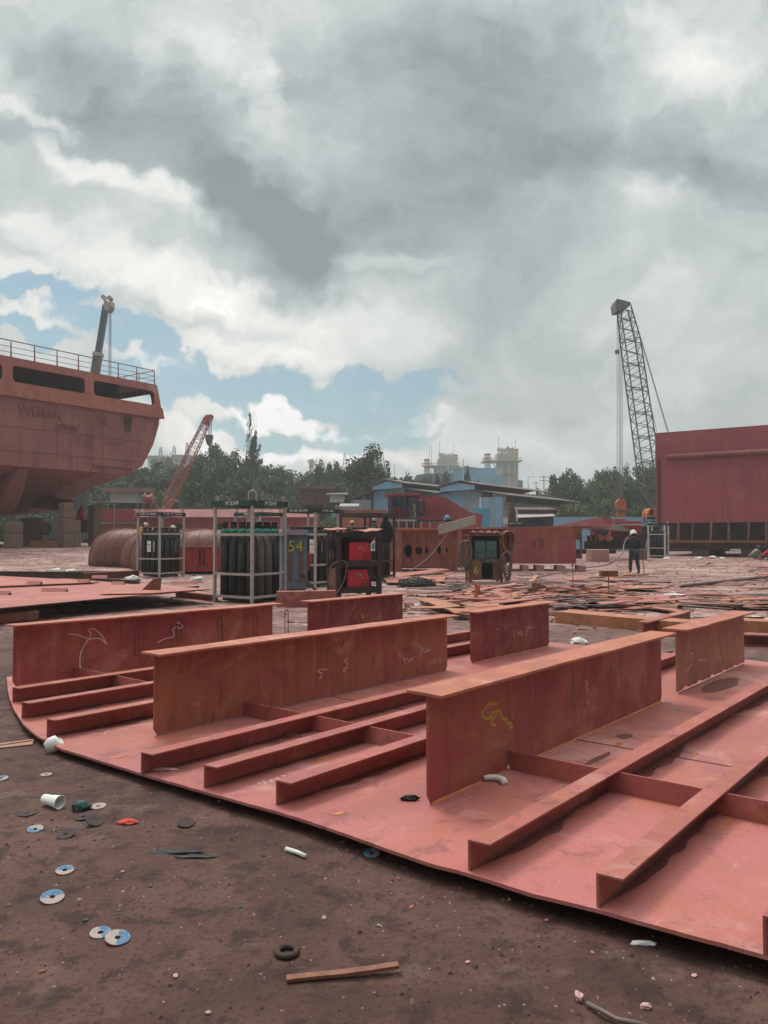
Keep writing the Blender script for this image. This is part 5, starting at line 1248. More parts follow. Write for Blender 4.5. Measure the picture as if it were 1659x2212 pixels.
# larger flat offcut plates lying about between the strips
pl = random.Random(15); k = 0
while k < 30:
    if k < 18: px, py = pl.uniform(1090, 1400), pl.uniform(1262, 1306)
    else: px, py = pl.uniform(1240, 1659), pl.uniform(1225, 1345)
    if not free(px, py): continue
    p = gp(px, py); L, W_ = pl.uniform(.6, 1.9), pl.uniform(.3, .8); n = pl.choice((4, 4, 5, 6)); mb = MB(); q = []
    for i in range(n): a = 2 * math.pi * (i + pl.uniform(-.25, .25)) / n; q.append((L * .6 * math.cos(a), W_ * .6 * math.sin(a)))
    ti, tj = pl.uniform(-.06, .10), pl.uniform(-.12, .12); z0_ = pl.uniform(.02, .12)
    A = [mb.v((a, b, z0_ + a * ti + b * tj)) for a, b in q]; B = [mb.v((a, b, z0_ + .015 + a * ti + b * tj)) for a, b in q]
    mb.face(A[::-1]); mb.face(B)
    for i in range(n): mb.face([A[i], A[(i + 1) % n], B[(i + 1) % n], B[i]])
    m = pl.choice(('scrap', 'scrap', 'scrapor', 'stiff', 'brown')); o_ = mb.build('offcut_plate', M_[m]); o_.location = p; o_.rotation_euler = (0, 0, pl.gauss(0, .5))
    tag(o_, {'scrap': 'pink flat offcut plate lying among the scrap strips', 'scrapor': 'orange rusted flat offcut plate lying among the scrap strips', 'stiff': 'dull red flat offcut plate lying among the scrap strips', 'brown': 'brown flat offcut plate lying among the scrap strips'}[m], 'steel plate', 'flat offcut plates in the scrap'); k += 1
# fine scrap nobody could count
mb = MB(); rg = random.Random(9)
for i in range(1500):
    y = rg.uniform(10.5, 52) if rg.random() < .7 else rg.gauss(18, 4); x = rg.uniform(-.52, .56) * y
    if y < 10 or (x < 3 and y < 12.5): continue
    if x < -.05 * y and rg.random() < .55: continue
    l, w, h = rg.uniform(.03, .2) , rg.uniform(.015, .05), rg.uniform(.006, .03); a = rg.gauss(0, .6); z = gz(x, y) + .004
    mb.mi = rg.choices((0, 1, 2, 3), (16, 40, 40, 4))[0]; c, s_ = math.cos(a), math.sin(a)
    q = [(x + c * l * i_ - s_ * w * j_, y + s_ * l * i_ + c * w * j_) for i_, j_ in ((-.5, -.5), (.5, -.6), (.55, .5), (-.5, .4))]
    mb.hexa([(a_, b_, z - .02) for a_, b_ in q] + [(a_, b_, z + h * rg.uniform(.5, 1)) for a_, b_ in q])
tag(mb.build('scrap_litter', [M_['scrap'], M_['brown'], M_['darksteel'], M_['paper']]), 'fine litter of cut steel chips and dross all over the worked yard', 'scrap litter', kind='stuff')
for k, (px, py, sx, lab) in enumerate(((1312, 1347, .22, 'crumpled white plastic bag lying before the orange brown beam'), (1250, 1390, .14, 'bluish white torn sheet lying behind the girder with the chalk'), (1455, 1294, .26, 'white crumpled sheet lying between the pink strips'), (1510, 1208, .25, 'white stone like lump before the big red block, leftmost'), (1540, 1206, .25, 'white lump before the big red block, with a dark gap'), (1560, 1208, .2, 'white cap like lump before the crouching workers'), (1523, 1287, .12, 'small white cup lying alone on the swept ground at the right'), (1640, 1346, .2, 'white bag at the right edge behind the beams'), (1440, 1208, .25, 'white rag at the foot of the far cream rack'), (911, 1310, .16, 'white ball of cloth among the scrap behind the dark red girder'), (1000, 1300, .12, 'small white scrap by the torn stump'), (1395, 1346, .2, 'flat white sheet with a blue patch behind the beams'))):
    mb = MB(); crumple(mb, (0, 0, sx * .2), (sx, sx * .6, sx * .42), rs); p = gp(px, py)
    solid('white_litter', mb, M_['paper'], p, lab, 'litter')
def frame(o, e1, z=0.0):
    x = V((e1[0], e1[1], 0)).normalized(); y = V((-x.y, x.x, 0)); M = Matrix((x, y, V((0, 0, 1)))).transposed().to_4x4(); M.translation = V((o[0], o[1], z)); return M
# ------------------------------------------------------------------ the ship on the slip
SE = (.58, .815); SRt = V((-15.1, 52.0, 0)); sc0 = SRt - 7.8 * V((SE[0], SE[1], 0)).normalized()
SM = frame(sc0, SE)
ship = thing('ship', 'rusty red ship standing stern on at the left, propped on concrete blocks', 'ship', M=SM)
secs = [(0.0, [(0, 5.46), (3, 5.46), (5.3, 5.5), (6.3, 6.1), (7.15, 7.6), (7.6, 9.0), (7.62, 9.42)]),
        (4.0, [(0, 4.3), (2.6, 4.35), (4.9, 4.6), (6.3, 5.4), (7.3, 7.3), (7.65, 9.0), (7.66, 9.42)]),
        (9.0, [(0, 3.0), (3, 3.0), (5.3, 3.25), (6.7, 4.1), (7.5, 6.4), (7.7, 9.0), (7.7, 9.42)]),
        (15., [(0, 2.85), (4, 2.85), (6, 2.95), (7.2, 3.6), (7.65, 6.0), (7.7, 9.0), (7.7, 9.45)]),
        (38., [(0, 2.85), (4, 2.85), (6, 2.95), (7.2, 3.6), (7.65, 6.0), (7.7, 9.0), (7.7, 9.6)]),
        (52., [(0, 2.9), (.3, 2.9), (.8, 3.1), (1.6, 4.0), (3.0, 6.2), (4.6, 9.0), (5, 10.4)])]
mb = MB(); rings = []
for y_, half in secs:
    full = [(-x, z) for x, z in half[::-1][:-1]] + list(half); rings.append([mb.v((x, y_, z)) for x, z in full])
for A, B in zip(rings, rings[1:]):
    for k in range(len(A) - 1): mb.face([A[k], A[k + 1], B[k + 1], B[k]])
mb.face(rings[0]); mb.face(rings[-1])
for A, B in zip(rings, rings[1:]): mb.face([A[0], B[0], B[-1], A[-1]])
hull = mb.build('hull', M_['hull'], ship)
mb = MB()   # welded seams, doubler plates and rubbing bars on the transom
for x in (-2.1, .15, 3.3, 5.4, -4.9): mb.bx(x - .03, x + .03, -.018, -.001, 5.6, 9.3)
for z in (6.35, 7.7): mb.bx(-6.2 - .2 * (z - 6), 6.1 + .25 * (z - 6), -.022, -.003, z - .02, z + .02)
mb.build('plate_seam', steel('seam_primer', (.33, .128, .118), s=.8), hull)
mb = MB(); mb.bx(-1.95, .05, -.03, -.001, 7.72, 9.2); mb.build('doubler_plate', M_['hull'], hull)
mb = MB(); mb.bx(2.6, 5.4, -.12, -.003, 5.86, 5.96); mb.build('rubbing_bar', M_['hull'], hull)
text('WERAK', .78, steel('raised_letter_paint', (.25, .09, .085), s=3), hull, onwall((-.9, -.035, 8.72), (1, 0, 0)), 'name_lettering', .03, bold=.03)
text('VII', .78, steel('faded_letter_paint', (.25, .095, .09), s=3), hull, onwall((3.2, -.025, 8.72), (1, 0, 0)), 'name_lettering', .02, bold=.03)
text('BATAM', .46, steel('faded_letter_paint', (.25, .095, .09), s=3), hull, onwall((.75, -.035, 8.02), (1, 0, 0)), 'port_lettering', .03, bold=.015)
mb = MB(); mb.lathe([(.25, 0), (.30, .05), (.30, .12), (.18, .14), (.18, .1), (0, .1)], 14, (5.1, -.0, 9.0), Matrix.Rotation(R(90), 3, 'X')); mb.bx(4.9, 5.3, -.06, -.002, 8.3, 8.9); mb.build('stern_fitting', M_['darksteel'], hull)
mb = MB(); mb.bx(.9, 1.02, -.05, -.002, 6.3, 6.75); mb.build('draught_plate', M_['pink'], hull)
# bulwark band and deckhouse with the three wide openings
def ft(a, b, c, y0=0.0, slope=.10): return V((a, y0 - .14 + c + max(0, b - 9.4) * slope, b))
op = [rrect(-2.6, 2.0, 10.25, 11.2, .22), rrect(2.6, 7.2, 10.25, 11.2, .22), rrect(-7.2, -3.2, 10.25, 11.2, .22)]
mb = MB(); mb.holed([(-7.95, 9.4), (7.95, 9.4), (7.85, 10.1), (7.72, 10.15), (7.5, 11.6), (-7.5, 11.6), (-7.72, 10.15), (-7.85, 10.1)], op, .06, lambda a, b, c: ft(a, b, c)); bw = mb.build('bulwark', M_['hull_up'], ship)
for s_ in (-1, 1):
    mb = MB(); mb.holed([(-.1, 9.4), (14, 9.4), (14, 11.6), (.16, 11.6)], [rrect(.9, 6.4, 9.75, 11.15, .2), rrect(7.2, 13, 9.75, 11.15, .2)], .05, lambda a, b, c, s=s_: V((s * (7.84 - max(0, b - 10.1) * .22 - c), a, b))); mb.build('side_bulwark', M_['hull_up'], ship)
mb = MB(); mb.bx(-7.45, 7.45, .10, 14, 11.601, 11.68); mb.build('upper_deck', M_['hull_up'], ship)
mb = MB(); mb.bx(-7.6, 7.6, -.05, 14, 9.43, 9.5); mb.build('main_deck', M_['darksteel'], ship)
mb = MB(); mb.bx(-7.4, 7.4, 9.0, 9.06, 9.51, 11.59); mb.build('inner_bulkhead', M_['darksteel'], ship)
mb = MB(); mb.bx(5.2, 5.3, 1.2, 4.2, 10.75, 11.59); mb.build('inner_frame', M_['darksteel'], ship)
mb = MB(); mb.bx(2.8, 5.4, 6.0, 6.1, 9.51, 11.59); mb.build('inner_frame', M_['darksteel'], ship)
posts = [7.3 - 1.42 * k for k in range(11)]
mb = MB(); zt = 12.62
for z, r_ in ((zt, .032), (zt - .36, .018), (zt - .68, .018)): mb.path([(-7.3, 6, z), (-7.3, .16, z), (7.3, .16, z), (7.3, 12, z)], r_, 6)
rl = mb.build('railing', M_['hull'], ship)
for x in posts:
    mb = MB(); mb.extr([(x - .025, .14, 11.68), (x + .06, .14, 11.68), (x + .02, .14, zt), (x - .025, .14, zt)], (0, .035, 0)); mb.build('stanchion', M_['hull'], rl)
for y_ in (1.8, 3.4, 5, 6.6, 8.2, 9.8, 11.4):
    mb = MB(); mb.tube((7.3, y_, 11.68), (7.3, y_, zt), .03, 6); mb.build('stanchion', M_['hull'], rl)
for k, (x0, th) in enumerate(((-1.7, 1), (-5.2, 1))):
    mb = MB(); top = [(.15, 5.4), (9, 3.05)]; n = 12; prev = None
    for i in range(n + 1):
        q = i / n; y_ = .25 + 8.6 * q; zt_ = 5.46 - min(1, y_ / 9) * 2.4 + .1; zb = 2.85 + max(0, (1 - q * 4.2)) ** 1.8 * 2.4; w = .25 + .75 * math.sin(math.pi * min(1, q * .8 + .12)); w2 = w * 1.7
        c = [mb.v((x0 - w / 2, y_, zb)), mb.v((x0 + w / 2, y_, zb)), mb.v((x0 + w2 / 2, y_, zt_)), mb.v((x0 - w2 / 2, y_, zt_))]
        if prev:
            for r_ in range(4): mb.face([prev[r_], prev[(r_ + 1) % 4], c[(r_ + 1) % 4], c[r_]])
        else: mb.face(c)
        prev = c
    mb.face(prev[::-1]); mb.build('skeg', M_['hull'], ship, True)
mb = MB(); mb.lathe([(.42, 0), (.44, .3), (.44, 6), (.4, 6.1)], 16, (3.0, 3.0, 3.4), Matrix.Rotation(R(-84), 3, 'X')); mb.build('stern_tube', M_['hull_low'], ship, True)

def block(p, s, lab, yaw=30, mat='concrete', name='concrete_block'):
    o_ = thing(name, lab, 'concrete block', p, R(yaw), 'concrete blocks under the ship')
    mb = MB(); mb.bx(-s[0] / 2, s[0] / 2, -s[1] / 2, s[1] / 2, 0, s[2]); b_ = mb.build('block_body', M_[mat], o_, bevel=.05); return o_
def stack(px0, px1, Y, hs, labs, yaw=50, zb=None):
    p = yp((px0 + px1) / 2, 1155, Y); w = (px1 - px0) * Y / 1662 * .82; z = gz(p.x, p.y)
    for h_, lab in zip(hs, labs):
        block(V((p.x + rs.uniform(-.05, .05), p.y, z)), (w, w, h_ - .012), lab, yaw + rs.uniform(-4, 4)); z += h_
stack(10, 45, 43.5, (.82, .66), ['bottom concrete block of the two left under the ship skeg', 'upper concrete block of the two left under the ship skeg'], 55)
stack(127, 157, 45.0, (.86, .86, .92), ['bottom concrete block of the stack of three under the ship', 'middle concrete block of the stack of three under the ship', 'top concrete block of the stack of three under the ship'], 55)
stack(154, 174, 47.5, (.86, .8), ['bottom dark block right beside the stack of three', 'second dark block right beside the stack of three'], 55)
stack(193, 217, 51.0, (2.7,), ['tall concrete column standing right of the ship blocks'], 55)
stack(50, 90, 52.0, (1.9,), ['broad dim concrete support deep in the shade under the ship'], 55)
ty = thing('tyre', 'old tyre standing upright in the shade between the ship blocks', 'tyre', yp(97, 1141, 44.2), R(35))
mb = MB(); mb.path([(0.30 * math.cos(2 * math.pi * k / 22), 0, .30 * math.sin(2 * math.pi * k / 22)) for k in range(22)], .10, 10, closed=True); mb.build('tyre_tread', M_['rubber'], ty, True)
mb = MB(); mb.lathe([(.12, -.05), (.2, -.05), (.2, .05), (.12, .05)], 16, (0, 0, 0), Matrix.Rotation(R(90), 3, 'X')); mb.build('rim', M_['darksteel'], ty)
mb = MB(); mb.bx(-.7, .7, -.3, .3, 0, .42); solid('timber_stack', mb, M_['brown'], V((ty.location.x, ty.location.y, gz(ty.location.x, ty.location.y))), 'low timber pack under the tyre', 'timber')
mb = MB(); crumple(mb, (0, 0, .5), (.25, .12, .6), rs); solid('red_cloth', mb, M_['redcloth'], yp(174, 1128, 52), 'red cloth hanging behind the concrete blocks under the ship', 'cloth')
mb = MB(); mb.bx(-.9, .9, -.5, .5, 0, .9); solid('steel_box', mb, M_['darksteel'], yp(167, 1150, 53) , 'dark steel box behind the ship blocks', 'box')

# ------------------------------------------------------------------ stuff behind the ship: deckhouse block with scaffold, the long red barge
sb = thing('scaffolded_block', 'rusty two storey steel block with a pole scaffold beside the ship', 'ship block', M=frame(yp(212, 1155, 63), (.97, .25), .7))
mb = MB(); mb.bx(0, 2.9, 0, 3, 0, 1.7); mb.build('lower_block', M_['brown'], sb)
mb = MB(); mb.bx(-.05, 2.75, .2, 3, 1.9, 2.95); mb.build('upper_block', M_['bigred'], sb)
mb = MB(); mb.bx(.4, 1.2, -.02, -.005, .0, 1.1); mb.bx(1.7, 2.4, -.02, -.005, .2, 1.0); mb.build('opening', M_['black'], sb)
for x in (-.5, 1.3, 3.1):
    mb = MB(); mb.tube((x, -.6, -.3), (x, -.6, 4.2), .035, 6); mb.build('scaffold_pole', M_['galv'], sb)
for z in (.4, 1.8, 3.5):
    mb = MB(); mb.tube((-.7, -.64, z), (3.3, -.64, z), .035, 6); mb.build('scaffold_pole', M_['galv'], sb)
bg_ = thing('barge', 'long low red barge with a pale pink top band and dark doorways', 'barge', M=frame(yp(238, 1155, 66), (1, .02), .5))
mb = MB(); mb.bx(0, 17.5, 0, 6, 0, 2.55); mb.build('barge_side', M_['bigred'], bg_)
mb = MB(); mb.extr([(0, -.35, 2.551), (0, .3, 3.25), (0, 6, 3.3), (0, 6, 2.551)], (17.5, 0, 0)); mb.build('top_band', M_['pink'], bg_)
for x in (5.4, 9.0, 13.2):
    mb = MB(); mb.bx(x, x + .75, -.03, -.001, .5, 2.0); mb.build('doorway', M_['black'], bg_)
for x in (3.0, 7.4, 11.5, 15.5):
    mb = MB(); mb.bx(x, x + .25, -.15, -.001, 0, 2.54); mb.build('side_frame', M_['bigred'], bg_)
wn = thing('deck_winch', 'small pink winch on legs on top of the barge', 'winch', yp(321, 1102, 66.5))
mb = MB(); mb.lathe([(.3, -.35), (.3, .35)], 12, (0, 0, 1.0), Matrix.Rotation(R(90), 3, 'Y')); mb.lathe([(.45, -.06), (.45, .06)], 12, (-.3, 0, 1.0), Matrix.Rotation(R(90), 3, 'Y')); mb.lathe([(.45, -.06), (.45, .06)], 12, (.3, 0, 1.0), Matrix.Rotation(R(90), 3, 'Y')); mb.build('drum', M_['pink'], wn)
for a, b in ((-.35, -.5), (.2, .2), (.4, .9)):
    mb = MB(); mb.bar((a, 0, 1.0), (b, 0, 0), .1, .1, (0, 1, 0)); mb.build('leg', M_['pink'], wn)

# ------------------------------------------------------------------ the big red hull block at the right
BM = frame(V((20.15, 57.0, 0)), (.82, -.572))
bb = thing('red_hull_block', 'huge flat sided dark red hull block raised on ribs and concrete at the right', 'ship block', M=BM)
BLn, BDp, z0, z1 = 22.0, 11.0, 2.42, 9.1
mb = MB(); mb.bx(0, BLn, 0, BDp, z0, z1); mb.build('side_shell', M_['bigred'], bb)
mb = MB(); mb.tube((.9, -.16, 7.25), (BLn, -.16, 7.25), .21, 12); mb.lathe([(.21, 0), (.12, -.08), (0, -.1)], 12, (.9, -.16, 7.25), Matrix.Rotation(R(90), 3, 'Y')); mb.build('fender_pipe', steel('pipe_paint', (.27, .07, .07), s=.8), bb, True)
mb = MB(); mb.bx(.16, .34, -.10, -.001, 2.2, 7.2); mb.build('edge_pipe', M_['darksteel'], bb)
sm_ = steel('block_seam', (.29, .058, .068), s=.8)
for x in (4.6, 9.4, 14.5):
    mb = MB(); mb.bx(x - .02, x + .02, -.014, -.001, z0 + .02, z1 - .02); mb.build('plate_seam', sm_, bb)
for z in (3.85, 5.2, 6.4):
    mb = MB(); mb.bx(.05, BLn - .1, -.010, -.002, z - .015, z + .015); mb.build('plate_seam', sm_, bb)
mb = MB(); mb.bx(.0, BLn, -.35, BDp, .98, 1.16); mb.build('base_plate', M_['brown'], bb)
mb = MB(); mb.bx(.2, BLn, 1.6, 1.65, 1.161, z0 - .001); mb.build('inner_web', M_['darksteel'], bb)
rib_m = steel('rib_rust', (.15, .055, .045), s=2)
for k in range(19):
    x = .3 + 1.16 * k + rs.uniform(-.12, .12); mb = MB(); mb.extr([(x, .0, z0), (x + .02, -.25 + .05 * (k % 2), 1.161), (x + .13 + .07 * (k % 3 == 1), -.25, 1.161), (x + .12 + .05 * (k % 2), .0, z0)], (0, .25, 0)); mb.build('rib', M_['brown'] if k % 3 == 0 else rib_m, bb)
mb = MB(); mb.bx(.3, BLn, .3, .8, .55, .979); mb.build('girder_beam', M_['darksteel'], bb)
for k, x in enumerate((3.0, 6.3, 8.1, 12.5, 16)):
    for yy in (.9, 5.5):
        p = BM @ V((x, yy, 0)); p.z = gz(p.x, p.y)
        block(p, (1.2 if k != 2 else 1.7, 1.0, .54 if yy < 1 else .97), 'concrete support block in the shade under the big red hull block', -35).__setitem__('group', 'concrete blocks under the big red hull block')

# ------------------------------------------------------------------ people
def skin(name, pts, edges, mat, parent, sub=1, root=0):
    me = bpy.data.meshes.new(name); bm = bmesh.new(); lay = bm.verts.layers.skin.verify(); vs = []
    for i, (p, r_) in enumerate(pts):
        v_ = bm.verts.new(p); rr = r_ if isinstance(r_, tuple) else (r_, r_); v_[lay].radius = rr; v_[lay].use_root = (i == root); vs.append(v_)
    for a, b in edges: bm.edges.new((vs[a], vs[b]))
    bm.to_mesh(me); bm.free(); o = bpy.data.objects.new(name, me); COL.objects.link(o)
    m = o.modifiers.new('skin', 'SKIN'); m.use_smooth_shade = True; m.branch_smoothing = .4
    s = o.modifiers.new('sub', 'SUBSURF'); s.levels = sub; s.render_levels = sub
    dg = bpy.context.evaluated_depsgraph_get(); dg.update(); me2 = bpy.data.meshes.new_from_object(o.evaluated_get(dg))
    bpy.data.objects.remove(o); bpy.data.meshes.remove(me); me2.materials.clear(); me2.materials.append(mat)
    for p in me2.polygons: p.use_smooth = True
    o = bpy.data.objects.new(name, me2); COL.objects.link(o); o.parent = parent; return o
def person(label, loc, yaw, J, top, trouser, headgear, boot='black', helmet=True, shade=None, group=None):
    """J: joints in metres, local x to the person's right, y ahead"""
    root = thing('person', label, 'person', loc, yaw, group)
    g_ = lambda k: V(J[k])
    pts = []; ed = []; ix = {}
    def add(k, p, r_, par=None):
        ix[k] = len(pts); pts.append((V(p), r_))
        if par is not None: ed.append((ix[par], ix[k]))
    add('pelvis', g_('pelvis'), (.125, .10)); add('spine', g_('pelvis').lerp(g_('chest'), .5), (.12, .095), 'pelvis'); add('chest', g_('chest'), (.145, .105), 'spine')
    add('nb', g_('neck') - V((0, 0, .03)), .075, 'chest'); add('neck', g_('neck'), .055, 'nb')
    hd = (g_('head') - g_('neck')).normalized(); fwd = V(J.get('face', (0, 1, 0))).normalized()
    add('jaw', g_('head') - hd * .045 + fwd * .02, (.068, .075), 'neck'); add('skull', g_('head') + hd * .03, (.080, .092), 'jaw'); add('crown', g_('head') + hd * .095, (.055, .06), 'skull')
    add('nose', g_('head') - hd * .005 + fwd * .105, .014, 'jaw')
    for s_, n in ((-1, 'l'), (1, 'r')):
        sd_ = V((s_, 0, 0)); sh_ = g_('shoulder_' + n); el = g_('elbow_' + n); wr_ = g_('wrist_' + n); ha = g_('hand_' + n)
        add('sh' + n, sh_, .062, 'chest'); add('el' + n, el, .042, 'sh' + n); add('wr' + n, wr_, .028, 'el' + n); add('ha' + n, wr_.lerp(ha, .6), (.036, .02), 'wr' + n)
        d = (ha - wr_).normalized(); sd2 = d.cross(V((0, 0, 1)) if abs(d.z) < .9 else V((0, 1, 0))).normalized(); cu = d.cross(sd2)
        for f in range(4):
            b0 = wr_.lerp(ha, .75) + sd2 * (.024 * (f - 1.5)); ln = (.055, .065, .06, .045)[f]
            add('fa%d' % f + n, b0 + d * .02, .010, 'ha' + n); add('fb%d' % f + n, b0 + d * (ln * .7) + cu * .015, .0085, 'fa%d' % f + n); add('fc%d' % f + n, b0 + d * ln + cu * .04, .007, 'fb%d' % f + n)
        add('ta' + n, wr_.lerp(ha, .35) + sd2 * .04, .011, 'ha' + n); add('tb' + n, wr_.lerp(ha, .7) + sd2 * .058 + cu * .015, .0085, 'ta' + n)
        hp = g_('hip_' + n); kn = g_('knee_' + n); an = g_('ankle_' + n); to = g_('toe_' + n)
        add('hp' + n, hp, .085, 'pelvis'); add('kn' + n, kn, .055, 'hp' + n); add('an' + n, an, .04, 'kn' + n); add('to' + n, to, (.038, .03), 'an' + n)
    body = skin('body', pts, ed, M_['skin'], root)
    # clothes that follow the body
    pts = []; ed = []; ix = {}
    add('pelvis', g_('pelvis') + V((0, 0, .02)), (.16, .13)); add('spine', g_('pelvis').lerp(g_('chest'), .5), (.155, .13), 'pelvis'); add('chest', g_('chest'), (.18, .14), 'spine'); add('nb', g_('neck') - V((0, 0, .035)), .092, 'chest')
    for n in 'lr':
        add('sh' + n, g_('shoulder_' + n), .085, 'chest'); add('el' + n, g_('elbow_' + n), .064, 'sh' + n); add('wr' + n, g_('elbow_' + n).lerp(g_('wrist_' + n), .93), .048, 'el' + n)
    skin('jacket', pts, ed, M_[top], body)
    pts = []; ed = []; ix = {}
    add('pelvis', g_('pelvis') - V((0, 0, .01)), (.155, .125))
    for n in 'lr':
        add('hp' + n, g_('hip_' + n), .108, 'pelvis'); add('kn' + n, g_('knee_' + n), .085, 'hp' + n); add('an' + n, g_('knee_' + n).lerp(g_('ankle_' + n), .93), .072, 'kn' + n)
    skin('trousers', pts, ed, M_[trouser], body)
    for n in 'lr':
        an, to = g_('ankle_' + n), g_('toe_' + n)
        skin('boot', [(an + V((0, 0, .04)), .06), (an - V((0, 0, .02)) - (to - an) * .15, (.055, .05)), (an.lerp(to, .6), (.05, .042)), (to + (to - an) * .1, (.04, .03))], [(0, 1), (1, 2), (2, 3)], M_[boot], body)
    # headgear
    T = V((0, 0, 1)).rotation_difference(hd).to_matrix(); c = g_('head') + hd * .03
    mb = MB()
    if helmet:
        mb.lathe([(.155, -.012), (.135, .0), (.132, .05), (.115, .105), (.07, .145), (0, .16)], 20, c, T @ Matrix.Diagonal((.92, 1.08, 1)))
        f2 = T @ V((0, 1, 0)); mb.extr([c + T @ V((-.09, .10, .0)), c + T @ V((.09, .10, 0)), c + T @ V((.06, .205, -.018)), c + T @ V((-.06, .205, -.018))], hd * .012)
        mb.bar(c + T @ V((0, -.11, .11)), c + T @ V((0, .1, .125)), .03, .025)
        mb.build('helmet', M_[headgear], body, True)
    else:
        mb.lathe([(.112, -.03), (.112, .02), (.105, .06), (.07, .1), (0, .11)], 18, c, T); mb.extr([c + T @ V((-.07, .09, 0)), c + T @ V((.07, .09, 0)), c + T @ V((.05, .18, -.02)), c + T @ V((-.05, .18, -.02))], hd * .01)
        mb.build('cap', M_[headgear], body, True)
    mb = MB(); mb.lathe([(.094, -.09), (.096, -.03), (.09, .03)], 14, c - fwd * .012, T); mb.build('hair', M_['hair'], body, True)
    mb = MB()
    for s_ in (-.033, .033):
        side = hd.cross(fwd).normalized(); mb.lathe([(0, -.012), (.011, 0), (0, .012)], 8, g_('head') + hd * .02 + fwd * .086 + side * s_)
    mb.build('eyes', M_['black'], body)
    return root
standing = {'pelvis': (0, 0, .90), 'chest': (0, .02, 1.22), 'neck': (0, .02, 1.43), 'head': (-.01, .05, 1.535), 'face': (-.25, 1, -.1),
            'shoulder_l': (-.18, .02, 1.36), 'elbow_l': (-.30, .16, 1.17), 'wrist_l': (-.17, .30, 1.33), 'hand_l': (-.13, .32, 1.42),
            'shoulder_r': (.18, .02, 1.36), 'elbow_r': (.25, .05, 1.10), 'wrist_r': (.16, .27, 1.05), 'hand_r': (.11, .34, 1.06),
            'hip_l': (-.10, 0, .87), 'knee_l': (-.15, .03, .48), 'ankle_l': (-.17, -.01, .10), 'toe_l': (-.27, .10, .035),
            'hip_r': (.10, 0, .87), 'knee_r': (.13, .05, .48), 'ankle_r': (.15, -.04, .13), 'toe_r': (.17, .10, .035)}
mp = gp(1371, 1241)
person('person in dark navy coveralls and white helmet, back turned, holding a hose', mp, R(3), standing, 'navy', 'navytrouser', 'helwhite')
mb = MB(); T3 = Matrix.Rotation(R(3), 3, 'Z')
h0 = [tuple(mp + T3 @ V(q)) for q in ((.11, .33, 1.05), (-.02, .34, 1.24), (-.13, .33, 1.42), (-.24, .2, 1.36))]
h1 = [tuple(gp(px, py, dz_)) for px, py, dz_ in ((1342, 1205, .45), (1305, 1213, .25), (1262, 1225, .10), (1225, 1234, .04), (1190, 1238, .03), (1150, 1248, .03), (1120, 1246, .03))]
hm = [tuple(V(h0[-1]) + V((-.22, -.4, -.22))), tuple(V(h0[-1]) + V((-.55, -1.2, -.55)))]
mb.path(smoothline(h0 + hm + [tuple(mp + V((-1.5, -1.6, .45)))] + [tuple(gp(px, py, dz_)) for px, py, dz_ in ((1262, 1228, .16), (1225, 1236, .04), (1190, 1240, .03), (1150, 1250, .03))], 6), .022, 6)
solidw('hose', mb, M_['cablegrey'], 'pale hose trailing from the hands of the standing worker to the left', 'hose', smooth=True)
mb = MB(); mb.path(smoothline([tuple(mp + T3 @ V(q)) for q in ((.30, .10, 1.25), (.34, .08, .9), (.33, .0, .5), (.36, -.02, .1), (.33, -.05, .02))], 5), .016, 6)
solidw('hose', mb, M_['brown'], 'brown hose hanging at the right side of the standing worker', 'hose', smooth=True)
squat = {'pelvis': (0, -.12, .26), 'chest': (0, .10, .52), 'neck': (0, .26, .68), 'head': (0, .34, .76), 'face': (0, 1, -.35),
         'shoulder_l': (-.18, .2, .60), 'elbow_l': (-.22, .42, .42), 'wrist_l': (-.14, .62, .32), 'hand_l': (-.10, .70, .29),
         'shoulder_r': (.18, .2, .60), 'elbow_r': (.22, .42, .40), 'wrist_r': (.16, .64, .30), 'hand_r': (.12, .72, .27),
         'hip_l': (-.11, -.1, .25), 'knee_l': (-.16, .32, .42), 'ankle_l': (-.15, .20, .10), 'toe_l': (-.17, .36, .035),
         'hip_r': (.11, -.1, .25), 'knee_r': (.15, .38, .38), 'ankle_r': (.14, .52, .10), 'toe_r': (.15, .68, .04)}
person('person in grey shirt and blue cap squatting before the big red block', gp(1627, 1209), R(-82), squat, 'greycloth', 'greytrouser', 'capblue', helmet=False)
person('person in a bright red shirt squatting at the right edge, facing the one in grey', gp(1668, 1211), R(68), squat, 'redcloth', 'greytrouser', 'hair', helmet=False)
def at_head(px, py, Y, yaw, lab, top, hel, shift=0):
    p = yp(px, py, Y); p.z -= 1.72; return person(lab, p, R(yaw), standing, top, 'navytrouser', hel)
for px, py, Y, yaw, lab, top, hel in ((762, 1124, 44.0, 25, 'person in a yellow helmet seen above the welding rack, head and shoulders only', 'greytrouser', 'helyellow'), (807, 1119, 42.0, -60, 'person in a grey blue helmet seen above the right end of the welding rack', 'navy', 'helgrey'), (968, 1113, 37.0, 110, 'person in a light blue helmet behind the cream roofing sheet', 'navytrouser', 'helblue')):
    o_ = at_head(px, py, Y, yaw, lab, top, hel); f = o_.location; base = gz(f.x, f.y)
    if f.z > base + .05:
        mb = MB(); mb.bx(-.6, .6, -.5, .5, 0, f.z - base); solid('work_platform', mb, M_['brown'], V((f.x, f.y, base)), {762: 'low steel platform under the worker in the yellow helmet', 807: 'low steel platform under the worker in the grey blue helmet', 968: 'steel platform under the worker in the light blue helmet'}[px], 'platform')
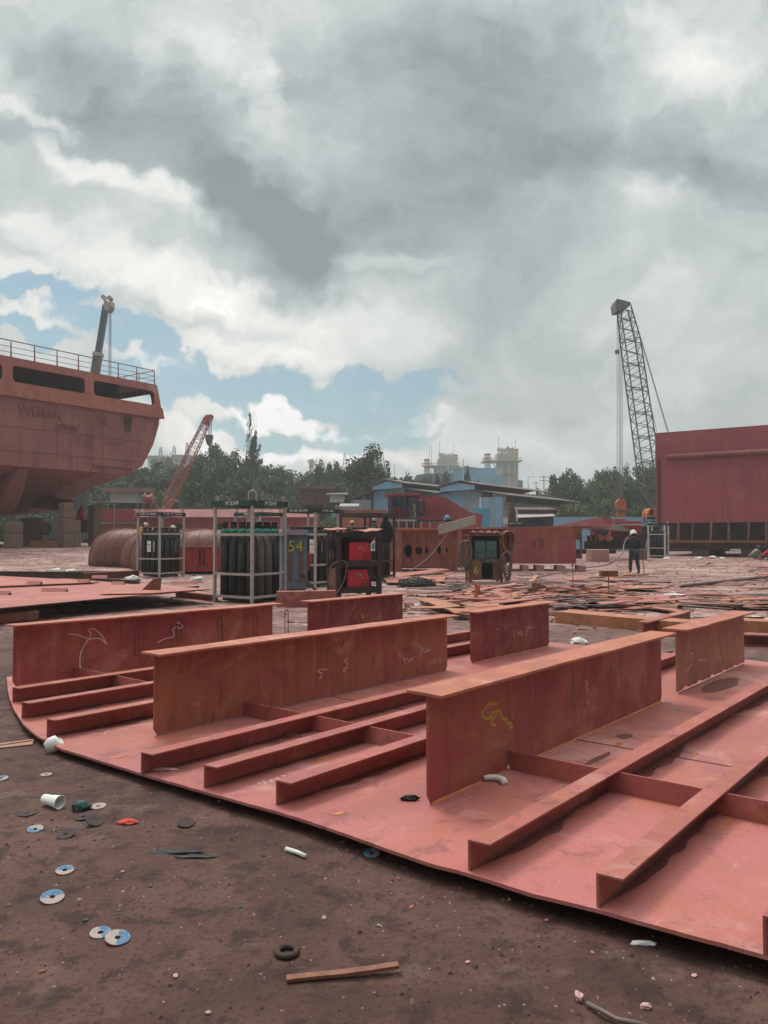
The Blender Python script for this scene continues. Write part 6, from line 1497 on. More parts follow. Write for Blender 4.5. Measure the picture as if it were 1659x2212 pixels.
# orange bucket and machine beside the crouching pair
mb = MB(); crumple(mb, (0, 0, .1), (.12, .12, .18), rs); solid('orange_bag', mb, M_['orange'], gp(1640, 1209), 'small orange bag between the two squatting people', 'bag')
mc = thing('welding_set', 'cream fronted machine standing behind the squatting pair', 'machine', gp(1638, 1203) + V((0, 2.5, .0)), R(-30))
mb = MB(); mb.bx(-.05, 1.8, 0, 1.2, .35, 1.75); mb.build('machine_body', M_['brown'], mc)
mb = MB(); mb.bx(-.35, .15, -.06, -.001, .62, 1.55); mb.build('front_plate', M_['galvcream'], mc)
mb = MB(); mb.path([(-.2, -.07, 1.35), (0, -.07, 1.38), (.05, -.07, 1.2), (-.12, -.07, 1.05), (.0, -.07, .8)], .03, 6); mb.build('painted_sign', M_['black'], mc)
mb = MB(); mb.bx(.6, 1.3, -.05, -.001, .8, 1.2); mb.build('red_panel', M_['binred'], mc)
mb = MB(); mb.bx(0, .2, .1, .4, -.1, .349); mb.bx(1.5, 1.7, .1, .4, -.1, .349); mb.build('leg', M_['darksteel'], mc)

# ------------------------------------------------------------------ things right of the ship block, mid distance
rb2 = thing('skip_bin', 'red ribbed skip bin standing on dark beams behind the standing worker', 'bin', yp(1351, 1157, 47), R(-8))
mb = MB(); mb.hexa([(-.85, 0, 0), (.85, 0, 0), (.85, .9, 0), (-.85, .9, 0), (-.92, -.05, .64), (.92, -.05, .64), (.92, .95, .64), (-.92, .95, .64)]); mb.build('bin_body', M_['binred'], rb2)
for k in range(6):
    x = -.8 + .31 * k; mb = MB(); mb.bx(x, x + .05, -.085, -.052, .05, .6); mb.build('rib', M_['binred'], rb2)
mb = MB(); mb.bx(-.95, .95, -.09, .98, .641, .68); mb.build('rim', M_['white'], rb2)
def wbeam(x0, x1, py, Y, h, w, mat, lab, yaw=0.0):
    a = yp(x0, py, Y); b = yp(x1, py, Y); mb = MB(); t_ = .03
    for dz0, dz1, ww in ((0, t_, w), (t_, h - t_, .03), (h - t_, h, w)): mb.hexa([V((a.x, a.y - ww / 2, a.z + dz0)), V((b.x, b.y - ww / 2 + yaw, b.z + dz0)), V((b.x, b.y + ww / 2 + yaw, b.z + dz0)), V((a.x, a.y + ww / 2, a.z + dz0)), V((a.x, a.y - ww / 2, a.z + dz1)), V((b.x, b.y - ww / 2 + yaw, b.z + dz1)), V((b.x, b.y + ww / 2 + yaw, b.z + dz1)), V((a.x, a.y + ww / 2, a.z + dz1))])
    return solidw('steel_beam', mb, M_[mat], lab, 'steel beam')
wbeam(1268, 1396, 1172, 46.5, .42, .5, 'darksteel', 'long dark girder resting on blocks under the red skip bin')
wbeam(1262, 1394, 1186, 49.5, .5, .5, 'blackrust', 'lower black girder behind the concrete block')
wbeam(1150, 1330, 1196, 52, .3, .6, 'darksteel', 'black beam lying far behind the ship block')
wbeam(1275, 1425, 1165, 54, .9, .3, 'blackrust', 'dark deep beam behind the red skip bin')
p = yp(1291, 1191, 44.5); p.z = gz(p.x, p.y)
block(p, (1.05, .9, .72), 'primer stained concrete block carrying the dark girder', 8, 'concred').__setitem__('group', 'concrete blocks in the yard')
p = yp(1378, 1191, 47.5); p.z = gz(p.x, p.y)
block(p, (.8, .9, .62), 'dark concrete block under the right end of the dark girder', 8, 'concrete').__setitem__('group', 'concrete blocks in the yard')
for k, (px, py) in enumerate(((1278, 1170), (1296, 1169), (1312, 1170))):
    mb = MB(); q = yp(px, py, 46.2); mb.extr([q, q + V((.35, 0, .1)), q + V((.3, 0, .3)), q + V((-.05, 0, .42)), q + V((-.1, 0, .3))], (0, .05, 0)); solidw('bracket_plate', mb, M_['stiff'], ['first small bracket plate standing on the dark girder', 'second small bracket plate standing on the dark girder', 'third small bracket plate standing on the dark girder'][k], 'bracket')
mb = MB(); q = yp(1280, 1168, 46.2); mb.extr([q, q + V((.18, 0, 0)), q + V((.1, 0, .5)), q + V((.25, 0, .85)), q + V((-.15, 0, .85)), q + V((-.08, 0, .4))], (0, .12, 0)); solidw('bollard_post', mb, M_['stiff'], 'forked red post on the dark girder left of the skip bin', 'post')
# tilted red plates and beams behind the block
def quadplate(pts, th, mat, lab, name='steel_plate', cat='steel plate'):
    mb = MB(); mb.extr([yp(*q) for q in pts], th); return solidw(name, mb, M_[mat], lab, cat)
quadplate([(1085, 1141, 43), (1200, 1136, 44), (1300, 1116, 46), (1320, 1118, 46), (1320, 1138, 46), (1240, 1143, 44.5)], (0, .4, -.03), 'bigred', 'long tilted dark red plate rising to the right behind the ship block')
quadplate([(1318, 1121, 48), (1350, 1121, 48.5), (1352, 1139, 48.5), (1318, 1139, 48)], (0, 1.5, 0), 'bigred', 'red box section behind the tilted plate')
quadplate([(1350, 1125, 50), (1386, 1126, 50), (1386, 1143, 50), (1350, 1141, 50)], (0, 1.5, 0), 'bigred', 'second red box section, right of the first, behind the tilted plate')
quadplate([(1232, 1141, 45.6), (1300, 1121, 47.0), (1395, 1144, 47), (1395, 1150, 47), (1300, 1146, 47)], (0, .3, 0), 'darksteel', 'black gusseted underside plate under the tilted red plate')
quadplate([(1100, 1139.5, 42), (1235, 1136, 43), (1235, 1138.5, 43), (1100, 1142, 42)], (0, .8, 0), 'scrap', 'pale pink plate edge lying on the ship block')
# dark red bow section with the navy cabinet in front of it
nb_ = thing('bow_section', 'dark red sloping ship section standing behind the ship block', 'ship block', M=frame(yp(838, 1155, 46), (1, 0)))
s46 = 46 / 1662
def bx2(px): return (px - 838) * s46
def bz2(py): return H - (py - 1155) * s46
mb = MB(); mb.extr([(bx2(900), 0, .3), (bx2(900), 0, bz2(1071)), (bx2(960), 0, bz2(1073)), (bx2(1018), 0, bz2(1107)), (bx2(1044), 0, bz2(1111)), (bx2(1030), 0, .3)], (0, 3, 0)); mb.build('slope_plate', M_['bigred'], nb_)
mb = MB(); mb.bx(bx2(832), bx2(905), -.6, 3, bz2(1071), bz2(1066)); mb.build('roof_plate', M_['bigred'], nb_)
for k in range(9):
    x = bx2(906 + 6.2 * k); mb = MB(); mb.extr([(x, -.06, bz2(1112)), (x + .05, -.06, bz2(1112)), (x + .05 + .25, -.06, bz2(1086 + .8 * k)), (x + .25, -.06, bz2(1086 + .8 * k))], (0, .05, 0)); mb.build('stiffener', M_['bigred'], nb_)
for k in range(7):
    x = bx2(845 + 8 * k); mb = MB(); mb.bx(x, x + .04, .9, .95, 1.2, bz2(1072)); mb.build('inner_rib', M_['bigred'], nb_)
mb = MB(); mb.bx(bx2(838), bx2(900), 1.0, 1.05, .3, bz2(1071)); mb.build('back_plate', M_['bigred'], nb_)
nc = thing('control_cabinet', 'tall navy blue open cabinet with yellow 53 on its door', 'cabinet', M=frame(yp(842, 1155, 44.5), (1, 0)))
s44 = 44.5 / 1662
def cx_(px): return (px - 842) * s44
def cz_(py): return H - (py - 1155) * s44
for a, b in ((842, 847), (862, 865), (872, 875)):
    mb = MB(); mb.bx(cx_(a), cx_(b), 0, .8, 1.0, cz_(1073)); mb.build('frame_post', M_['cabnavy'], nc)
mb = MB(); mb.bx(cx_(847) + .001, cx_(872) - .001, .0, .8, cz_(1096), cz_(1093)); mb.build('shelf', M_['cabnavy'], nc)
mb = MB(); mb.bx(cx_(847), cx_(880), .78, .8, cz_(1096), cz_(1073)); mb.build('back_plate', M_['cabnavy'], nc)
mb = MB(); mb.bx(cx_(883), cx_(904), -.06, -.01, cz_(1134), cz_(1074)); dr = mb.build('door', M_['cabnavy'], nc)
text('5', .5, M_['ymark'], dr, onwall((cx_(895), -.063, cz_(1096)), (1, 0, 0)), 'sprayed_number'); text('3', .5, M_['ymark'], dr, onwall((cx_(895.5), -.063, cz_(1112)), (1, 0, 0)), 'sprayed_number')
mb = MB(); mb.bx(cx_(851), cx_(859), .3, .6, cz_(1093), cz_(1083)); mb.bx(cx_(866), cx_(871), .3, .6, cz_(1093), cz_(1078)); mb.build('switch_gear', M_['black'], nc)
mb = MB(); mb.bx(cx_(842), cx_(905), -.02, .8, .9, .999); mb.build('base', M_['brown'], nc)
mb = MB()
for k in range(6):
    c0 = yp(909, 1098, 44.2); mb.path([tuple(c0 + V((.15 * math.cos(u) + .02 * k, -.05 - .01 * k, .45 * math.sin(u)))) for u in [2 * math.pi * q / 16 for q in range(16)]], .03, 6, closed=True)
solidw('cable_coil', mb, M_['cable'], 'black coil of cable hanging beside the navy cabinet', 'cable', smooth=True)
for k, (px, w) in enumerate(((940, .9), (870, .7))):
    gr = thing('green_railed_rack', ['low green topped rack left of the light blue helmet', 'low white pipe rack before the navy cabinet'][k], 'rack', yp(px, 1140, 40 - k), 0)
    mb = MB(); mb.bx(-w, w, -.03, .03, .33, .42); mb.build('top_rail', M_['greenbeam'] if k == 0 else M_['galv'], gr)
    for q in (-.8, -.3, .3, .8):
        mb = MB(); mb.tube((q * w, 0, -1.2), (q * w, 0, .33), .035, 6); mb.build('post', M_['galv'], gr)
# sign board with a hose post
sg = thing('safety_sign', 'dark board lettered SAFETY FIRST on a stand before the shed', 'sign', yp(1114, 1135, 47), 0)
mb = MB(); mb.bx(-.48, .48, 0, .05, 0, .24); mb.build('sign_board', M_['black'], sg)
text('SAFETY FIRST', .14, M_['white'], sg, onwall((0, -.003, .12), (1, 0, 0)))
mb = MB(); mb.bx(-.3, -.24, .06, .12, -1.3, .1); mb.bx(.24, .3, .06, .12, -1.3, .1); mb.build('leg', M_['darksteel'], sg)
hp_ = thing('hose_post', 'dark post hung with grey hoses behind the safety sign', 'post', yp(1106, 1129, 48), 0)
mb = MB(); mb.lathe([(.24, -1.0), (.24, .55), (.15, .8), (.1, 1.2), (.05, 1.35)], 10); mb.build('post', M_['darksteel'], hp_)
for k in range(5):
    mb = MB(); a = -.25 + .12 * k; mb.path([(a, -.22, 1.2 - .1 * k), (a + .05, -.27, .6), (a + .02, -.27, .1 * (k % 2))], .035, 6); mb.build('hose', M_['cablegrey'] if k != 4 else M_['white'], hp_)
mb = MB(); mb.bx(-.2, .2, 0, .03, 0, .4); solid('notice_board', mb, M_['white'], yp(1094, 1132, 48.5), 'small white notice left of the safety sign', 'sign')
# ------------------------------------------------------------------ hill behind the yard
def hill(x, y):
    az = x / max(y, 1)
    e = 6.5 * math.exp(-((az + .30) / .17) ** 2) + 4.0 * math.exp(-((az - .30) / .09) ** 2) + 3.0 * math.exp(-((az + .02) / .07) ** 2)
    return -.4 + sst(76, 128, y) * (2.2 + e) + sst(160, 300, y) * 8 + .5 * mnoise.noise(V((x * .06, y * .06, 2)))
mb = MB(); rows = []
hy = [70 + 4 * k for k in range(24)] + [170 + 14 * k for k in range(18)]
for y in hy: rows.append([mb.bm.verts.new((y * (-.95 + 1.9 * i / 110), y, hill(y * (-.95 + 1.9 * i / 110), y) - (3 if y == 70 else 0))) for i in range(111)])
for A, B in zip(rows, rows[1:]):
    for i in range(110): mb.face([A[i], A[i + 1], B[i + 1], B[i]])
struct(mb.build('hill', plain('hill_scrub', (.028, .036, .017), .95, .4, .25, spec=.05, dirt=(.05, .042, .026)), smooth=True))

# ------------------------------------------------------------------ trees
def crown_mesh(name, seed, mat, n=38, leaf=.036, per=160, shape='round', flat=1.0):
    rg = random.Random(seed); mb = MB()
    cl = []
    for k in range(n):
        while True:
            p = V((rg.uniform(-1, 1), rg.uniform(-1, 1), rg.uniform(-1, 1)))
            if .25 < p.length < 1: break
        if shape == 'round': q = V((p.x * .40, p.y * .40, .50 + p.z * .40 * flat)); r_ = rg.uniform(.11, .19)
        elif shape == 'tall': q = V((p.x * .27 * (1.15 - abs(p.z) * .6), p.y * .27, .5 + p.z * .45)); r_ = rg.uniform(.08, .14)
        else: q = V((p.x * .44, p.y * .44, .45 + p.z * .25)); r_ = rg.uniform(.10, .18)
        cl.append((q, r_))
    for q, r_ in cl:
        for k in range(per):
            d = V((rg.gauss(0, 1), rg.gauss(0, 1), rg.gauss(0, .8)))
            if d.length < .01: continue
            d = d.normalized() * r_ * rg.random() ** .45; p = q + d
            s = leaf * rg.uniform(.6, 1.3); u = V((rg.gauss(0, 1), rg.gauss(0, 1), rg.gauss(0, .5))).normalized(); w = u.cross(V((rg.gauss(0, 1), rg.gauss(0, 1), rg.gauss(0, 1)))).normalized()
            a = [mb.bm.verts.new(p + x) for x in (-u * s, w * s * .5, u * s, -w * s * .45)]; mb.face(a)
    me = bpy.data.meshes.new(name); mb.bm.to_mesh(me); mb.bm.free(); me.materials.append(mat); return me
def plume_mesh(name, seed, mat):
    rg = random.Random(seed); mb = MB()
    for k in range(17):
        a = rg.uniform(0, 6.28); z0 = rg.uniform(.12, .62); tilt = rg.uniform(.1, .42) * (1.15 - z0); L = rg.uniform(.22, .42)
        if k == 0: tilt, z0, L = .02, .55, .45
        d = V((math.cos(a) * tilt, math.sin(a) * tilt, rg.uniform(.5, .9) * L / .5 * .5)).normalized(); b = V((0, 0, z0))
        for j in range(230):
            s = rg.random() ** .7; w_ = .055 * (1 - s) + .012; p = b + d * L * (s + .15) * (1 if s < .9 else 1.05) + V((rg.gauss(0, w_), rg.gauss(0, w_), rg.gauss(0, w_)))
            l = rg.uniform(.015, .035); u = (d + V((rg.gauss(0, .45), rg.gauss(0, .45), rg.gauss(0, .3)))).normalized(); w = u.cross(V((rg.gauss(0, 1), rg.gauss(0, 1), 0))).normalized() * l * .25
            mb.face([mb.bm.verts.new(p + x) for x in (-u * l, w, u * l, -w)])
    me = bpy.data.meshes.new(name); mb.bm.to_mesh(me); mb.bm.free(); me.materials.append(mat); return me
def trunk_mesh(name, seed):
    rg = random.Random(seed); mb = MB(); mb.path([(0, 0, -.12), (.01, .0, .15), (.0, .02, .4), (.02, .0, .62)], .035, 7, r1=.012)
    for k in range(6):
        a = k * 1.05 + rg.uniform(-.3, .3); z = rg.uniform(.18, .45); mb.path([(0, 0, z), (.16 * math.cos(a), .16 * math.sin(a), z + .12), (.30 * math.cos(a), .30 * math.sin(a), z + .3)], .016, 5, r1=.005)
    me = bpy.data.meshes.new(name); bmesh.ops.recalc_face_normals(mb.bm, faces=mb.bm.faces[:]); mb.bm.to_mesh(me); mb.bm.free(); me.materials.append(M_['trunk']); return me
# low scrub over the slope
rg = random.Random(31); mb = MB()
for k in range(5200):
    y = rg.uniform(80, 150); x = y * rg.uniform(-.75, .62); z = hill(x, y)
    if z < .2: continue
    for j in range(3):
        p = V((x + rg.gauss(0, .5), y + rg.gauss(0, .5), z + rg.uniform(.0, .9))); s_ = rg.uniform(.25, .6); u = V((rg.gauss(0, 1), rg.gauss(0, 1), rg.gauss(0, .8))).normalized(); w = u.cross(V((rg.gauss(0, 1), rg.gauss(0, 1), rg.gauss(0, 1)))).normalized()
        mb.mi = k % 2; mb.face([mb.bm.verts.new(p + q) for q in (-u * s_, w * s_ * .5, u * s_, -w * s_ * .45)])
tag(mb.build('scrub', [M_['leaf'], M_['leafpale']]), 'low green scrub covering the slope under the trees', 'scrub', kind='stuff')
CR = {'a': [crown_mesh('crown', 1, M_['leaf']), crown_mesh('crown', 2, M_['leaf'], 26), crown_mesh('crown', 3, M_['leafdark'], 34)],
      'd': [crown_mesh('crown', 4, M_['leafdark'], 30), crown_mesh('crown', 5, M_['leafdark'], 34)],
      'p': [crown_mesh('crown', 6, M_['leafpale'], 26), crown_mesh('crown', 7, M_['leafpale'], 22, shape='bush')],
      'b': [crown_mesh('crown', 8, M_['leaf'], 22, shape='bush'), crown_mesh('crown', 9, M_['leafdark'], 22, shape='bush')],
      't': [crown_mesh('crown', 10, M_['leaf'], 22, shape='tall'), crown_mesh('crown', 12, M_['leafdark'], 22, shape='tall')],
      'big': [crown_mesh('crown', 13, M_['leaf'], 60, leaf=.03, per=170, flat=1.1)], 'pl': [plume_mesh('crown', 14, M_['needle']), plume_mesh('crown', 15, M_['needle'])]}
TR = [trunk_mesh('trunk', 1), trunk_mesh('trunk', 2)]
tg_ = random.Random(77)
def tree(px, pyt, Y, wpx, kind, label, group='trees on the hill behind the yard', name='tree', zb=None):
    p = yp(px, pyt, Y); b = hill(p.x, p.y) if zb is None else zb; h = max(1.5, p.z - b); w = wpx * Y / 1662
    o = thing(name, label, 'tree', (p.x, p.y, b), tg_.uniform(0, 6.28), group)
    c = bpy.data.objects.new('crown', tg_.choice(CR[kind])); COL.objects.link(c); c.parent = o; c.scale = (w, w, h * 1.08)
    tk = bpy.data.objects.new('trunk', tg_.choice(TR)); COL.objects.link(tk); tk.parent = o; tk.scale = (w * .7, w * .7, h)
    return o
def env(px, pts):
    for (a, ya), (b, yb) in zip(pts, pts[1:]):
        if a <= px <= b: return ya + (yb - ya) * (px - a) / (b - a)
    return pts[-1][1] if px > pts[-1][0] else pts[0][1]
EL = [(-100, 1035), (100, 1025), (330, 1000), (400, 985), (450, 962), (500, 975), (560, 1002), (640, 1016), (700, 1014), (740, 1010), (775, 1016), (850, 1030), (900, 1040), (980, 1045)]
for row, (Y, off, step, kinds, lab, wd) in enumerate(((132, 4, 24, 'aad', 'leafy dark tree in the back rank of the wood on the hill', (60, 85)), (112, 28, 27, 'aad', 'bushy tree in the middle of the wood on the hill', (65, 95)), (97, 54, 32, 'aap', 'rounded green tree low on the wooded hill', (70, 100)), (86, 84, 36, 'bpb', 'low bushy tree at the foot of the wooded hill', (60, 90)))):
    px = -70 + row * 9
    while px < (745 if row > 1 else 900):
        e = env(px, EL) + off + tg_.uniform(-6, 9)
        if not (row == 0 and 330 < px < 420 and tg_.random() < .5): tree(px + tg_.uniform(-9, 9), e, Y + tg_.uniform(-5, 5), tg_.uniform(*wd), tg_.choice(kinds), lab, 'wood on the hill behind the yard, rank by rank')
        px += step
tree(538, 928, 118, 95, 'pl', 'tall feathery casuarina tree standing above the wood', None, 'casuarina_tree')
tree(793, 978, 104, 120, 'big', 'big round crowned tree standing alone left of the power plant', None)
tree(700, 996, 125, 55, 'a', 'rounded tree beside the left red and white chimney', None)
tree(726, 1000, 122, 45, 'a', 'small tree just left of the big round tree', None)
tree(772, 1030, 96, 60, 'p', 'pale bush below the big round tree', None, 'bush'); tree(840, 1040, 96, 60, 'a', 'bush at the right foot of the big round tree', None, 'bush')
for k, (px, py, w) in enumerate(((880, 1025, 42), (920, 1022, 45), (955, 1020, 45), (985, 1026, 36), (1012, 1012, 26), (1160, 1040, 30))):
    tree(px, py, 128, w, 'ap'[k % 2], ['small tree above the roof of the left blue shed', 'tree under the dark navy roof of the power plant', 'pale tree in front of the first plant unit', 'tree left of the blue hall front', 'small tree standing just behind the ridge of the right shed', 'small round tree near the power poles'][k], 'small trees behind the sheds')
ER = [(1190, 1062), (1205, 1022), (1232, 1014), (1252, 1030), (1270, 1042), (1290, 1014), (1320, 1008), (1350, 1014), (1390, 1000), (1450, 1000)]
for row, (Y, off, step, kinds, lab) in enumerate(((128, 0, 24, 'aa', 'leafy dark tree in the back rank on the right hill'), (108, 22, 26, 'aap', 'olive green tree in the middle of the right hill'), (92, 56, 34, 'bp', 'spreading low tree at the front of the right hill'), (80, 90, 40, 'bd', 'dark bush at the foot of the right hill'))):
    px = 1205 + (14 if row == 1 else 0) + (38 if row > 1 else 0)
    while px < 1480:
        tree(px + tg_.uniform(-6, 6), env(px, ER) + off + tg_.uniform(-6, 8), Y + tg_.uniform(-4, 4), tg_.uniform(55, 80), tg_.choice(kinds), lab, 'trees on the right hill, rank by rank'); px += step
tree(1235, 1078, 84, 75, 'p', 'spreading tree with layered branches beside the right shed', None)

# ------------------------------------------------------------------ corrugated sheds
def shed(name, label, corner, L, D, ze, zr, panels, roof, monitor, side_mat, zl=None):
    """gable end faces the viewer: local x runs along the gable from the right corner to the left, y runs back"""
    M = Matrix(((-.83, .56, 0, corner[0]), (.56, .83, 0, corner[1]), (0, 0, 1, -.2), (0, 0, 0, 1)))
    o = thing(name, label, 'shed', M=M); zl = zl or ze
    def rz(x): return ze + (zr - ze) * x / (L / 2) if x < L / 2 else zr + (zl - zr) * (x - L / 2) / (L / 2)
    for a, b, z0, mat in panels:
        mb = MB(); pts = [(a, 0, z0), (b, 0, z0), (b, 0, rz(b) - .05)] + ([(L / 2, 0, rz(L / 2) - .05)] if a < L / 2 < b else []) + [(a, 0, rz(a) - .05)]
        mb.extr(pts, (0, .08, 0)); mb.build('wall_panel', M_[mat], o)
    mb = MB(); mb.bx(0, .08, .081, D, 0, ze - .75); mb.build('side_wall', M_[side_mat], o)
    mb = MB(); mb.bx(.3, .36, .1, D, 0, ze - .05); mb.build('inner_wall', M_['darksheet'], o)
    for k in range(int(D / 3) + 1):
        mb = MB(); mb.bx(.02, .14, .15 + 3 * k, .27 + 3 * k, ze - .749, ze); mb.build('eave_post', M_['darksteel'], o)
    mb = MB(); mb.bx(L - .08, L, .081, D, 0, zl - .06); mb.build('side_wall', M_['darksheet'], o)
    mb = MB(); mb.bx(.1, L - .1, D - .1, D, 0, min(ze, zl)); mb.build('rear_wall', M_['darksheet'], o)
    e = .9
    for sgn in (0, 1):
        mb = MB(); x0, x1 = (-e, L / 2 - .003) if sgn == 0 else (L / 2 + .003, L + e)
        za = ze - (zr - ze) * e / (L / 2) if sgn == 0 else zr; zb = zr if sgn == 0 else zl - (zr - zl) * e / (L / 2)
        mb.extr([(x0, -.8, za), (x1, -.8, zb), (x1, -.8, zb + .09), (x0, -.8, za + .09)], (0, D + 1.4, 0)); mb.build('roof_slope', M_[roof], o)
    if monitor:
        a, b, h_ = monitor; mb = MB(); mb.extr([(a, -.82, rz(a) + .1), (b, -.82, rz(b) + .1), (b, -.82, rz(b) + h_), ((a + b) / 2, -.82, rz((a + b) / 2) + h_ + .08), (a, -.82, rz(a) + h_)], (0, .05, 0)); mb.build('monitor_front', M_['bluepanel'], o)
        mb = MB(); mb.extr([(a - .5, -1.0, rz(a) + h_ + .001), (L / 2, -1.0, rz(L / 2) + h_ + .18), (b + .5, -1.0, rz(b) + h_ + .001), (b + .5, -1.0, rz(b) + h_ + .1), (L / 2, -1.0, rz(L / 2) + h_ + .28), (a - .5, -1.0, rz(a) + h_ + .1)], (0, D + 1, 0)); mb.build('monitor_roof', M_[roof], o)
    return o
shB = shed('corrugated_shed', 'right corrugated shed with pale blue gable panels and a long grey side wall', (12.7, 80), 9.8, 20, 5.9, 6.75,
     [(0, 1.5, 0, 'bluestain'), (1.5, 2.8, 0, 'darksheet'), (2.8, 5.1, 0, 'bluestain'), (5.1, 8.1, 0, 'bluepanel'), (8.1, 9.8, 0, 'bluestain')], 'roofsheet', (3.2, 7.4, .55), 'greysheet')
mb = MB(); mb.bx(-.04, -.001, 8.6, 8.8, 0, 5.1); mb.build('downpipe', M_['white'], shB)


shA = shed('corrugated_shed', 'left corrugated shed with a big pale blue door panel and rusty roof', (5.4, 88), 11.3, 18, 6.6, 7.5,
     [(0, 3.6, 0, 'darksheet'), (3.6, 8.0, 1.9, 'bluepanel'), (3.6, 8.0, 0, 'darksheet') if False else (8.0, 9.2, 0, 'darksheet'), (9.2, 9.7, 0, 'bluepanel'), (9.7, 10.6, 0, 'darksheet'), (10.6, 11.3, 0, 'bluepanel')], 'roofsheet', (3.4, 7.6, .5), 'darksheet', 6.0)
mb = MB(); mb.bx(3.6, 8.0, .09, .16, 0, 1.95); mb.build('lower_panel', M_['bluepanel'], shA)
def boxthing(name, lab, cat, x0, x1, y0, y1, Y, dep, mat, roofmat=None, base=None, roofh=.12, over=.25):
    a = yp(x0, 1155, Y); b = yp(x1, 1155, Y); zt = yp(x0, y0, Y).z; zb = (yp(x0, y1, Y).z if base is None else base)
    o = thing(name, lab, cat, (a.x, Y, zb)); w = b.x - a.x; h = zt - zb
    mb = MB(); mb.bx(0, w, 0, dep, 0, h); mb.build('wall', M_[mat], o)
    if roofmat:
        mb = MB(); mb.extr([(-over, -over, h + .001), (w + over, -over, h + .001), (w + over, -over, h + roofh), (-over, -over, h + roofh)], (0, dep + over, .3)); mb.build('roof', M_[roofmat], o)
    return o, w, h
an1, w, h = boxthing('lean_to', 'grey blue lean to shed before the left shed', 'shed', 758, 801, 1080, 1150, 83, 2, 'greysheet', None, 0)
an2, w, h = boxthing('lean_to', 'patched lean to of blue and grey sheets before the right shed', 'shed', 1041, 1088, 1074, 1150, 74, 2, 'bluestain', None, 0)
mb = MB(); mb.bx(.1, .75, -.03, -.002, 0, h - .02); mb.build('blue_sheet', M_['bluepanel'], an2); mb = MB(); mb.bx(1.2, 1.95, -.03, -.002, 1.3, h - .02); mb.build('blue_sheet', M_['bluepanel'], an2); mb = MB(); mb.bx(.1, 1.1, -.06, -.031, 0, 1.25); mb.build('brown_sheet', M_['brown'], an2)
an3, w, h = boxthing('blue_hoarding', 'flat bright blue sheet hoarding left of the lean to', 'fence', 1021, 1057, 1098, 1150, 72, .1, 'hallblue', None, 0)
an4, w, h = boxthing('blue_hoarding', 'low blue hoarding under the big door of the left shed', 'fence', 803, 845, 1104, 1150, 80, .1, 'hallblue', None, 0)
hut, w, h = boxthing('site_hut', 'dark site hut with a grey awning before the grey shed wall', 'hut', 1115, 1196, 1108, 1150, 60, 3, 'cabnavy', 'darksteel', 0, .25)
mb = MB(); mb.extr([(-.1, -1.0, h - .42), (w - .1, -1.0, h - .30), (w - .1, -.01, h - .05), (-.1, -.01, h - .05)], (0, 0, .05)); mb.build('awning', M_['galv'], hut)
mb = MB(); mb.bx(1.25, 1.9, -.05, -.001, 0, 1.35); mb.build('door', M_['darksteel'], hut); mb = MB(); mb.bx(1.0, 1.45, -.08, -.051, 1.35, 1.62); mb.build('door_sign', M_['galv'], hut)
mb = MB(); mb.extr([(w - 1.3, -1.1, 1.35), (w - .2, -1.1, 1.65), (w - .2, -.1, 1.75), (w - 1.3, -.1, 1.45)], (0, 0, .06)); mb.build('plank_awning', M_['scrapor'], hut)
fen, w, h = boxthing('sheet_fence', 'blue corrugated sheet fence at the foot of the right hill', 'fence', 1190, 1440, 1117, 1150, 73, .08, 'bluepanel', None, 0)
for k in range(6):
    mb = MB(); mb.bx(w * k / 5 - .04, w * k / 5 + .04, -.06, -.001, 0, h + .05); mb.build('fence_post', M_['galv'], fen)
# small buildings and boxes seen between the racks
sm, w, h = boxthing('tin_roof_hut', 'small hut with a curved tin roof seen over the welding rack', 'hut', 739, 768, 1103, 1150, 62, 2, 'scrap', 'greysheet', 0, .35)
sm2, w, h = boxthing('turquoise_container', 'turquoise container end seen between the racks', 'container', 715, 745, 1107, 1118, 70, 3, 'hallteal', None, None)
sm3, w, h = boxthing('brick_box', 'orange brown crate wall seen over the welding rack', 'crate', 768, 836, 1101, 1150, 58, 2, 'blockred', None, 0)
hs, w, h = boxthing('hillside_house', 'house with a pink red roof and white gable left on the hill', 'house', 238, 292, 1064, 1085, 92, 5, 'white', 'redroof', None, .5, .8)
hs, w, h = boxthing('hillside_house', 'dark house with a pale edged roof in front of the big round tree', 'house', 648, 712, 1056, 1090, 95, 5, 'brown', 'roofsheet', None, .35, .6)
hs, w, h = boxthing('hillside_house', 'long low pale roof among the trees right of the red crane', 'house', 408, 462, 1048, 1056, 104, 4, 'white', 'galv', None, .25, .5)
hs, w, h = boxthing('hillside_house', 'white walled house among bushes above the racks', 'house', 712, 742, 1070, 1085, 92, 4, 'white', 'galv', None, .2, .4)
for k, (x0, x1, y0) in enumerate(((318, 352, 984), (352, 374, 989), (376, 402, 982))):
    o_, w, h = boxthing('white_building', ['white block on the far ridge beside the ship', 'middle white block on the far ridge', 'white block on the far ridge left of the red crane'][k], 'building', x0, x1, y0 + 7, 1008, 300, 10, 'stackwhite', 'galv', None, 1.2, .6)
    for q in range(3):
        mb = MB(); mb.bx(w * (.15 + .3 * q), w * (.15 + .3 * q) + .8, -.06, -.001, h * .4, h * .75); mb.build('window', M_['black'], o_)
tree(362, 975, 200, 30, 'p', 'pale round tree on the far ridge beside the ship', None, zb=8); tree(335, 985, 210, 24, 'p', 'pale small tree on the far ridge, close to the ship', None, zb=8)

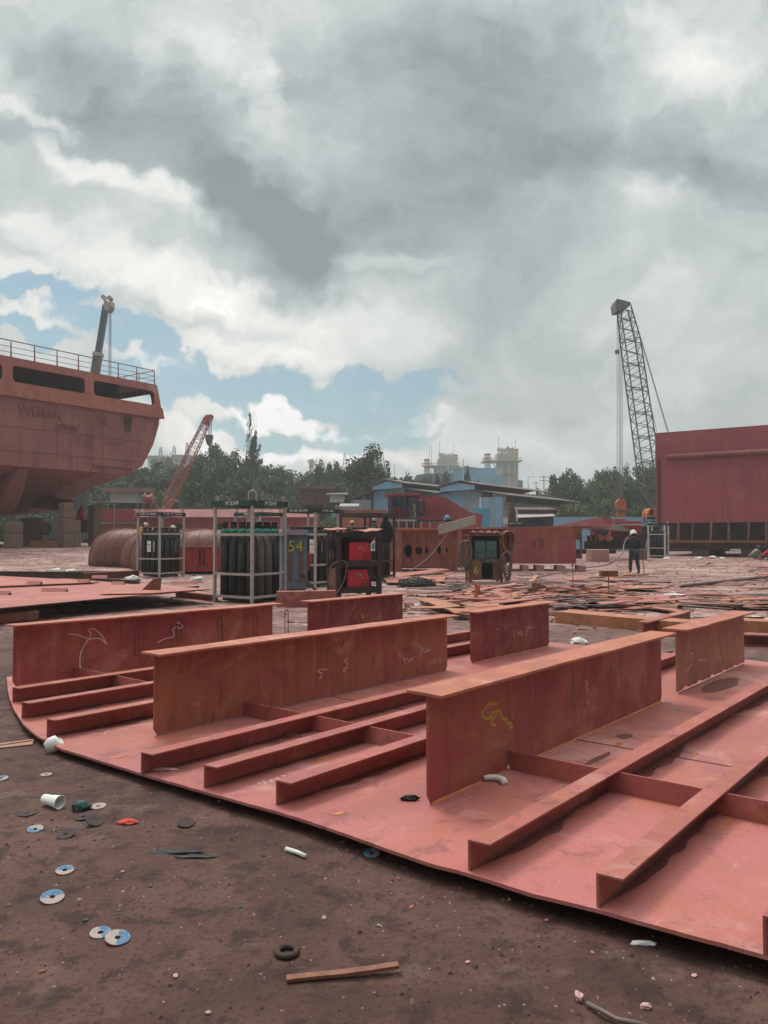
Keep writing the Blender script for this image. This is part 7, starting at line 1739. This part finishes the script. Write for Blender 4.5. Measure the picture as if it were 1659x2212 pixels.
# ------------------------------------------------------------------ power station far behind
PY_ = 330.0; sP = PY_ / 1662
def zx(px): return (px - 829.5) * sP
def zz_(py): return H - (py - 1155) * sP
def zoom4(x, y): return 899.7 + .1521 * x, 954.6 + .1521 * y
def chimney(x0, x1, yt, yb, bands, lab, Y=330.0, base=8.0, rail=None):
    s = Y / 1662; cx = ((x0 + x1) / 2 - 829.5) * s; r = (x1 - x0) / 2 * s; zt = H - (yt - 1155) * s
    o = thing('chimney', lab, 'chimney', (cx, Y, base), 0, 'red and white chimneys of the power station')
    zs = [zt - base] + [H - (y - 1155) * s - base for y in bands] + [0]
    for k, (a, b) in enumerate(zip(zs, zs[1:])):
        mb = MB(); mb.lathe([(r, b + .002), (r, a)], 20); mb.build('red_band' if k % 2 == 0 and k < len(zs) - 2 else 'white_band', M_['stackred'] if k % 2 == 0 and k < len(zs) - 2 else M_['stackwhite'], o, False)
    if rail:
        z = H - (rail - 1155) * s - base; mb = MB(); mb.lathe([(r + .01, z - .25), (r + 1.0, z - .25), (r + 1.0, z + .0), (r + .01, z + .0)], 16)
        mb.path([((r + .95) * math.cos(u), (r + .95) * math.sin(u), z + 1.1) for u in [2 * math.pi * q / 16 for q in range(16)]], .08, 4, closed=True)
        for q in range(8): u = q * .785; mb.tube(((r + .95) * math.cos(u), (r + .95) * math.sin(u), z), ((r + .95) * math.cos(u), (r + .95) * math.sin(u), z + 1.1), .07, 4)
        mb.build('gallery', M_['plantyel'], o)
    return o
def zb4(x0, x1, yt, bands): 
    return zoom4(x0, 0)[0], zoom4(x1, 0)[0], zoom4(0, yt)[1], [zoom4(0, b)[1] for b in bands]
a, b, c, d = zb4(108, 190, 243, (268, 296, 322, 345, 374)); chimney(a, b, c, 1023, d, 'red and white chimney at the left of the first plant unit', rail=zoom4(0, 340)[1])
a, b, c, d = zb4(966, 1055, 165, (192, 222, 248, 278, 306)); chimney(a, b, c, 1027, d, 'red and white chimney between the blue hall and the second plant unit', rail=zoom4(0, 268)[1])
a, b, c, d = zb4(510, 590, 180, (208, 226, 250)); chimney(a, b, c, 1000, d, 'short red and white chimney rising at the right of the first plant unit', Y=336)
a, b, c, d = zb4(1372, 1450, 100, (128, 148, 175)); chimney(a, b, c, 1000, d, 'short red and white chimney rising at the right of the second plant unit', Y=338)
a, b, c, d = zb4(1424, 1448, 340, tuple(340 + 19 * k for k in range(1, 14))); chimney(a, b, c, 1044, d, 'thin red and white striped pole right of the second plant unit')
chimney(667, 677, 992, 1035, (999, 1004, 1012, 1016), 'small red and white chimney above the trees in the middle', Y=420, rail=999)
chimney(723, 733, 1001, 1035, (1010, 1019), 'red and white chimney half hidden left of the big round tree', Y=420)
chimney(782, 791, 988, 1020, (996,), 'chimney top peeping over the big round tree', Y=420)
def unit(lab, x0, x1, yp0, yp1, bx0, bx1, ux0, ux1, uy0, seed, shroud=None):
    """heat recovery unit: tower body with pipes, a wide gallery and ducts and drums on top"""
    rg = random.Random(seed); X0, _ = zoom4(x0, 0); X1, _ = zoom4(x1, 0); B0, _ = zoom4(bx0, 0); B1, _ = zoom4(bx1, 0); U0, _ = zoom4(ux0, 0); U1, _ = zoom4(ux1, 0)
    zg = zz_(zoom4(0, yp1)[1]); zg2 = zz_(zoom4(0, yp0)[1]); zt = zz_(zoom4(0, uy0)[1])
    o = thing('power_plant_unit', lab, 'power plant', (zx((B0 + B1) / 2), PY_, 8.0)); ox = zx((B0 + B1) / 2)
    f = lambda px: zx(px) - ox; g_ = lambda z: z - 8
    mb = MB(); mb.bx(f(B0), f(B1), .3, 9, 0, g_(zg)); mb.build('tower_body', M_['plantgrey'], o)
    k = 0; x = f(B0) + .3
    while x < f(B1):
        mb = MB(); mb.tube((x, 0, 0), (x, 0, g_(zg)), rg.uniform(.12, .32), 6); mb.build('riser_pipe', M_['stackwhite'] if k % 3 else M_['plantyel'], o); x += rg.uniform(.8, 1.4); k += 1
    for q in range(3):
        z = g_(zg) * (.35 + .22 * q); mb = MB(); mb.bx(f(B0) - .3, f(B1) + .3, -.7, .2, z, z + .18); mb.build('walkway', M_['plantyel'], o)
    if shroud:
        s0, s1 = zoom4(shroud[0], 0)[0], zoom4(shroud[1], 0)[0]; mb = MB(); mb.extr([(f(s0), 1, g_(zz_(zoom4(0, shroud[3])[1]))), (f(s1), 1, g_(zz_(zoom4(0, shroud[3])[1]))), (f(s1), 1, g_(zg)), (f(s0) + .5 * (f(s1) - f(s0)), 1, g_(zg))], (0, 7, 0)); mb.build('inlet_duct', M_['stackwhite'], o)
    mb = MB(); mb.bx(f(X0), f(X1), -1.5, 10, g_(zg), g_(zg) + .35); mb.build('gallery', M_['plantyel'], o)
    mb = MB()
    for z in (1.1, .6): mb.bar((f(X0), -1.45, g_(zg) + .35 + z), (f(X1), -1.45, g_(zg) + .35 + z), .12, .12)
    n = int((f(X1) - f(X0)) / 1.2)
    for q in range(n + 1): mb.bar((f(X0) + 1.2 * q, -1.45, g_(zg) + .35), (f(X0) + 1.2 * q, -1.45, g_(zg) + 1.45), .12, .12, (1, 0, 0))
    mb.build('gallery_rail', M_['plantyel'], o)
    for q in range(6):
        x = f(X0) + (f(X1) - f(X0)) * (q + .5) / 6; mb = MB(); mb.bar((x, -.5, g_(zg)), (x + (.9 if x < 0 else -.9), .4, g_(zg) - 2.6), .25, .25); mb.build('gallery_brace', M_['plantgrey'], o)
    # upper casing and drums
    mb = MB(); mb.bx(f(U0) - .3, f(U1) + 1.5, 1, 8, g_(zg) + .36, g_(zg2) + 1.2); mb.build('upper_casing', M_['plantgrey'], o)
    n = 7; dz_ = g_(zt) - g_(zg2)
    for q in range(n):
        x = f(U0) + (f(U1) - f(U0)) * (q + .5) / n; h_ = dz_ * rg.uniform(.65, 1.0); r_ = rg.uniform(.5, 1.0)
        mb = MB(); mb.lathe([(r_ * .5, 0), (r_ * .5, h_ * .45), (r_, h_ * .55), (r_, h_ * .85), (r_ * .7, h_ * .9), (r_ * .7, h_)], 10, (x, 3 + rg.uniform(-1, 1), g_(zg2) + 1.2)); mb.build('vent_stack', rg.choice((M_['stackwhite'], M_['plantgrey'])), o)
        mb = MB(); x2 = x + rg.uniform(.6, 1.5); mb.path([(x, 2, g_(zg2) + 1.2), (x, 2, g_(zg2) + 1.2 + h_ * .5), (x2, 2, g_(zg2) + 1.2 + h_ * .6), (x2, 2, g_(zg2) + 1.2)], .25, 6); mb.build('pipe', rg.choice((M_['stackwhite'], M_['plantyel'])), o)
    for x, h_ in ((f(U0) + .5, 9), (f(U1) + .6, 8)):
        mb = MB(); mb.tube((x, 2, g_(zg2)), (x, 2, g_(zg2) + h_), .09, 4); mb.build('lightning_rod', M_['plantgrey'], o)
unit('left power plant unit with a broad gallery and grey drums on top', 195, 620, 270, 345, 265, 570, 320, 520, 172, 1)
unit('right power plant unit, the taller one, with pipes down its side and drums on top', 950, 1500, 200, 275, 1240, 1420, 1165, 1400, 92, 2, (1110, 1250, 0, 470))
for k, (x, y0) in enumerate(((184, 40), (211, 50))):
    px, py = zoom4(x, y0); mb = MB(); mb.tube((0, 0, 0), (0, 0, zz_(py) - 8), .16, 5, r1=.08); solid('mast', mb, M_['plantgrey'], (zx(px), PY_ - 2, 8), ['tall thin mast, left of two, beside the left chimney', 'tall thin mast, right of two, beside the left chimney'][k], 'mast')
def hall(lab, pts, dep, mat, Y, edge=None):
    s = Y / 1662; P = [((zoom4(*p)[0] - 829.5) * s, H - (zoom4(*p)[1] - 1155) * s) for p in pts]; x0 = P[0][0]
    o = thing('turbine_hall', lab, 'hall', (x0, Y, 6)); mb = MB(); pl = [(a - x0, 0, b - 6) for a, b in P]; pl = [(pl[0][0], 0, 0)] + pl + [(pl[-1][0], 0, 0)]
    mb.extr(pl, dep); mb.build('hall_wall', M_[mat], o)
    if edge:
        mb = MB()
        for a, b in zip(P, P[1:]): mb.bar((a[0] - x0, -.1, a[1] - 6 + .12), (b[0] - x0, -.1, b[1] - 6 + .12), .5, .25)
        mb.build('roof_edge', M_[edge], o)
    return o
hA = hall('bright blue turbine hall with a shallow gable front', [(515, 398), (690, 350), (850, 372)], (0, 40, 0), 'hallblue', 300, 'hallteal')
hall('longer blue hall wing right of the gable front', [(851, 378), (1125, 380)], (0, 30, 0), 'hallblue', 306, 'hallteal')
hall('low blue annex under the second chimney', [(925, 500), (1040, 480), (1135, 476), (1240, 480)], (0, 12, 0), 'hallblue', 296)
hall('dark navy roofed hall below the first plant unit', [(-2, 470), (130, 448), (300, 440), (520, 446)], (0, 20, 0), 'hallnavy', 290)
hall('small green building right of the striped pole', [(1450, 545), (1512, 545)], (0, 8, 0), 'greenbeam', 300)
for k, (px, yt, Y) in enumerate(((424, 1e9, 0),)): pass
def pole(name, px, yt, yb, Y, r, lab, cat, arms=(), mat='plantgrey'):
    p = yp(px, yb, Y); h = yp(px, yt, Y).z - p.z; o = thing(name, lab, cat, p); mb = MB(); mb.tube((0, 0, -3), (0, 0, h), r, 6, r1=r * .6); mb.build('pole', M_[mat], o)
    for a, b, z in arms: mb = MB(); mb.bar((a, 0, h + z), (b, 0, h + z), r * .8, r * .8); mb.build('arm', M_[mat], o)
    return o
pole('light_mast', 966, 1005, 1040, 140, .09, 'white light mast standing behind the left shed roof', 'mast', ((-.5, .5, 0),), 'white')
pole('light_mast', 1001, 992, 1036, 110, .10, 'white pole on the ridge of the right shed', 'mast', (), 'white')
pole('power_pole', 1175, 1027, 1055, 150, .12, 'wooden power pole with two cross arms right of the plant', 'pole', ((-1, 1, -.3), (-.8, .8, -1.0)), 'darksteel')
pole('street_lamp', 1141, 1030, 1060, 170, .1, 'curved street lamp right of the striped pole', 'lamp', ((0, 1.6, 0),))
pole('power_pole', 1158, 1040, 1062, 170, .1, 'smaller power pole right of the street lamp', 'pole', ((-.8, .8, -.3),), 'darksteel')
pole('light_mast', 852, 1005, 1035, 200, .1, 'thin lamp mast right of the big round tree', 'mast', ((-.6, .6, 0),))
def lattice(mb, p0, p1, w0, w1, n, r, side=(0, 1, 0), rd=None):
    p0, p1 = V(p0), V(p1); d = (p1 - p0); L = d.length; d.normalize(); s = V(side); s = (s - d * s.dot(d)).normalized(); t_ = d.cross(s); cs = []
    for i in range(n + 1):
        q = i / n; w = (w0 + (w1 - w0) * q) / 2; c = p0 + d * L * q; cs.append([c + s * w + t_ * w, c - s * w + t_ * w, c - s * w - t_ * w, c + s * w - t_ * w])
    for k in range(4): mb.bar(cs[0][k], cs[-1][k], r * 2, r * 2)
    rd = rd or r * .6
    for i in range(n):
        for k in range(4):
            a, b = (k, (k + 1) % 4) if (i + k) % 2 else ((k + 1) % 4, k); mb.bar(cs[i][a], cs[i + 1][b], rd * 2, rd * 2)
            if i % 4 == 0: mb.bar(cs[i][k], cs[i][(k + 1) % 4], rd * 2, rd * 2)
for k, (px, yt, yb) in enumerate(((347, 966, 990), (376, 963, 985), (404, 956, 985), (826, 978, 1004), (745, 978, 1005))):
    Y = 420; p = yp(px, yb + 8, Y); h = yp(px, yt, Y).z - p.z; o = thing('lattice_tower', ['small lattice tower on the far ridge, nearest the ship', 'lattice tower on the far ridge right of the first', 'lattice tower on the far ridge behind the red crane', 'thin lattice tower right above the big round tree', 'thin lattice tower left above the big round tree'][k], 'tower', p)
    mb = MB(); lattice(mb, (0, 0, 0), (0, 0, h), 2.4, .7, 7, .10); mb.build('tower_frame', M_['cranegrey'], o)

# ------------------------------------------------------------------ cranes
def ropes(mb, pairs, r):
    for a, b in pairs: mb.tube(a, b, r, 4)
CY = 75.0
def C_(px, py, Y=CY): return yp(px, py, Y)
base = C_(1420, 1155); base.z = 0
cr = thing('crawler_crane', 'grey lattice boom crane with an orange cab behind the big red block', 'crane', base)
p0, p1 = C_(1413, 1096), C_(1352, 690)
pa, pb = C_(1407, 1060), C_(1362, 720)
mb = MB(off=base); lattice(mb, p0 + V((.1, 0, 0)), C_(1406, 1050), .5, 1.7, 4, .055); lattice(mb, C_(1406, 1050), C_(1361, 735), 1.7, 1.5, 24, .055, rd=.028); lattice(mb, C_(1361, 735), C_(1348, 668), 1.5, 1.05, 6, .055, rd=.028); mb.build('boom', M_['cranegrey'], cr)
hp = C_(1345, 655)
mb = MB(off=base); mb.extr([C_(1329, 655, CY - .8), C_(1333, 645, CY - .8), C_(1352, 650, CY - .8), C_(1363, 653, CY - .8), C_(1362, 659, CY - .8), C_(1352, 668, CY - .8), C_(1332, 672, CY - .8)], (0, 1.6, 0)); mb.build('boom_head', M_['cranegrey'], cr)
mb = MB(off=base); ropes(mb, [(C_(x, 665, CY - .5 + .3 * k), C_(x2, 1082, CY - .3 + .2 * k)) for k, (x, x2) in enumerate(((1336, 1338), (1338.5, 1340), (1341, 1342), (1344, 1344.5)))] + [(C_(1333, 665), C_(1333.2, 1080))], .022)
ropes(mb, [(C_(1363, 657), C_(1490, 1090)), (C_(1362, 659, CY + 1), C_(1488, 1090, CY + 1))], .03); ropes(mb, [(C_(1360, 672), C_(1425, 960))], .02); mb.build('hoist_rope', M_['wire'], cr)
hk = MB(off=base); c = C_(1341, 1090); hk.extr([c + V(q) for q in ((-.42, -.2, -.5), (.42, -.2, -.5), (.5, -.2, .1), (.3, -.2, .55), (-.2, -.2, .55), (-.5, -.2, .2))], (0, .5, 0)); hb_ = hk.build('hook_block', M_['hook'], cr)
mb = MB(off=base); mb.bar(c + V((-.28, 0, -.56)), c + V((-.34, 0, -1.5)), .18, .2); mb.bar(c + V((.28, 0, -.56)), c + V((.34, 0, -1.5)), .18, .2); mb.bar(c + V((-.25, 0, -1.0)), c + V((.25, 0, -1.0)), .14, .4); mb.build('hook', M_['hook'], hb_)
mb = MB(off=base); mb.tube(C_(1332.5, 756), C_(1333.5, 764), .22, 8); mb.build('hook_ball', M_['cranered'], cr)
mb = MB(off=base); mb.extr([C_(1398, 1122, CY - 2), C_(1424, 1122, CY - 2), C_(1424, 1097, CY - 2), C_(1404, 1098, CY - 2), C_(1398, 1108, CY - 2)], (0, 1.5, 0)); cb = mb.build('cab', M_['orange'], cr)
mb = MB(off=base); mb.extr([C_(1401, 1112, CY - 2.03), C_(1412, 1112, CY - 2.03), C_(1412, 1100, CY - 2.03), C_(1405, 1100.5, CY - 2.03)], (0, .02, 0)); mb.build('cab_window', plain('dark_cab_glass', (.05, .03, .02), .15, .05, 2), cb)
mb = MB(off=base); a = C_(1400, 1140, CY); mb.box((a.x + 4.2, CY, 1.6), (8.6, 3.0, 1.7)); mb.build('engine_house', M_['orange'], cr)
for s_ in (-1.7, 1.7):
    mb = MB(off=base); mb.box((a.x + 3.6, CY + s_, .45), (7, .9, .9)); mb.build('track', M_['darksteel'], cr, bevel=.2)
mb = MB(off=base); w_ = C_(1392, 1127, CY - 2.4); mb.bar(w_, w_ + V((2.4, 0, 0)), .5, .1); 
for q in range(4): mb.bar(w_ + V((.8 * q, 0, 0)), w_ + V((.8 * q, 0, 1.0)), .06, .06)
mb.bar(w_ + V((0, 0, 1)), w_ + V((2.4, 0, 1)), .06, .06); mb.build('cab_step', M_['darksteel'], cr)
mb = MB(off=base); mb.bar(C_(1470, 1110), C_(1490, 1090), .2, .2); mb.bar(C_(1500, 1130), C_(1490, 1090), .2, .2); mb.build('gantry', M_['cranegrey'], cr)
# red lattice crane on the left
CY = 84.0; base = C_(362, 1155); base.z = 0
cr = thing('lattice_crane', 'red lattice boom crane rising behind the barge at the left', 'crane', base)
mb = MB(off=base); lattice(mb, C_(357, 1105), C_(368, 1073), .6, .85, 3, .045); lattice(mb, C_(368, 1073), C_(422, 962), .85, .8, 24, .04, rd=.018); lattice(mb, C_(422, 962), C_(446, 911), .8, .55, 11, .04, rd=.018); mb.build('boom', M_['cranered'], cr)
mb = MB(off=base); mb.extr([C_(366, 1100, CY - .8), C_(352, 1108, CY - .8), C_(362, 1076, CY - .8), C_(381, 1082, CY - .8)], (0, 1.6, 0)); mb.build('boom_foot', M_['cranered'], cr)
mb = MB(off=base); mb.extr([C_(440, 916, CY - .5), C_(437, 905, CY - .5), C_(445, 896, CY - .5), C_(457, 895, CY - .5), C_(457, 900, CY - .5), C_(448, 918, CY - .5)], (0, 1.0, 0)); mb.build('boom_head', M_['cranepink'], cr)
mb = MB(off=base); ropes(mb, [(C_(450, 902), C_(450, 942)), (C_(453, 900), C_(453, 942)), (C_(455, 900, CY + .3), C_(454, 942)), (C_(457, 898), C_(457, 975)), (C_(437, 908), C_(400, 985)), (C_(437, 910, CY + .6), C_(404, 985, CY + .6)), (C_(400, 985), C_(346, 1122)), (C_(404, 985), C_(362, 1108))], .03); mb.build('hoist_rope', M_['wire'], cr)
mb = MB(off=base); q = C_(452, 947); mb.lathe([(.05, -.75), (.25, -.55), (.42, .1), (.36, .35), (0, .4)], 10, q, Matrix.Diagonal((1, .5, 1))); hb_ = mb.build('hook_block', M_['cranegrey'], cr)
mb = MB(off=base); mb.path([q + V((0, 0, -.7)), q + V((.05, 0, -.95)), q + V((.16, 0, -1.1)), q + V((.28, 0, -1.0)), q + V((.26, 0, -.88))], .07, 6); mb.build('hook', M_['cranegrey'], hb_)
mb = MB(off=base); mb.box((base.x + .5, CY, 1.9), (5, 3, 2.2)); mb.build('crane_house', M_['cranered'], cr); mb = MB(off=base); mb.box((base.x + .5, CY, .45), (5.5, 3.4, .8)); mb.build('track', M_['darksteel'], cr)
# telescopic crane behind the ship
CY = 70.0; base = C_(172, 1155); base.z = 0
cr = thing('telescopic_crane', 'dark grey telescopic boom crane standing behind the ship', 'crane', base)
mb = MB(off=base); mb.bar(C_(160, 1110), C_(212, 765), .70, .7, (0, -1, .2)); mb.build('boom_base', M_['teleboom'], cr)
mb = MB(off=base); mb.bar(C_(212, 765), C_(229, 660), .52, .5, (0, -1, .2)); mb.build('boom_tip', M_['teleboom'], cr)
mb = MB(off=base); mb.bar(C_(211.3, 770), C_(212.5, 762), .82, .8, (0, -1, .2)); mb.build('boom_collar', M_['galv'], cr)
mb = MB(off=base); mb.extr([C_(224, 665, CY - .5), C_(224, 650, CY - .5), C_(220, 643, CY - .5), C_(224, 641, CY - .5), C_(230, 650, CY - .5), C_(234, 654, CY - .5), C_(238, 649, CY - .5), C_(240, 660, CY - .5), C_(236, 668, CY - .5), C_(230, 671, CY - .5)], (0, 1.0, 0)); mb.build('boom_head', M_['galv'], cr)
mb = MB(off=base)
for q in ((225, 643), (238, 645), (241, 656)): c = C_(*q); mb.lathe([(.22, -.3), (.22, .3)], 10, c, Matrix.Rotation(R(90), 3, 'X'))
mb.build('sheave', M_['galv'], cr)
mb = MB(off=base); ropes(mb, [(C_(x, 664, CY + .1 * k), C_(x2, 1000, CY + .1 * k)) for k, (x, x2) in enumerate(((236, 231), (237.5, 234.5), (239, 237), (240, 239.5)))], .02); mb.build('hoist_rope', M_['wire'], cr)
mb = MB(off=base); mb.box((base.x + 1, CY, 2), (6, 2.6, 2.2)); mb.build('crane_body', M_['teleboom'], cr)
for q in range(4): mb = MB(off=base); mb.lathe([(.6, -.2), (.6, .2)], 14, (base.x - 1.5 + 1.6 * q, CY - 1.3, .6), Matrix.Rotation(R(90), 3, 'X')); mb.build('wheel', M_['rubber'], cr)

# ------------------------------------------------------------------ the damp air over the yard
mb = MB(); mb.bx(-480, 480, -50, 470, -8, 72)
hm_ = bpy.data.materials.new('damp_air'); hm_.use_nodes = True; nt_ = hm_.node_tree; nt_.nodes.remove(nt_.nodes['Principled BSDF'])
pv_ = nt_.nodes.new('ShaderNodeVolumePrincipled'); pv_.inputs['Color'].default_value = (.93, .93, .92, 1); pv_.inputs['Density'].default_value = .0011; pv_.inputs['Anisotropy'].default_value = .2
nt_.links.new(pv_.outputs[0], nt_.nodes['Material Output'].inputs['Volume'])
hz_ = mb.build('haze', hm_); tag(hz_, 'thin pale damp haze hanging over the whole yard and the hills', 'haze', kind='stuff'); hz_.visible_shadow = True
